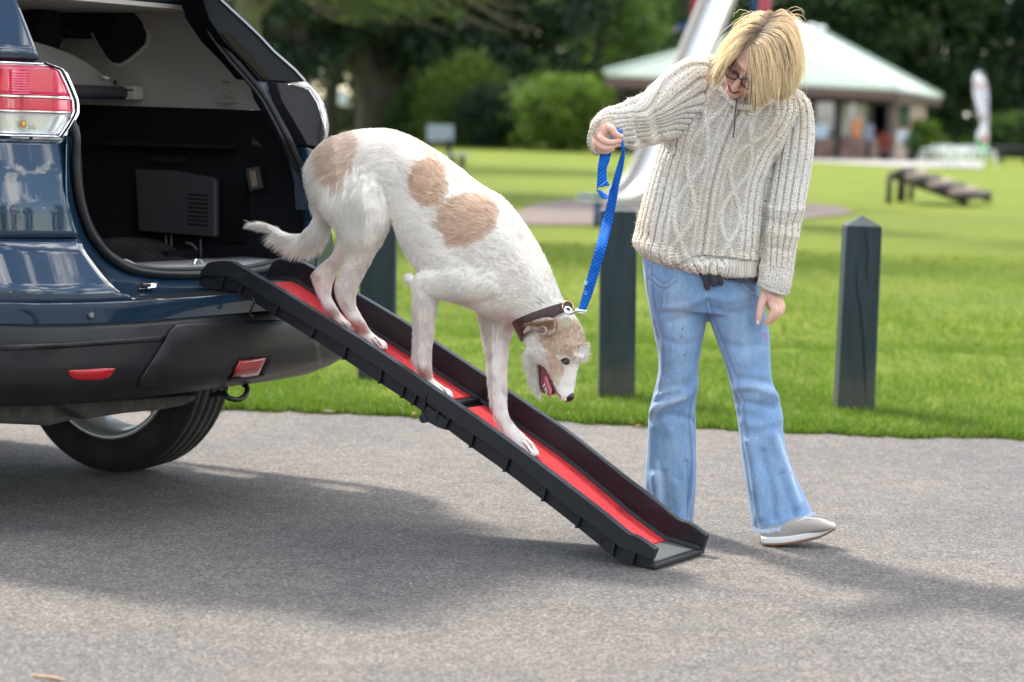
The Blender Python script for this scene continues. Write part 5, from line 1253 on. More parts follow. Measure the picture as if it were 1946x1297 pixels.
def hair_mat(name, rough=.5, tl=.25):
    m = bpy.data.materials.new(name); m.use_nodes = True; nt = m.node_tree; b = nt.nodes['Principled BSDF']; at = nt.nodes.new('ShaderNodeAttribute'); at.attribute_name = 'col'
    nt.links.new(at.outputs['Color'], b.inputs['Base Color']); b.inputs['Roughness'].default_value = rough; b.inputs['Specular IOR Level'].default_value = .35
    tr = nt.nodes.new('ShaderNodeBsdfTranslucent'); nt.links.new(at.outputs['Color'], tr.inputs['Color']); ms = nt.nodes.new('ShaderNodeMixShader'); ms.inputs[0].default_value = tl
    nt.links.new(b.outputs[0], ms.inputs[1]); nt.links.new(tr.outputs[0], ms.inputs[2]); nt.links.new(ms.outputs[0], nt.nodes['Material Output'].inputs[0]); return m
M_fur = hair_mat('dog_fur', .6, .38)
r5 = np.random.default_rng(55)
dens = np.ones(len(co))
NH = 200000
f, T3 = scatter(body, NH, Wc, no, dens, r5)
Pr = f(Wc); Nr = f(no); Nr /= np.linalg.norm(Nr, axis=1)[:, None]; Fl = f(vflow); part = vpart[T3[:, 0]]
Fl = Fl - Nr*(Fl*Nr).sum(1)[:, None]; Fl /= np.linalg.norm(Fl, axis=1)[:, None]+1e-6
px, py = pix_np(Pr)
# length per region (metres)
Lh = np.full(NH, .018)
Lh[(part == 3) | (part == 4)] = .016
Lh[part == 7] = .034
Lh[((part == 3)) & (px < 690) & (py < 470)] = .030        # thigh feathering
Lh[(part == 0) & (px < 640)] = .030
lowleg = ((py > 520) & (px < 760)) | ((py > 640) & (px < 990) & (px > 770))
Lh[lowleg] = .013
Lh[((part == 5) | (part == 6)) & ~lowleg] = .016
fore_back = ((part == 5) & (px < 795) & (py < 700)) | ((part == 6) & (px < 935) & (py > 590))
Lh[fore_back] = .024; Lh[(part == 5) & (py < 560) & (px < 800)] = .013
Lh[(part == 1)] = .013; Lh[(part == 1) & (py > 690)] = .010; Lh[(part == 2)] = .030; Lh[(part == 2) & (px > 1024)] = .004
brow = (part == 1) & (px > 1096) & (py > 655) & (py < 690); Lh[brow] = .020
tailu = (part == 7) & (((py > 395) & (px > 520)) & (Nr[:, 2] < .1)); Lh[tailu] = .048
for fx, fy in ((722, 660), (664, 624), (845, 749), (1010, 860)):
    near_f = (np.hypot(px-fx, py-fy) < 17) & (part > 2); Lh[near_f] = .006
Lh *= .6+.8*r5.random(NH)
lift = np.full(NH, .26); lift[tailu] = .55; lift[brow] = .8; lift[part == 2] = .6; lift[fore_back] = .65; lift[lowleg & ~fore_back] = .30
lift *= .6+.8*r5.random(NH)
rnd = r5.normal(size=(NH, 3)); clump = np.column_stack([np.sin(Pr[:, 0]*95+Pr[:, 2]*60), np.cos(Pr[:, 2]*110-Pr[:, 0]*40), np.sin(Pr[:, 2]*85+Pr[:, 0]*90+1)])
D = Fl + Nr*lift[:, None] + .13*rnd + (np.where(part == 0, .035, .10))[:, None]*clump; 
D[brow] += np.array([.5, -.2, -.3]); D[tailu] += np.array([.25, 0, -.9])
D /= np.linalg.norm(D, axis=1)[:, None]
K = 5; Pc = np.zeros((NH, K, 3)); 
for k in range(K):
    t = k/(K-1); dd = D + (np.array([0, 0, -.45]) + Fl*.35)*t; dd /= np.linalg.norm(dd, axis=1)[:, None]
    Pc[:, k] = Pr - Nr*.001 + dd*(Lh*t)[:, None]
rad = np.linspace(1, .15, K)[None, :]*np.full((NH, 1), .0005)*(1+.5*(Lh[:, None] > .025))
js_ = np.where(part == 1, 6.0, 3.2); Cf, _ = coat_colour(Pr, r5.normal(0, 1, NH)*js_, r5.normal(0, 1, NH)*js_); Cf *= (.84+.24*r5.random(NH))[:, None]
warm = (r5.random(NH) < .10)[:, None]; Cf = np.where(warm, Cf*np.array([.95, .85, .70]), Cf)
nosezone = (part == 1) & (py > 738) & (px > 1066); mouth_in = in_poly(px, py, [(1026, 690), (1032, 688), (1040, 706), (1052, 728), (1054, 742), (1040, 750), (1030, 742), (1026, 715)])
keep = ~(nosezone | (mouth_in & (Nr[:, 1] < .5)))
fur = hair_object('fur', Pc[keep], rad[keep], np.clip(Cf[keep], 0, .95), M_fur, doge)

# claws and gaps between the toes
M_claw = mat('dark_claw', (.10, .07, .055), .4)
for (x, y, u0) in ((726, 660, uNH), (667, 627, uFH), (849, 753, uNF), (1014, 865, uFF)):
    for k, du in enumerate((-.024, -.008, .008, .024)):
        x2, y2 = x + (2 if k in (1, 2) else -2), y + (1.5 if k < 2 else -1.5)
        p = atu(x2, y2, u0+du); tube('claw', [p + Vector((-.004, 0, .003)), p + Vector((.005, 0, -.003)), p + Vector((.009, 0, -.010))], [.0035, .003, .001], M_claw, 8, parent=doge)
bco, _bn = mesh_np(body); bbvh = BVHTree.FromPolygons([Vector(p+OFFD) for p in bco], [tuple(p.vertices) for p in body.data.polygons])
def onbody(px_, py_, out=.0015):
    d_ = ray(px_, py_); r_ = bbvh.ray_cast(C0, d_, 20); return (r_[0] - d_*out) if r_[0] is not None else None
M_gap = mat('toe_gap_line', (.22, .13, .11), .8)  # dark lines laid over the paws to draw the gaps between toes
for P_ in ([(993, 841), (1001, 850), (1008, 861)], [(984, 842), (992, 853), (998, 862)], [(1000, 836), (1008, 846), (1014, 856)], [(831, 737), (838, 744), (845, 751)], [(837, 735), (844, 742), (849, 749)], [(706, 644), (713, 653), (720, 660)], [(712, 641), (719, 650), (725, 657)], [(650, 612), (656, 619), (660, 624)]):
    Q_ = [q for q in (onbody(*p) for p in P_) if q is not None]
    if len(Q_) == 3: tube('toe_gap', Q_, [.001, .0024, .0018], M_gap, 6, 8, parent=doge)
# face details
def spot(name, c, r, m, parent, rot=None, n=18): V, F_ = ell_geo(c, r, rot, n, 12); return mesh(name, V, F_, m, smooth=True, parent=parent)
M_nose = mat('wet_black_nose', (.010, .009, .009), .32, spec=.7, bump=(300, .5, .001)); M_eye = mat('dark_eye', (.012, .007, .005), .04, coat=1)
M_mouth = mat('mouth_pink', (.20, .03, .035), .35, spec=.6, noise=(90, (.12, .012, .018), .4, .6)); M_tongue = mat('tongue', (.42, .09, .11), .35, spec=.6); M_tooth = mat('tooth', (.75, .70, .58), .3)
no_ = spot('nose', atu(1079, 753, .0), (.021, .020, .018), M_nose, doge)
for du in (-.018, .0): spot('nostril', atu(1082, 755, -.010+du*.6), (.0035, .003, .003), M_rubber, no_)
eu = -.043
ey = spot('eye', atu(1075.5, 688, eu), (.0105, .0075, .0085), M_eye, doge)
tube('eyelid', [atu(1067, 685, eu-.003), atu(1072, 682.5, eu-.008), atu(1078, 682.5, eu-.009), atu(1083, 687, eu-.006)], .0028, mat('eyelid_dark', (.07, .04, .03), .6), 8, 14, parent=doge)
tube('eyelid', [atu(1067, 686, eu-.003), atu(1072, 691, eu-.007), atu(1078, 693, eu-.008), atu(1083, 689, eu-.006)], .002, bpy.data.materials['eyelid_dark'], 8, 14, parent=doge)
um = -.033
mc = [(1026, 688), (1031, 690), (1035, 700), (1040, 712), (1046, 722), (1052, 738), (1054, 747), (1046, 752), (1036, 748), (1029, 742), (1026, 728), (1027, 708)]
extrude('mouth', [atu(x, y, um+.004*(y-690)/60+.006) for x, y in mc], UV_*.045, M_mouth, parent=doge, bev=.002)
tube('lower_lip', [atu(x, y, um+.006+.006*(y-690)/60) for x, y in [(1026, 692), (1026, 710), (1026, 728), (1029, 741), (1037, 748)]], .0030, mat('lip_dark', (.05, .012, .015), .35), 8, 20, parent=doge)
tube('upper_lip', [atu(x, y, um+.004+.006*(y-690)/60) for x, y in [(1028, 689), (1034, 698), (1041, 711), (1048, 724), (1056, 742), (1066, 755)]], .0028, M_mouth, 8, 20, parent=doge)
tube('tongue', [atu(1036, 716, um+.012), atu(1040, 730, um+.008), atu(1045, 744, um+.002), atu(1044, 753, um-.002)], [.009, .011, .010, .005], M_tongue, 12, 20, parent=doge, flat=(1, .5))
for x, y in ((1037, 740), (1034, 733), (1039, 746)):
    tube('tooth', [atu(x-1, y+3, um+.004), atu(x+1, y-4, um+.003)], [.0035, .0012], M_tooth, 8, parent=doge)
# ear: folded back flap
M_ear = mat('ear_skin', (.46, .34, .26), .8, noise=(60, (.26, .19, .15), .4, .65))
earS = [(1056, 608, 1056, 630, -.062, .012), (1046, 604, 1048, 637, -.074, .013), (1035, 604, 1038, 640, -.082, .011), (1024, 606, 1026, 633, -.086, .008), (1012, 611, 1016, 628, -.087, .006), (1002, 619, 1007, 630, -.086, .005), (994, 632, 998, 635, -.084, .003)]
g = section_loft(earS, 'u', 18, 36, 2.4)[0]; e_ = mesh('ear', g[0], g[1], M_ear, smooth=True, parent=doge)
M_earin = mat('ear_inner', (.20, .12, .10), .8)
tube('ear_fold', [atu(1022, 626, -.093), atu(1030, 621, -.097), atu(1038, 625, -.096), atu(1036, 634, -.094), atu(1027, 636, -.094)], .0022, mat('ear_fold_skin', (.50, .36, .29), .7), 8, 24, parent=e_)
spot('ear_hollow', atu(1031, 628, -.0935), (.009, .003, .008), M_earin, e_)
# short hair over the ear back
ne = 2600; t1, t2 = r5.random(ne), r5.random(ne); Re = np.array([tuple(atu(1000+54*a, 607+20*abs(a-.15)*b_+8*(1-a), -.078-.016*math.sin(3.0*(1-a)))) for a, b_ in zip(t1, t2)])
De = np.column_stack([-np.ones(ne)*.8, r5.normal(-.35, .25, ne), r5.normal(-.45, .3, ne)]); De /= np.linalg.norm(De, axis=1)[:, None]
Pe = np.stack([Re + De*(.011*k/3) for k in range(4)], 1); hair_object('ear_hair', Pe, np.tile(np.linspace(1, .2, 4)*.0004, (ne, 1)), np.tile(np.array([.42, .27, .16]), (ne, 1))*(.7+.5*r5.random((ne, 1))), M_fur, doge)

# collar (a thing worn by the dog: its part)
M_coll = mat('brown_leather', (.040, .016, .014), .42, spec=.5, bump=(240, .4, .0008), noise=(30, (.06, .026, .022), .4, .65))
top_e, bot_e = [(1081, 573), (979, 612)], [(1088, 592), (998, 650)]
def neck_ring(pa, pb, th_, k, grow=.004):
    a, b_ = atu(*pa, 0), atu(*pb, 0); c = (a+b_)/2; h = (a-b_)/2; h = h*(1+grow/h.length); t = 2*math.pi*k; return c + h*math.cos(t) + UV_*(th_+grow)*math.sin(t)
NC = 72
Ra = [neck_ring((1080, 574), (980, 613), .070, -k/NC) for k in range(NC)]; Rb = [neck_ring((1084, 591), (997, 648), .068, -k/NC) for k in range(NC)]
# narrower toward the nape
Vc = Ra + Rb; col_ = mesh('collar', Vc, [(k, (k+1) % NC, NC+(k+1) % NC, NC+k) for k in range(NC)], M_coll, smooth=True, parent=doge)
q = col_.modifiers.new('s', 'SOLIDIFY'); q.thickness = .005; q.offset = 0; q3 = col_.modifiers.new('b', 'BEVEL'); q3.width = .0015; q3.segments = 2
def on_coll(s, t, out=.004):
    """s along ring fraction from nape, t 0..1 across"""
    a = neck_ring((1080, 574), (980, 613), .070, s, .004+out); b_ = neck_ring((1084, 591), (997, 648), .068, s, .004+out); return a.lerp(b_, t)
sg = 1
# which side faces the camera: u negative
ss = [s for s in np.linspace(.55, .97, 40)]
sgn_c = -1
strap = []; 
for i, s in enumerate(np.linspace(-.02, -.17, 12)):
    wv = .30 if i < 10 else (.2 if i == 10 else .06); strap.append((on_coll(s, .5-wv, .003), on_coll(s, .5+wv*.9, .003)))
st = strip_solid('collar_strap', [a for a, _ in strap], [b_ for _, b_ in strap], -UV_*.002, M_coll, parent=col_)
for s in (-.06, -.085): spot('strap_hole', on_coll(s, .5, .0065), (.0022, .001, .0022), M_rubber, col_)
M_brass = mat('brass', (.62, .42, .18), .25, metal=1)
def ring_tube(name, c, r, rt, m, parent, nrm, n=28, sq=1):
    nrm = Vector(nrm).normalized(); a = nrm.orthogonal().normalized(); b_ = nrm.cross(a); P = [Vector(c)+a*r*math.cos(2*math.pi*k/n)+b_*r*sq*math.sin(2*math.pi*k/n) for k in range(n)]; P.append(P[0]); return tube(name, P, rt, m, 8, parent=parent)
uc_ = -.045
ring_tube('d_ring', atu(1079, 583, uc_), .017, .0024, M_brass, col_, (.3, -1, .3))
ring_tube('tag_ring', atu(1077, 601, uc_-.006), .0085, .0012, M_chrome, col_, (1, -.6, .2))
c_ = atu(1077, 613, uc_-.012); V, F_ = tube_geo([c_-Vector((0, .001, 0)), c_+Vector((0, .001, 0))], [.0155, .0155], 28); mesh('name_tag', V, F_, mat('aged_brass', (.55, .50, .36), .38, metal=.8), parent=col_)
# ================================================================== LEAD
M_web = mat('blue_webbing', (.008, .10, .50), .8, spec=.2)
nt, b = nodes(M_web); uvn = nt.nodes.new('ShaderNodeUVMap'); ch = nt.nodes.new('ShaderNodeTexChecker'); ch.inputs['Scale'].default_value = 1
mp = nt.nodes.new('ShaderNodeMapping'); mp.inputs['Scale'].default_value = (4, 160, 1); nt.links.new(uvn.outputs[0], mp.inputs[0]); nt.links.new(mp.outputs[0], ch.inputs['Vector'])
tcl = nt.nodes.new('ShaderNodeTexCoord'); nzl = noise_node(nt, tcl, 60, 3); nzc = ramp(nt, nzl.outputs['Fac'], [(.35, (.75, .8, .85)), (.7, (1.2, 1.2, 1.1))])
ch.inputs['Color1'].default_value = (.004, .085, .42, 1); ch.inputs['Color2'].default_value = (.014, .16, .62, 1); nt.links.new(mix(nt, 1.0, ch.outputs[0], nzc.outputs[0], 'MULTIPLY'), b.inputs['Base Color'])
wv = nt.nodes.new('ShaderNodeTexWave'); wv.inputs['Scale'].default_value = 1; wv.bands_direction = 'Y'
mp2 = nt.nodes.new('ShaderNodeMapping'); mp2.inputs['Scale'].default_value = (1, 120, 1); nt.links.new(uvn.outputs[0], mp2.inputs[0]); nt.links.new(mp2.outputs[0], wv.inputs['Vector'])
bp = nt.nodes.new('ShaderNodeBump'); bp.inputs['Strength'].default_value = .4; bp.inputs['Distance'].default_value = .001; nt.links.new(wv.outputs['Fac'], bp.inputs['Height']); nt.links.new(bp.outputs[0], b.inputs['Normal'])
dHead, dHand = atu(1105, 590, uc_).y, 7.22
lead = thing('dog_lead', tuple(atu(1106, 590, uc_)), 'blue patterned webbing dog lead held by the woman and clipped to the collar', 'lead')
def web(name, secs, m=60, parent=lead, th_=.0022):
    """secs: xl, yl, xr, yr, dl, dr"""
    S = crom(secs, m); A = [atd(s[0], s[1], s[4]) for s in S]; B = [atd(s[2], s[3], s[5]) for s in S]; n_ = len(A); V = []; 
    for a, b_ in zip(A, B): V += [a, (a*2+b_)/3+Vector((0, .0006, 0)), (a+b_*2)/3+Vector((0, .0006, 0)), b_]
    Fc = [(i*4+k, i*4+k+1, i*4+k+5, i*4+k+4) for i in range(n_-1) for k in range(3)]
    o = mesh(name, V, Fc, M_web, smooth=True, parent=parent); uv = o.data.uv_layers.new(name='UVMap'); dist = np.concatenate([[0], np.cumsum([(A[i+1]-A[i]).length for i in range(n_-1)])])
    for p in o.data.polygons:
        for li in p.loop_indices: vi = o.data.loops[li].vertex_index; uv.data[li].uv = ((vi % 4)/3, dist[vi//4])
    q = o.modifiers.new('t', 'SOLIDIFY'); q.thickness = th_; return o
dh = dHand
web('webbing', [(1099.5, 588, 1113.6, 590, dHead, dHead), (1107, 560, 1124, 563, dHead, dHead-.01), (1118, 520, 1136, 524, dHead-.01, dHead-.03), (1132, 470, 1151, 473, dHead-.03, dHead-.05), (1145, 420, 1163, 423, dh+.06, dh+.04), (1154, 385, 1170, 388, dh+.04, dh+.02), (1163, 350, 1176, 353, dh+.02, dh+.01), (1170, 325, 1182, 327, dh+.01, dh), (1177, 302, 1186, 303, dh+.01, dh-.01), (1182, 284, 1187, 284, dh, dh), (1180, 268, 1184, 265, dh-.005, dh), (1174, 254, 1183, 252, dh-.01, dh), (1170, 244, 1180, 240, dh-.0, dh+.02)], 90)
web('webbing', [(1143, 283, 1164, 281, dh, dh+.005), (1139, 300, 1158, 306, dh-.003, dh+.003), (1136, 318, 1153, 322, dh-.003, dh), (1135, 340, 1154, 342, dh, dh-.005), (1134, 358, 1159, 353, dh, dh-.008)], 30)
web('webbing_inner', [(1149, 256, 1163, 254, dh-.005, dh-.005), (1152, 266, 1163, 264, dh-.004, dh-.005), (1155, 274, 1165, 274, dh, dh)], 12)
web('lead_loop', [(1134, 358, 1134, 364, dh-.004, dh+.012), (1137, 368, 1139, 362, dh-.006, dh+.012), (1144, 377, 1147, 368, dh-.008, dh+.010), (1152, 379, 1154, 372, dh-.010, dh+.008), (1157, 374, 1158, 370, dh-.010, dh+.006), (1160, 362, 1160, 356, dh-.010, dh+.004)], 40)
tube('loop_stitching', [atd(1136, 357, dh-.008), atd(1146, 350, dh-.009), atd(1155, 342, dh-.009)], .0010, mat('pale_blue_thread', (.25, .5, .9), .5), 6, parent=lead)
# frayed bits near the clip
for k in range(10):
    x0, y0 = (1112+random.random()*3, 536+random.random()*6) if k < 8 else (1110+random.random()*3, 555+random.random()*8); d0 = dHead-.012
    tube('frayed_thread', [atd(x0+3, y0, d0), atd(x0-random.random()*4, y0-3+6*random.random(), d0-.004)], .0007, mat('frayed_pale', (.5, .75, .95), .6) if 'frayed_pale' not in bpy.data.materials else bpy.data.materials['frayed_pale'], 5, parent=lead)
cl = bpy.data.objects
ct = tube('trigger_clip', [atu(1075, 590, uc_-.01), atu(1082, 596, uc_-.012), atu(1090, 594, uc_-.012), atu(1097, 591, uc_-.012), atu(1112, 592, uc_-.012)], [.0035, .0045, .005, .0055, .0035], M_chrome, 10, 30, parent=lead)
ring_tube('clip_hook', atu(1079, 590, uc_-.01), .010, .0026, M_chrome, ct, (.25, -1, .2))
tube('clip_bar', [atu(1098, 586, uc_-.01), atu(1099, 594, uc_-.01), atu(1112, 595, uc_-.01), atu(1113, 589, uc_-.01)], .0024, M_chrome, 8, 16, parent=ct)
# ================================================================== WOMAN
wom = thing('person', tuple(gnd(1330, 1012)), 'woman with blond bob and glasses in cream cable sweater and flared jeans holding the lead', 'person')
M_skin = mat('skin', (.66, .40, .30), .5, spec=.4, sss=.25, noise=(25, (.72, .42, .33), .4, .65), bump=(220, .12, .0012))
M_lip = mat('lips', (.42, .13, .13), .4)
def px_of(o):
    co, no = mesh_np(o); W = co + chain_loc(o.parent) + 0; return W, *pix_np(W), no
def dist_poly(x, y, pts):
    P = crom(np.array(pts, float), max(8, len(pts)*8)); best = np.full(len(x), 1e9)
    for i in range(len(P)-1):
        a, b_ = P[i], P[i+1]; d = b_-a; L = (d**2).sum()+1e-9; t = np.clip(((x-a[0])*d[0]+(y-a[1])*d[1])/L, 0, 1)
        best = np.minimum(best, np.hypot(x-a[0]-t*d[0], y-a[1]-t*d[1]))
    return best
def set_co(o, co):
    o.data.vertices.foreach_set('co', co.astype(np.float32).ravel()); o.data.update()
# ---- jeans
hip = [(1222, 440, 1448, 480, 7.61, .105), (1219, 470, 1446, 508, 7.61, .115), (1221, 505, 1443, 540, 7.61, .120), (1226, 545, 1449, 575, 7.61, .118), (1233, 582, 1456, 604, 7.61, .100)]
legL = [(1224, 530, 1346, 555, 7.62, .10), (1234, 590, 1344, 600, 7.62, .088), (1244, 640, 1336, 645, 7.62, .080), (1251, 680, 1329, 682, 7.62, .070), (1250, 710, 1327, 712, 7.62, .064), (1244, 740, 1326, 738, 7.63, .062), (1233, 785, 1322, 780, 7.64, .064), (1230, 842, 1323, 836, 7.66, .070), (1225, 905, 1324, 900, 7.68, .080), (1222, 950, 1321, 948, 7.70, .088), (1219, 985, 1318, 985, 7.71, .095), (1217, 1004, 1316, 1003, 7.72, .098)]
legR = [(1340, 545, 1450, 565, 7.61, .09), (1346, 600, 1457, 600, 7.60, .086), (1362, 648, 1463, 640, 7.60, .078), (1376, 688, 1464, 680, 7.59, .070), (1389, 735, 1467, 720, 7.58, .063), (1397, 775, 1478, 752, 7.58, .062), (1402, 802, 1487, 785, 7.58, .063), (1406, 842, 1489, 825, 7.57, .067), (1411, 880, 1496, 862, 7.57, .072), (1417, 920, 1510, 902, 7.56, .079), (1423, 958, 1528, 938, 7.56, .086), (1429, 1003, 1546, 978, 7.55, .092)]
M_denim = mat('faded_denim', (.2, .32, .5), .85, attr='col', sheen=.2)
nt, b = nodes(M_denim); tcj = nt.nodes.new('ShaderNodeTexCoord'); atn = nt.nodes.new('ShaderNodeAttribute'); atn.attribute_name = 'col'
j1 = noise_node(nt, tcj, 700, 2, mapscale=(1, 1, .25)); j2 = noise_node(nt, tcj, 26, 6, rough=.7, mapscale=(1, 1, .4)); j3 = noise_node(nt, tcj, 7, 4)
k1 = ramp(nt, j1.outputs['Fac'], [(.3, (.74, .78, .85)), (.7, (1.25, 1.2, 1.12))]); k2 = ramp(nt, j2.outputs['Fac'], [(.3, (.80, .84, .9)), (.75, (1.28, 1.2, 1.1))]); k3 = ramp(nt, j3.outputs['Fac'], [(.3, (.85, .9, .94)), (.7, (1.18, 1.12, 1.05))])
o_ = mix(nt, 1.0, mix(nt, 1.0, mix(nt, 1.0, atn.outputs['Color'], k1.outputs[0], 'MULTIPLY'), k2.outputs[0], 'MULTIPLY'), k3.outputs[0], 'MULTIPLY'); nt.links.new(o_, b.inputs['Base Color'])
bp = nt.nodes.new('ShaderNodeBump'); bp.inputs['Strength'].default_value = .35; bp.inputs['Distance'].default_value = .0012; nt.links.new(j1.outputs['Fac'], bp.inputs['Height'])
bp2 = nt.nodes.new('ShaderNodeBump'); bp2.inputs['Strength'].default_value = .7; bp2.inputs['Distance'].default_value = .009; nt.links.new(j2.outputs['Fac'], bp2.inputs['Height']); nt.links.new(bp.outputs[0], bp2.inputs['Normal']); nt.links.new(bp2.outputs[0], b.inputs['Normal'])
jg = [section_loft(hip, 'd', 36, 20, 2.3)[0], section_loft(legL, 'd', 30, 60, 2.2)[0], section_loft(legR, 'd', 30, 60, 2.2)[0]]
jeans = remesh('jeans', jg, .006, M_denim, wom, smooth=5, sub=1)
W, jx, jy, jn = px_of(jeans)
front = np.clip(-jn[:, 1]*1.6, 0, 1)
disp = np.zeros(len(W)); C = np.tile(np.array([.17, .295, .49]), (len(W), 1))
folds = [  # polyline, amplitude (m), width px
    ([(1232, 786), (1262, 768), (1300, 752), (1326, 728)], .010, 9), ([(1240, 756), (1262, 748), (1290, 740)], .007, 7), ([(1236, 800), (1275, 790), (1318, 800)], -.006, 8), ([(1262, 800), (1285, 840), (1292, 900)], .006, 12),
    ([(1246, 905), (1250, 950), (1247, 1000)], .012, 9), ([(1262, 900), (1268, 950), (1266, 1000)], -.010, 7), ([(1284, 920), (1290, 1000)], .008, 9), ([(1305, 880), (1312, 995)], -.006, 6),
    ([(1395, 740), (1420, 735), (1450, 742), (1480, 757)], .010, 9), ([(1400, 765), (1430, 768), (1468, 775)], -.008, 8), ([(1404, 720), (1430, 722), (1464, 728)], -.005, 7), ([(1412, 800), (1440, 810), (1480, 800)], .006, 10),
    ([(1425, 840), (1436, 900), (1445, 980)], .010, 9), ([(1448, 860), (1462, 920), (1470, 985)], -.008, 8), ([(1470, 830), (1490, 890), (1512, 960)], .010, 10), ([(1486, 905), (1500, 950), (1512, 982)], -.008, 7),
    ([(1345, 560), (1310, 580), (1262, 585)], .004, 7), ([(1345, 575), (1315, 600), (1275, 612)], -.004, 7), ([(1350, 565), (1385, 572), (1432, 560)], .004, 7), ([(1352, 585), (1390, 596), (1440, 590)], -.004, 7), ([(1250, 640), (1290, 655), (1330, 650)], -.003, 8), ([(1372, 655), (1410, 660), (1455, 655)], -.003, 8),
    ([(1262, 520), (1255, 600)], -.003, 5), ([(1228, 500), (1231, 560), (1240, 610)], .004, 5)]
for P, amp, wd in folds: disp += 1.2*amp*np.exp(-(dist_poly(jx, jy, P)/wd)**2)*front
disp += front*.0022*np.sin(jy/7+2*np.sin(jx/23))*np.exp(-((jy-745)/70)**2)
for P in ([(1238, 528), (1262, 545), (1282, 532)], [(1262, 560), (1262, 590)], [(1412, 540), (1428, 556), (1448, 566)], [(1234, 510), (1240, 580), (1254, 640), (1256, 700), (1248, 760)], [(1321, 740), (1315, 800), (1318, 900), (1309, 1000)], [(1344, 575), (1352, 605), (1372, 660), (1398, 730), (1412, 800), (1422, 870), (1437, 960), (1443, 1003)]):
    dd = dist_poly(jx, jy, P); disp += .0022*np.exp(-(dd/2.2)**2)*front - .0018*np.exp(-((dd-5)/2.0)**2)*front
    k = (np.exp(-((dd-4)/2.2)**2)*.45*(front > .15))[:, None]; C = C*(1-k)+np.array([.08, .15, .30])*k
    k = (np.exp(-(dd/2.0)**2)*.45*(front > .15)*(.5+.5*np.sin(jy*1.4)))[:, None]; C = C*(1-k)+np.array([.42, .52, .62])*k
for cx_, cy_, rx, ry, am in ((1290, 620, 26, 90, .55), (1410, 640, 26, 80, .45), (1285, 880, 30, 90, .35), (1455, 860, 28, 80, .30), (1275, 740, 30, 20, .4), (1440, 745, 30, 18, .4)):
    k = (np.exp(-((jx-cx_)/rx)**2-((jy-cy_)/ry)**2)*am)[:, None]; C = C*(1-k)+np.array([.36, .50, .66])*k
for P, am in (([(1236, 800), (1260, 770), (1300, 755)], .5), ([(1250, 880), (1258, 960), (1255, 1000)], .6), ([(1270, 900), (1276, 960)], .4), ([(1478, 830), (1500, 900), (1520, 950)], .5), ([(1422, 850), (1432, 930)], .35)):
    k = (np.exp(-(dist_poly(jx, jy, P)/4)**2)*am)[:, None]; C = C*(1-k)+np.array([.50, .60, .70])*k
k = (np.clip((jy-982)/16, 0, 1)*(jx < 1330)*.3 + np.exp(-(dist_poly(jx, jy, [(1429, 1002), (1460, 1004), (1500, 996), (1546, 976)])/3)**2)*.6)[:, None]; C = C*(1-k)+np.array([.50, .58, .68])*k
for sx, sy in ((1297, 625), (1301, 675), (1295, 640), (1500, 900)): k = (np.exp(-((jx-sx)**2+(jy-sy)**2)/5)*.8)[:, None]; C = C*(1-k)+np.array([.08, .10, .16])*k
for sx, sy, rr in ((1453, 636, 3), (1456, 641, 2.6), (1460, 655, 1.6)): k = (np.exp(-((jx-sx)**2+(jy-sy)**2)/rr**2)*.9*(front > 0))[:, None]; C = C*(1-k)+np.array([.45, .05, .16])*k
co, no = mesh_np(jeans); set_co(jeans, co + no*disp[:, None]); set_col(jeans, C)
M_thr = mat('frayed_denim_thread', (.52, .60, .72), .9)
hr = []
hemP = crom([(1427, 1003, 7.49), (1440, 1009, 7.46), (1460, 1011, 7.455), (1485, 1006, 7.46), (1505, 997, 7.465), (1525, 990, 7.48), (1548, 979, 7.53)], 260)
for k in range(260):
    x, y, d = hemP[k]; x += random.uniform(-1, 1); L = random.uniform(2, 7); a = random.uniform(-1.2, 1.2)
    hr.append(tube_geo([atd(x, y-5, d), atd(x+a, y+1, d-.002), atd(x+a*3.2, y+L*.7, d-.004)], [.0007, .0006, .0003], 4))
V, F_ = merge(hr); mesh('frayed_hem', V, F_, M_thr, parent=jeans, kind='stuff')
# ---- sweater
torsoS = [(1290, 512, 1430, 528, 7.59, .11), (1252, 500, 1442, 526, 7.59, .132), (1222, 482, 1447, 520, 7.595, .138), (1207, 462, 1449, 508, 7.60, .140), (1211, 440, 1451, 482, 7.6, .138), (1221, 400, 1453, 430, 7.6, .132), (1234, 350, 1456, 378, 7.6, .127), (1246, 310, 1464, 332, 7.6, .126), (1256, 272, 1480, 290, 7.6, .126), (1264, 238, 1500, 254, 7.6, .122), (1278, 200, 1520, 224, 7.6, .115), (1296, 160, 1529, 202, 7.6, .092), (1318, 130, 1522, 184, 7.6, .074), (1345, 112, 1506, 166, 7.6, .062), (1372, 108, 1486, 150, 7.6, .060), (1392, 112, 1470, 138, 7.59, .045)]
armR = [(1458, 178, 1520, 176, 7.62, .07), (1470, 200, 1537, 200, 7.62, .072), (1474, 235, 1543, 235, 7.62, .070), (1470, 275, 1543, 275, 7.61, .067), (1464, 318, 1538, 320, 7.60, .063), (1457, 362, 1530, 368, 7.58, .060), (1452, 410, 1521, 416, 7.56, .056), (1450, 452, 1512, 458, 7.54, .053), (1448, 490, 1506, 497, 7.52, .050), (1446, 520, 1502, 532, 7.50, .048), (1442, 543, 1497, 557, 7.495, .047)]
armL = [(1345, 112, 1320, 245, 7.58, .085), (1312, 112, 1290, 258, 7.55, .082), (1280, 130, 1264, 266, 7.50, .074), (1250, 156, 1240, 274, 7.44, .066), (1222, 180, 1220, 278, 7.38, .060), (1198, 193, 1203, 279, 7.33, .055), (1174, 203, 1186, 275, 7.29, .050), (1152, 210, 1166, 276, 7.26, .046), (1136, 221, 1148, 282, 7.245, .044), (1124, 238, 1136, 288, 7.235, .040)]
M_knit = mat('cream_marled_knit', (.66, .60, .50), .95, sheen=.35)
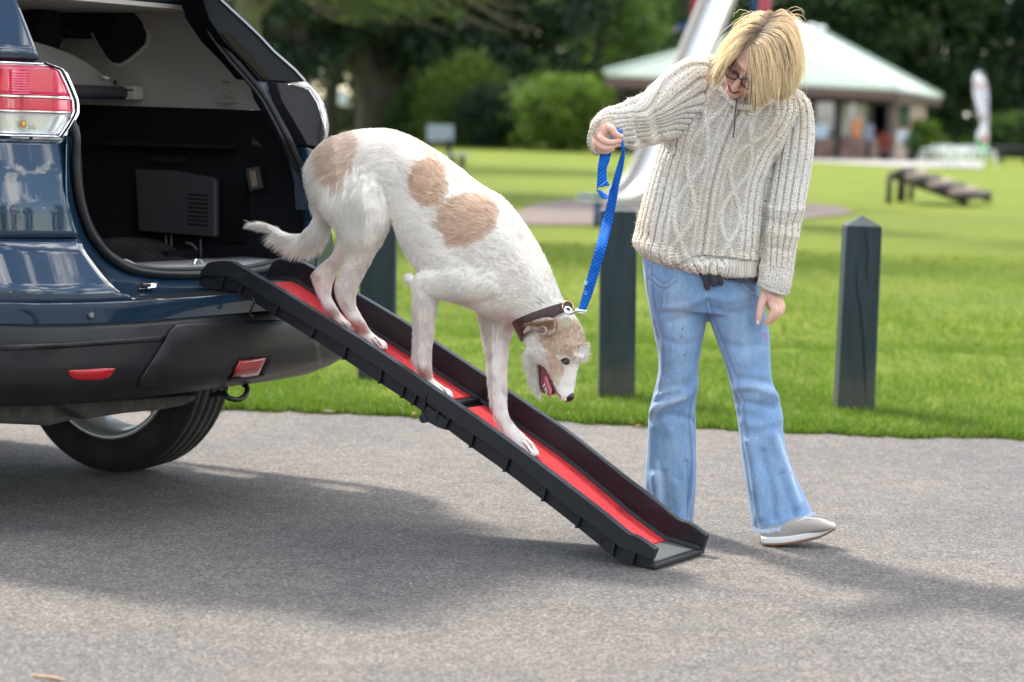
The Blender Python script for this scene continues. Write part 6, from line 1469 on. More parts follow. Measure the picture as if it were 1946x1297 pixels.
nt, b = nodes(M_knit); uvk = nt.nodes.new('ShaderNodeUVMap'); uvk.uv_map = 'knit'; tck = nt.nodes.new('ShaderNodeTexCoord')
def uvnoise(sc, det, ms_):
    n_ = nt.nodes.new('ShaderNodeTexNoise'); n_.inputs['Scale'].default_value = sc; n_.inputs['Detail'].default_value = det; mp_ = nt.nodes.new('ShaderNodeMapping'); mp_.inputs['Scale'].default_value = ms_
    nt.links.new(uvk.outputs[0], mp_.inputs[0]); nt.links.new(mp_.outputs[0], n_.inputs['Vector']); return n_
f1 = uvnoise(1, 2, (340, 190, 1)); f2 = uvnoise(1, 3, (60, 60, 1)); f3 = noise_node(nt, tck, 5, 3)
q1 = ramp(nt, f1.outputs['Fac'], [(.32, (.24, .19, .15)), (.42, (.95, .92, .87)), (.62, (1.12, 1.12, 1.1))]); q2 = ramp(nt, f2.outputs['Fac'], [(.3, (.90, .86, .79)), (.7, (1.04, 1.04, 1.04))]); q3 = ramp(nt, f3.outputs['Fac'], [(.36, (.97, .91, .82)), (.60, (1.04, 1.04, 1.06))])
akn = nt.nodes.new('ShaderNodeAttribute'); akn.attribute_name = 'col'
nt.links.new(mix(nt, 1.0, akn.outputs['Color'], mix(nt, 1.0, mix(nt, 1.0, q1.outputs[0], q2.outputs[0], 'MULTIPLY'), q3.outputs[0], 'MULTIPLY'), 'MULTIPLY'), b.inputs['Base Color'])
sx_ = nt.nodes.new('ShaderNodeSeparateXYZ'); nt.links.new(uvk.outputs[0], sx_.inputs[0])
def M_(op, a, c=None):
    n_ = nt.nodes.new('ShaderNodeMath'); n_.operation = op
    for i, s in enumerate((a, c)):
        if s is None: continue
        if isinstance(s, (int, float)): n_.inputs[i].default_value = s
        else: nt.links.new(s, n_.inputs[i])
    return n_.outputs[0]
su = M_('MULTIPLY', sx_.outputs['X'], 1/.0062*math.pi*2); chev = M_('MULTIPLY', M_('ABSOLUTE', M_('SINE', M_('MULTIPLY', su, .5))), 2.2)
stv = M_('SINE', M_('ADD', M_('MULTIPLY', sx_.outputs['Y'], 1/.0058*math.pi*2), chev)); sth = M_('ADD', M_('MULTIPLY', stv, .5), M_('ABSOLUTE', M_('SINE', M_('MULTIPLY', su, .5))))
bp = nt.nodes.new('ShaderNodeBump'); bp.inputs['Strength'].default_value = .9; bp.inputs['Distance'].default_value = .0022; nt.links.new(sth, bp.inputs['Height'])
nt.links.new(bp.outputs[0], b.inputs['Normal'])
SG = [section_loft(torsoS, 'd', 44, 70, 2.25), section_loft(armR, 'd', 26, 60, 2.1), section_loft(armL, 'd', 26, 60, 2.1)]
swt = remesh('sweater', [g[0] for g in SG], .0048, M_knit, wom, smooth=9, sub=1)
# knit coordinates: distance along each tube and around it
kv, kring, kpart, rings = [], [], [], []
for pi_, sec in enumerate((torsoS, armR, armL)):
    m_n = (120, 90, 90)[pi_]; S6 = crom(sec, m_n); cen_, hv, hl_, tl_ = [], [], [], []
    for q in S6:
        a, b_ = atd(q[0], q[1], q[4]), atd(q[2], q[3], q[4]); cen_.append(tuple((a+b_)/2)); h_ = (a-b_)/2; hl_.append(h_.length); hv.append(tuple(h_.normalized())); tl_.append(max(.002, q[5]))
    cen_, hv, hl_, tl_ = map(np.array, (cen_, hv, hl_, tl_)); al = np.concatenate([[0], np.cumsum(np.linalg.norm(np.diff(cen_, axis=0), axis=1))]); tg_ = np.gradient(cen_, axis=0); tg_ /= np.linalg.norm(tg_, axis=1)[:, None]
    rings.append((cen_, hv, hl_, tl_, al, tg_))
    for i in range(m_n):
        for k in range(28):
            th = 2*math.pi*k/28; kv.append(cen_[i] + hv[i]*hl_[i]*math.cos(th) + np.array([0, 1, 0])*tl_[i]*math.sin(th)); kring.append(i); kpart.append(pi_)
kd2 = KDTree(len(kv)); [kd2.insert(p, i) for i, p in enumerate(kv)]; kd2.balance()
W, sx, sy, sn = px_of(swt)
near_ = np.array([kd2.find(p)[1] for p in W]); kring = np.array(kring); kpart = np.array(kpart); PT = kpart[near_]; RI = kring[near_]
U = np.zeros(len(W)); T = np.zeros(len(W)); RS = (.185, .060, .068); amaxs = [r_[4][-1] for r_ in rings]
for pi_ in range(3):
    m_ = PT == pi_; cen_, hv, hl_, tl_, al, tg_ = rings[pi_]; P = W[m_]; fi = RI[m_].astype(float)
    for _ in range(4):      # slide along the axis until the ring plane holds the point
        i0 = np.clip(fi.astype(int), 0, len(al)-2); f_ = (fi-i0)[:, None]; c = cen_[i0]*(1-f_)+cen_[i0+1]*f_; t_ = tg_[i0]*(1-f_)+tg_[i0+1]*f_
        fi = np.clip(fi + .8*((P-c)*t_).sum(1)/np.maximum(1e-4, al[i0+1]-al[i0]), 0, len(al)-1.001)
    i0 = fi.astype(int); f_ = fi-i0; F1 = f_[:, None]; c = cen_[i0]*(1-F1)+cen_[i0+1]*F1; h_ = hv[i0]*(1-F1)+hv[i0+1]*F1
    ca = ((P-c)*h_).sum(1)/hl_[i0]; sa = (P-c)[:, 1]/tl_[i0]; th2 = np.arctan2(-ca, -sa)          # zero facing the camera
    U[m_] = th2*RS[pi_]; T[m_] = al[i0]*(1-f_)+al[i0+1]*f_
def gauss(x, w): return np.exp(-(x/w)**2)
h = np.zeros(len(W))
tor = PT == 0; ua, ta = U, T
def groove_rib(x, per, wd, dep):
    f_ = np.abs((x/per) % 1.0 - .5)*per           # distance from the groove line (grooves at half periods)
    return dep*(1-np.exp(-(f_/wd)**2)) 
rib = groove_rib(ua, .027, .0034, .0085)
mid_ = np.zeros(len(W))
for sg in (-1, 1):
    x = ua*sg
    mid_ = np.maximum(mid_, .006*gauss(x-.011, .0075)); mid_ = np.maximum(mid_, .0075*gauss(x-.112, .009)); mid_ = np.maximum(mid_, .006*gauss(x-.029, .0055)); mid_ = np.maximum(mid_, .0035*gauss(x-.070, .004))
    for ph in (0, math.pi): mid_ = np.maximum(mid_, .0100*gauss(x-(.070+.030*np.sin(2*np.pi*ta/.34+ph+.7)), .0068))
    mid_ -= .0045*gauss(x, .003)
    for ph in (0, math.pi): mid_ -= .0035*gauss(x-(.070+.030*np.sin(2*np.pi*ta/.34+ph+.7)), .0018)
isf = np.abs(ua) < .122
hem_t = ta < .062
h = np.where(isf, mid_, rib); h = np.where(hem_t, groove_rib(ua, .0145, .0028, .0055)+.001, h)
h = np.where((ta > .056) & (ta < .068), h-.004, h)
sl_ = ~tor
rib2 = groove_rib(ua, .024, .0032, .0080); amax = np.where(PT == 1, amaxs[1], amaxs[2])
cuff = ta > amax - .055
h = np.where(sl_, np.where(cuff, groove_rib(ua, .013, .0026, .005)+.0015, rib2), h)
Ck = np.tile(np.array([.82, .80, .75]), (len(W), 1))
hr_ = np.clip(h/.008, 0, 1.2); tk = np.clip(1-hr_*1.25, 0, 1)[:, None]*.40; Ck = Ck*(1-tk) + np.array([.36, .31, .26])*tk; Ck = np.clip(Ck*(1+.12*np.clip(hr_-.6, 0, .6))[:, None], 0, .92)  # groove shade put into the yarn colour: browner where low, paler on cords
# folds of the cloth
fr = np.clip(-sn[:, 1]*1.6+.2, 0, 1)
for P, amp, wd in (([(1272, 262), (1300, 235), (1345, 190)], .010, 11), ([(1262, 280), (1290, 290), (1330, 300)], -.006, 12), ([(1205, 235), (1212, 262), (1228, 276)], -.012, 6), ([(1222, 225), (1232, 262)], .009, 7), ([(1196, 196), (1198, 240), (1200, 275)], .010, 7), ([(1245, 215), (1252, 262)], -.008, 7), ([(1470, 300), (1458, 350), (1452, 420), (1449, 500)], -.014, 7), ([(1486, 240), (1470, 290), (1446, 330)], .008, 10),
                   ([(1460, 395), (1490, 402), (1518, 398)], .007, 7), ([(1458, 418), (1490, 428), (1512, 424)], -.006, 6), ([(1456, 440), (1480, 448), (1508, 450)], .006, 7), ([(1462, 470), (1500, 478)], -.005, 6), ([(1225, 470), (1300, 500), (1400, 508)], .006, 8), ([(1218, 440), (1290, 470), (1440, 480)], -.004, 10)):
    h = h + amp*np.exp(-(dist_poly(sx, sy, P)/wd)**2)*fr
co, no = mesh_np(swt); h += np.random.default_rng(3).normal(0, .0005, len(h)); set_co(swt, co + no*h[:, None])
uvl = swt.data.uv_layers.new(name='knit'); lv = np.empty(len(swt.data.loops), np.int32); swt.data.loops.foreach_get('vertex_index', lv)
uvl.data.foreach_set('uv', np.column_stack([U[lv], T[lv]]).astype(np.float32).ravel())
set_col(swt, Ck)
# wool fuzz
def fuzz(o, n, L, col, seed, nm='fuzz'):
    rr = np.random.default_rng(seed); co, no = mesh_np(o); Wl = co + chain_loc(o.parent); f, _ = scatter(o, n, Wl, no, np.ones(len(co)), rr)
    P = f(Wl); N = f(no); D = N + .9*rr.normal(size=(n, 3)); D /= np.linalg.norm(D, axis=1)[:, None]; l = L*(.3+rr.random(n))
    D2 = D + .7*rr.normal(size=(n, 3)); Pc = np.stack([P, P+D*l[:, None]*.5, P+(D+D2*.5)*l[:, None]*.6], 1)
    return hair_object(nm, Pc, np.tile(np.array([.00032, .00028, .00012]), (n, 1)), np.array(col)*(.8+.4*rr.random((n, 1))), M_fur, o)
fuzz(swt, 16000, .008, (.72, .67, .58), 8)
# cuff and collar rolls
def knit_roll(name, pts, r, m=60, parent=None):
    o = tube(name, pts, r, M_knit, 12, m, parent=parent or swt); uv = o.data.uv_layers.new(name='knit')
    for p in o.data.polygons:
        for li in p.loop_indices: vi = o.data.loops[li].vertex_index; uv.data[li].uv = ((vi % 12)*.004, (vi//12)*.004)
    cc, nn_ = mesh_np(o); ii = np.arange(len(cc)); set_co(o, cc + nn_*(.0016*np.sin((ii//12)*1.9))[:, None]); set_col(o, np.tile(np.array([.80, .77, .70]), (len(cc), 1))); return o
knit_roll('cuff_roll', [atd(x, y, d) for x, y, d in ((1146, 226, 7.235), (1135, 229, 7.20), (1127, 240, 7.185), (1122, 255, 7.18), (1120, 268, 7.18), (1123, 280, 7.19), (1129, 288, 7.20), (1137, 291, 7.22), (1150, 284, 7.25))], .0072)
knit_roll('cuff_roll', [atd(x, y, d) for x, y, d in ((1444, 542, 7.455), (1455, 549, 7.44), (1470, 554, 7.44), (1486, 559, 7.455), (1496, 557, 7.49))], .006)
knit_roll('collar_roll', [atd(x, y, d) for x, y, d in ((1362, 122, 7.62), (1362, 146, 7.56), (1370, 168, 7.52), (1384, 186, 7.49), (1398, 199, 7.475), (1413, 203, 7.47), (1432, 203, 7.475), (1455, 196, 7.49), (1480, 178, 7.53), (1496, 150, 7.60))], .011)
tube('zip', [atd(x, y, d) for x, y, d in ((1400, 192, 7.452), (1397, 215, 7.455), (1396, 240, 7.457), (1393, 262, 7.46))], .0022, mat('zip_dark', (.10, .08, .07), .4, metal=.5), 6, 30, parent=swt)
# waist band and knotted tie under the hem
M_tie = mat('charcoal_cotton', (.035, .035, .045), .9, bump=(90, .6, .002))
bandS = [(1226, 470, 1447, 512, 7.60, .124), (1225, 492, 1447, 535, 7.60, .127)]
g = section_loft([(1300, 500, 1446, 508, 7.60, .115), (1330, 516, 1447, 533, 7.60, .122), (1350, 524, 1446, 535, 7.60, .122)], 'd', 36, 12, 2.3)[0]
mesh('waist_band', g[0], g[1], M_tie, smooth=True, parent=wom)
tie = tube('waist_tie', [atd(1332, 514, 7.475), atd(1342, 532, 7.47), atd(1343, 542, 7.472), atd(1345, 551, 7.476)], [.012, .012, .010, .008], M_tie, 10, 20, parent=wom, flat=(1, .35))
tube('tie_end', [atd(1352, 516, 7.47), atd(1357, 532, 7.464), atd(1358, 545, 7.468)], [.012, .012, .009], M_tie, 10, 20, parent=tie, flat=(1, .5))
tube('tie_end', [atd(1366, 520, 7.47), atd(1369, 533, 7.466), atd(1370, 543, 7.472)], [.009, .009, .007], M_tie, 10, 20, parent=tie, flat=(1, .5))
# ---- hands
def hand(name, chains, m=M_skin):
    geos_ = []
    for P, r in chains:
        pts = [atd(*q) for q in P]; g = tube_geo(pts, r, 12, max(10, len(pts)*6)); geos_.append(g); geos_.append(ell_geo(pts[-1], (r[-1],)*3, n=10, m=8)); geos_.append(ell_geo(pts[0], (r[0],)*3, n=10, m=8))
    return remesh(name, geos_, .0016, m, wom, smooth=4, sm_f=.5)
hR = hand('right_hand', [([(1182, 244, 7.30), (1160, 238, 7.245), (1147, 246, 7.22), (1138, 256, 7.212)], [.024, .024, .0255, .021]), ([(1152, 242, 7.225), (1143, 256, 7.215), (1136, 270, 7.215)], [.018, .021, .018]),
    ([(1152, 240, 7.215), (1163, 246, 7.195), (1171, 256, 7.188), (1181, 260, 7.19)], [.014, .0115, .0105, .0075]),
    ([(1137, 255, 7.205), (1143, 265, 7.185), (1158, 271, 7.182), (1178, 268, 7.19)], [.0125, .0115, .0098, .0070]),
    ([(1132, 264, 7.21), (1138, 276, 7.19), (1153, 282, 7.188), (1171, 276, 7.20)], [.0120, .0115, .0098, .0068]),
    ([(1131, 271, 7.22), (1136, 283, 7.205), (1150, 288, 7.207), (1164, 284, 7.22)], [.0115, .0105, .0092, .0065]),
    ([(1131, 275, 7.235), (1137, 286, 7.228), (1148, 290, 7.232)], [.0105, .0092, .0070])])
hL = hand('left_hand', [([(1470, 535, 7.50), (1464, 548, 7.49), (1465, 562, 7.48), (1469, 577, 7.478)], [.026, .0255, .0275, .024]), ([(1462, 560, 7.478), (1474, 580, 7.495)], [.022, .019]),
    ([(1454, 560, 7.47), (1447, 577, 7.455), (1443.5, 597, 7.452), (1441, 614, 7.455)], [.0145, .0120, .0108, .0078]),
    ([(1466, 576, 7.462), (1472, 590, 7.448), (1465, 603, 7.448), (1457, 614, 7.455)], [.0135, .0128, .0115, .0088]),
    ([(1473, 577, 7.475), (1480, 591, 7.462), (1472, 603, 7.462), (1464, 611, 7.468)], [.0130, .0120, .0108, .0082]),
    ([(1478, 574, 7.492), (1485, 588, 7.482), (1479, 598, 7.482), (1471, 606, 7.488)], [.0120, .0112, .0100, .0078]),
    ([(1480, 568, 7.508), (1487, 581, 7.503), (1483, 591, 7.503), (1477, 598, 7.508)], [.0110, .0098, .0088, .0068])])
M_nail = mat('finger_nail', (.74, .50, .44), .25, spec=.6)
spot('nail', atd(1440, 613, 7.4475), (.0052, .0025, .0075), M_nail, hL)
spot('nail', atd(1180, 259, 7.1835), (.0065, .0022, .0042), M_nail, hR)
# ---- head
lv_ = Vector((.84, -.10, -.50)); up_ = Vector((.25, -.72, .64)); lv_.normalize(); up_ = (up_ - lv_*up_.dot(lv_)).normalized(); fv_ = -up_.cross(lv_)
if fv_.y > 0: fv_ = -fv_
HC = atd(1431, 114, 7.435)
RH = Matrix((lv_, fv_, up_)).transposed()
def hl(x, y, z): return HC + lv_*x + fv_*y + up_*z
def he(c, r, n=20): return ell_geo(hl(*c), r, RH, n, 14)
hg = [he((0, -.012, .022), (.074, .094, .088), 28), he((0, .030, -.045), (.058, .056, .066)), he((0, .020, .02), (.068, .068, .06)), he((0, .058, -.098), (.026, .024, .020)), he((-.030, .052, -.035), (.026, .026, .026)), he((.030, .052, -.035), (.026, .026, .026)),
      he((0, .078, .034), (.040, .018, .012)), he((-.024, .075, -.002), (.017, .012, .013)), he((.024, .075, -.002), (.017, .012, .013)), he((0, .076, -.070), (.022, .014, .008)), he((0, .074, -.080), (.018, .014, .007)), he((-.010, .092, -.046), (.009, .010, .007)), he((.010, .092, -.046), (.009, .010, .007)),
      tube_geo([hl(0, .080, .020), hl(0, .093, -.008), hl(0, .106, -.038), hl(0, .098, -.050)], [.008, .0085, .012, .010], 12, 16),
      tube_geo([hl(0, -.02, -.06), hl(0, -.01, -.12), atd(1436, 190, 7.585)], [.052, .05, .055], 18, 14)]
head = remesh('head', hg, .0028, M_skin, wom, smooth=6, sm_f=.5)
hco, hno = mesh_np(head); off = chain_loc(wom); bvh = BVHTree.FromPolygons([Vector(p+off) for p in hco], [tuple(p.vertices) for p in head.data.polygons])
def onhead(px, py, out=0):
    d = ray(px, py); r_ = bvh.ray_cast(C0, d, 20)
    return (r_[0] - d*out) if r_[0] is not None else atd(px, py, 7.42)
# mouth, brow, lids, nostril
def hcast(x, z, out=0):
    r_ = bvh.ray_cast(hl(x, .25, z), -fv_, .4); return (r_[0] + fv_*out) if r_[0] is not None else hl(x, .09, z)
M_lid = mat('eyelid_skin', (.50, .27, .21), .6); M_lash = mat('lash_brown', (.05, .03, .02), .8); M_brow = mat('brow_hair', (.26, .17, .10), .9)  # lids a darker tone than the face skin
lips = tube('upper_lip', [hcast(x, z, .0005) for x, z in ((-.020, -.0675), (-.011, -.0668), (0, -.068), (.011, -.0668), (.020, -.0675))], [.0015, .0035, .0038, .0035, .0015], M_lip, 8, 24, parent=head)
tube('lower_lip', [hcast(x, z, .0005) for x, z in ((-.018, -.071), (-.010, -.075), (0, -.0765), (.010, -.075), (.018, -.071))], [.0015, .0042, .0048, .0042, .0015], M_lip, 8, 24, parent=head)
tube('mouth_line', [hcast(x, z, .002) for x, z in ((-.022, -.0680), (-.012, -.0705), (0, -.0712), (.012, -.0705), (.022, -.0680))], .0012, M_lash, 6, 24, parent=head)
for s in (-1, 1):
    tube('eyebrow', [hcast(s*x, z, .001) for x, z in ((.012, .030), (.026, .036), (.044, .030))], [.003, .0032, .001], M_brow, 8, 18, parent=head, flat=(1, .6))
    ev = hcast(s*.030, .004, -.004); V, F_ = ell_geo(ev, (.014, .008, .009), RH); mesh('eyelid', V, F_, M_lid, smooth=True, parent=head)
    tube('lash_line', [hcast(s*x, z, .0055) for x, z in ((.018, .001), (.030, -.005), (.043, .001))], .0013, M_lash, 6, 16, parent=head)
    spot('nostril', hcast(s*.008, -.050, .0), (.003, .002, .002), M_lash, head)
# glasses
M_frame = mat('plum_glasses_frame', (.05, .012, .022), .3, coat=.5); M_lens = mat('spectacle_lens', (.95, .9, .92), .02, trans=1, spec=.5)
nt, b = nodes(M_lens); b.inputs['IOR'].default_value = 1.05
gl_ = None
for s in (-1, 1):
    P = []
    for k in range(28):
        a = 2*math.pi*k/28; ex_ = 2.6; cx_, sz_ = math.copysign(abs(math.cos(a))**(2/ex_), math.cos(a)), math.copysign(abs(math.sin(a))**(2/ex_), math.sin(a)); P.append(hl(s*(.033+.025*cx_ ), .100 - .010*abs(cx_+s*0)*.4, -.004 + .0165*sz_ + .003*cx_))
    o = tube('spectacle_rim', P+[P[0]], .0026, M_frame, 8, parent=head if gl_ is None else gl_)
    if gl_ is None: gl_ = o
    tube('brow_bar', P[1:14], .0038, M_frame, 8, parent=gl_)
    cP = sum(P, Vector())/len(P); mesh('lens', P+[cP], [(k, (k+1) % 28, 28) for k in range(28)], M_lens, smooth=True, parent=gl_)
    tube('temple_arm', [hl(s*.058, .097, .004), hl(s*.074, .07, .006), hl(s*.080, -.01, .004)], .0018, M_frame, 6, 12, parent=gl_)
tube('bridge', [hl(-.009, .1, .0), hl(0, .106, .003), hl(.009, .1, .0)], .0019, M_frame, 8, 10, parent=gl_)
# ---- hair
cap = [he((.004, -.032, .020), (.078, .092, .088), 28), tube_geo([hl(0, -.06, .02), hl(.01, -.08, -.03), atd(1470, 150, 7.60)], [.075, .07, .05], 20, 12), tube_geo([hl(.058, -.02, .02), atd(1492, 128, 7.49), atd(1488, 165, 7.49)], [.04, .038, .022], 16, 14), tube_geo([hl(-.055, -.02, .01), atd(1385, 112, 7.53), atd(1376, 135, 7.53)], [.035, .022, .010], 14, 12)]
M_under_hair = mat('hair_root_blond', (.20, .135, .08), .8, bump=(160, .8, .004))  # dark root tone of the hair below the strands
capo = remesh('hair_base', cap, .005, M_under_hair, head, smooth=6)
GR = [[(1418, 87, 7.425), (1425, 98, 7.385), (1428, 135, 7.37), (1430, 175, 7.375), (1432, 214, 7.395)], [(1424, 79, 7.42), (1440, 92, 7.372), (1448, 130, 7.36), (1450, 172, 7.37), (1448, 203, 7.39)], [(1432, 71, 7.42), (1456, 84, 7.365), (1468, 120, 7.355), (1470, 162, 7.37), (1468, 196, 7.39)],
      [(1441, 62, 7.425), (1472, 74, 7.37), (1487, 110, 7.36), (1490, 152, 7.38), (1486, 192, 7.40)], [(1449, 54, 7.435), (1486, 62, 7.39), (1503, 98, 7.38), (1507, 142, 7.40), (1497, 188, 7.42)], [(1457, 45, 7.45), (1496, 50, 7.42), (1514, 88, 7.42), (1518, 132, 7.44), (1508, 174, 7.46)],
      [(1464, 37, 7.47), (1500, 38, 7.46), (1518, 78, 7.48), (1521, 122, 7.50), (1513, 160, 7.51)], [(1469, 29, 7.50), (1494, 26, 7.52), (1512, 62, 7.56), (1516, 110, 7.58), (1508, 148, 7.58)], [(1470, 26, 7.53), (1484, 22, 7.57), (1498, 52, 7.62), (1500, 105, 7.64), (1492, 150, 7.63)]]
GL = [[(1415, 87, 7.425), (1401, 98, 7.395), (1384, 112, 7.395), (1370, 134, 7.42), (1358, 166, 7.45)], [(1423, 79, 7.42), (1402, 89, 7.395), (1384, 107, 7.40), (1368, 134, 7.43), (1356, 160, 7.46)], [(1432, 71, 7.42), (1406, 76, 7.40), (1386, 95, 7.41), (1370, 122, 7.45), (1361, 150, 7.48)],
      [(1441, 62, 7.425), (1415, 62, 7.41), (1391, 80, 7.44), (1374, 108, 7.48), (1367, 140, 7.51)], [(1449, 54, 7.435), (1425, 49, 7.43), (1400, 66, 7.47), (1381, 94, 7.52), (1374, 130, 7.55)], [(1457, 45, 7.45), (1438, 36, 7.46), (1412, 50, 7.52), (1392, 78, 7.57), (1384, 118, 7.59)], [(1466, 34, 7.48), (1452, 24, 7.50), (1426, 34, 7.57), (1404, 62, 7.63), (1398, 110, 7.64)]]
r9 = np.random.default_rng(99)
def guide_hair(G_, n, K=12):
    G3 = np.array([[tuple(atd(q[0], q[1], q[2]-.058)) for q in g] for g in G_]); ng = len(G3)
    t = r9.random(n)*(ng-1); P = np.zeros((n, K, 3)); Lk = r9.uniform(.70, 1.0, n)+.10*np.sin(t*9)*r9.random(n); Gd = np.array([crom(g, 40) for g in G3])
    i = np.minimum(t.astype(int), ng-2); f = (t-i)[:, None, None]; base = Gd[i]*(1-f)+Gd[i+1]*f          # n x 40 x 3
    lock = np.round(t*8)                                                                          # strands gather in locks
    lo = np.sin(lock*12.9898)*43758.5453; lo = lo-np.floor(lo); lo2 = np.sin(lock*78.233)*12543.123; lo2 = lo2-np.floor(lo2)
    tt = (t*8-lock)/8                                                                             # pull towards lock centre near the tips
    tc_ = t - tt*.8; tc_ = np.clip(tc_, 0, ng-1.001); i2 = tc_.astype(int); f2 = (tc_-i2)[:, None, None]; tipb = Gd[i2]*(1-f2)+Gd[i2+1]*f2
    depth = r9.random(n)**1.5*.022; cen = np.array(tuple(HC))
    for k in range(K):
        s = k/(K-1)*Lk; j = np.clip(s*39, 0, 38.999); j0 = j.astype(int); fj = (j-j0)[:, None]; a = np.arange(n)
        p = base[a, j0]*(1-fj)+base[a, j0+1]*fj; q = tipb[a, j0]*(1-fj)+tipb[a, j0+1]*fj; m_ = (s**1.2)[:, None]*.8; p = p*(1-m_)+q*m_
        inw = cen-p; inw /= np.linalg.norm(inw, axis=1)[:, None]; p = p + inw*(depth*np.sin(np.pi*np.minimum(s+.1, 1)*.9))[:, None]
        p = p + np.column_stack([np.sin(s*5+lo*6.28), np.zeros(n), np.zeros(n)])*(.009*s**1.3)[:, None]*(lo2[:, None]+.3)
        p = p + np.column_stack([np.cos(lo*40), np.zeros(n), np.sin(lo*40)])*(.006*np.sin(np.pi*s)*lo2)[:, None]
        P[:, k] = p
    P += r9.normal(0, .0014, (n, 1, 3)) + np.cumsum(r9.normal(0, .0007, (n, K, 3)), 1)
    return P, lo
def hair_pts(name, P, lo, m, parent, rad):
    n, K, _ = P.shape; cu = bpy.data.hair_curves.new(name); cu.add_curves([K]*n); off = chain_loc(parent); cu.attributes['position'].data.foreach_set('vector', (P-off).astype(np.float32).ravel())
    ra = cu.attributes.get('radius') or cu.attributes.new('radius', 'FLOAT', 'POINT'); ra.data.foreach_set('value', np.tile(np.r_[np.full(K-3, rad), rad*.85, rad*.6, rad*.2], n).astype(np.float32))
    ca = cu.attributes.new('col', 'FLOAT_COLOR', 'POINT'); s = np.linspace(0, 1, K)[None, :, None]
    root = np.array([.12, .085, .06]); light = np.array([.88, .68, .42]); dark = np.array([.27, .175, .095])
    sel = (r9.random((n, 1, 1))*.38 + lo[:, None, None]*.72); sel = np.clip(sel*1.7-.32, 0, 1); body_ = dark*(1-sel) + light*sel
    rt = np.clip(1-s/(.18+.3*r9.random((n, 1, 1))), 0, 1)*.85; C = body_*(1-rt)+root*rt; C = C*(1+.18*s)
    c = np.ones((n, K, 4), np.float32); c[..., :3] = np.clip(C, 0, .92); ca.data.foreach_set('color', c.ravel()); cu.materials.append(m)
    o = bpy.data.objects.new(name, cu); return link(o, parent)
M_hair = hair_mat('blond_hair', .38, .22)
P1, l1 = guide_hair(GR, 11000); P2, l2 = guide_hair(GL, 6500); Pa = np.concatenate([P1, P2]); la = np.concatenate([l1, l2])
# strays
ns = 700; g0 = Pa[r9.integers(0, len(Pa), ns)].copy(); amp = r9.normal(0, .013, (ns, 1, 3)); s_ = np.linspace(0, 1, 12)[None, :, None]; out_ = g0 - np.array(tuple(HC)); out_ /= np.linalg.norm(out_, axis=2, keepdims=True)
g0 += amp*s_**1.3*1.2 + out_*.012*np.sin(s_*2.6)*r9.random((ns, 1, 1))
Pa = np.concatenate([Pa, g0]); la = np.concatenate([la, np.ones(ns)*.9])
loops = []
for k in range(44):
    x0, y0 = r9.uniform(1420, 1505), r9.uniform(24, 50); a0 = r9.uniform(-.6, .9); L = r9.uniform(14, 34); pts = []
    for j in range(12):
        s = j/11; ang = -math.pi/2 + a0 + s*r9.uniform(2.2, 3.4)*(1 if a0 > 0 else -1); 
        if j == 0: x, y = x0, y0
        else: x += math.cos(ang)*L/11*1.6; y += math.sin(ang)*L/11*1.6
        pts.append(tuple(atd(x, y, 7.47+.05*(y0-24)/26)))
    loops.append(pts)
Pa = np.concatenate([Pa, np.array(loops)]); la = np.concatenate([la, np.ones(44)])
hair_pts('hair', Pa, la, M_hair, head, .00055)
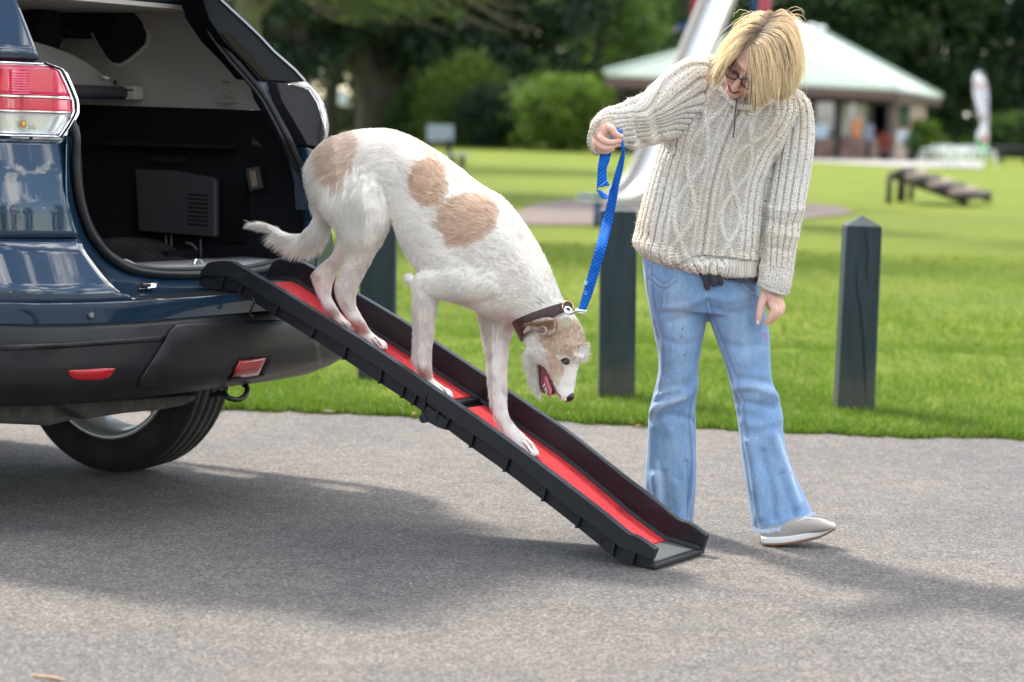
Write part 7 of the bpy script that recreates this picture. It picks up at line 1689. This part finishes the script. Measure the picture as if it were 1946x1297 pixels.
# ---- shoes
M_suede = mat('grey_beige_suede', (.36, .32, .28), .9, bump=(200, .4, .001)); M_sole = mat('white_rubber_sole', (.68, .67, .64), .55); M_gum = mat('brown_gum_sole', (.20, .09, .045), .6); M_shoew = mat('pale_leather_panel', (.62, .60, .56), .55)
shS = [(1446, 1006, 1448, 1026, 7.50, .026), (1456, 998, 1458, 1026, 7.50, .036), (1475, 990, 1476, 1025, 7.50, .041), (1500, 984, 1502, 1022, 7.49, .042), (1525, 982, 1528, 1017, 7.48, .043), (1548, 984, 1551, 1012, 7.475, .045), (1566, 988, 1570, 1008, 7.47, .043), (1578, 993, 1581, 1004, 7.47, .034), (1584, 997, 1586, 1001, 7.47, .018)]
g = section_loft(shS, 'd', 24, 40, 2.4)[0]; shoe = mesh('shoe', g[0], g[1], M_suede, smooth=True, parent=wom)
def sole(name, topc, botc, d0, hw, m, parent):
    A, B = crom(topc, 24), crom(botc, 24); V = []; n_ = 24
    for i in range(n_):
        s = i/(n_-1); w_ = hw*(math.sin(math.pi*min(1, .12+s*.86))**.35) if s < .98 else hw*.55
        for q, dz in ((A[i], 0), (B[i], 0)):
            c_ = atd(q[0], q[1], d0); V += [c_ - Vector((0, w_, 0)), c_ + Vector((0, w_, 0))]
    Fc = []
    for i in range(n_-1):
        a = i*4; b_ = a+4; Fc += [(a, b_, b_+2, a+2), (a+1, a+3, b_+3, b_+1), (a, a+1, b_+1, b_), (a+2, b_+2, b_+3, a+3)]
    Fc += [(0, 2, 3, 1), ((n_-1)*4, (n_-1)*4+1, (n_-1)*4+3, (n_-1)*4+2)]
    o = mesh(name, V, Fc, m, parent=parent); bevel(o, .003); return o
sole('midsole', [(1446, 1019), (1475, 1018), (1500, 1015), (1530, 1009), (1558, 1003), (1586, 994)], [(1447, 1030), (1475, 1029), (1500, 1026), (1530, 1020), (1558, 1014), (1586, 1002)], 7.485, .046, M_sole, shoe)
sole('outsole', [(1447, 1029.5), (1475, 1028.5), (1500, 1025.5), (1530, 1019.5), (1558, 1013.5), (1587, 1001)], [(1448, 1034), (1475, 1033), (1500, 1030), (1530, 1025), (1558, 1018), (1586, 1005)], 7.485, .047, M_gum, shoe)
extrude('side_panel', [atd(x, y, 7.452) for x, y in [(1515, 990), (1532, 984), (1552, 987), (1560, 992), (1548, 998), (1525, 1002), (1516, 1012), (1506, 1016), (1508, 1002)]], Vector((0, .02, 0)), M_shoew, parent=shoe, bev=.002)
for k in range(4): tube('lace', [atd(1536+7*k, 983.5+.9*k, 7.45), atd(1533+7*k, 988+.8*k, 7.447)], .0018, M_sole, 6, parent=shoe)
for k in range(9): spot('vent_hole', atd(1482+4*(k % 3), 996+6*(k//3)-(k % 3)*1.0, 7.4475), (.0010, .0008, .0010), M_lash, shoe, n=8)
sh2 = bpy.data.objects.new('shoe', shoe.data)
x0 = gnd(1270, 1014)
s2 = [(1238, 985, 1300, 985, 7.78, .04), ]
V, F_ = merge([ell_geo((x0.x, 7.70, .045), (.045, .12, .048)), box_geo((x0.x-.048, 7.58, .004), (x0.x+.048, 7.81, .028))]); mesh('shoe', V, F_, M_suede, smooth=False, parent=wom)
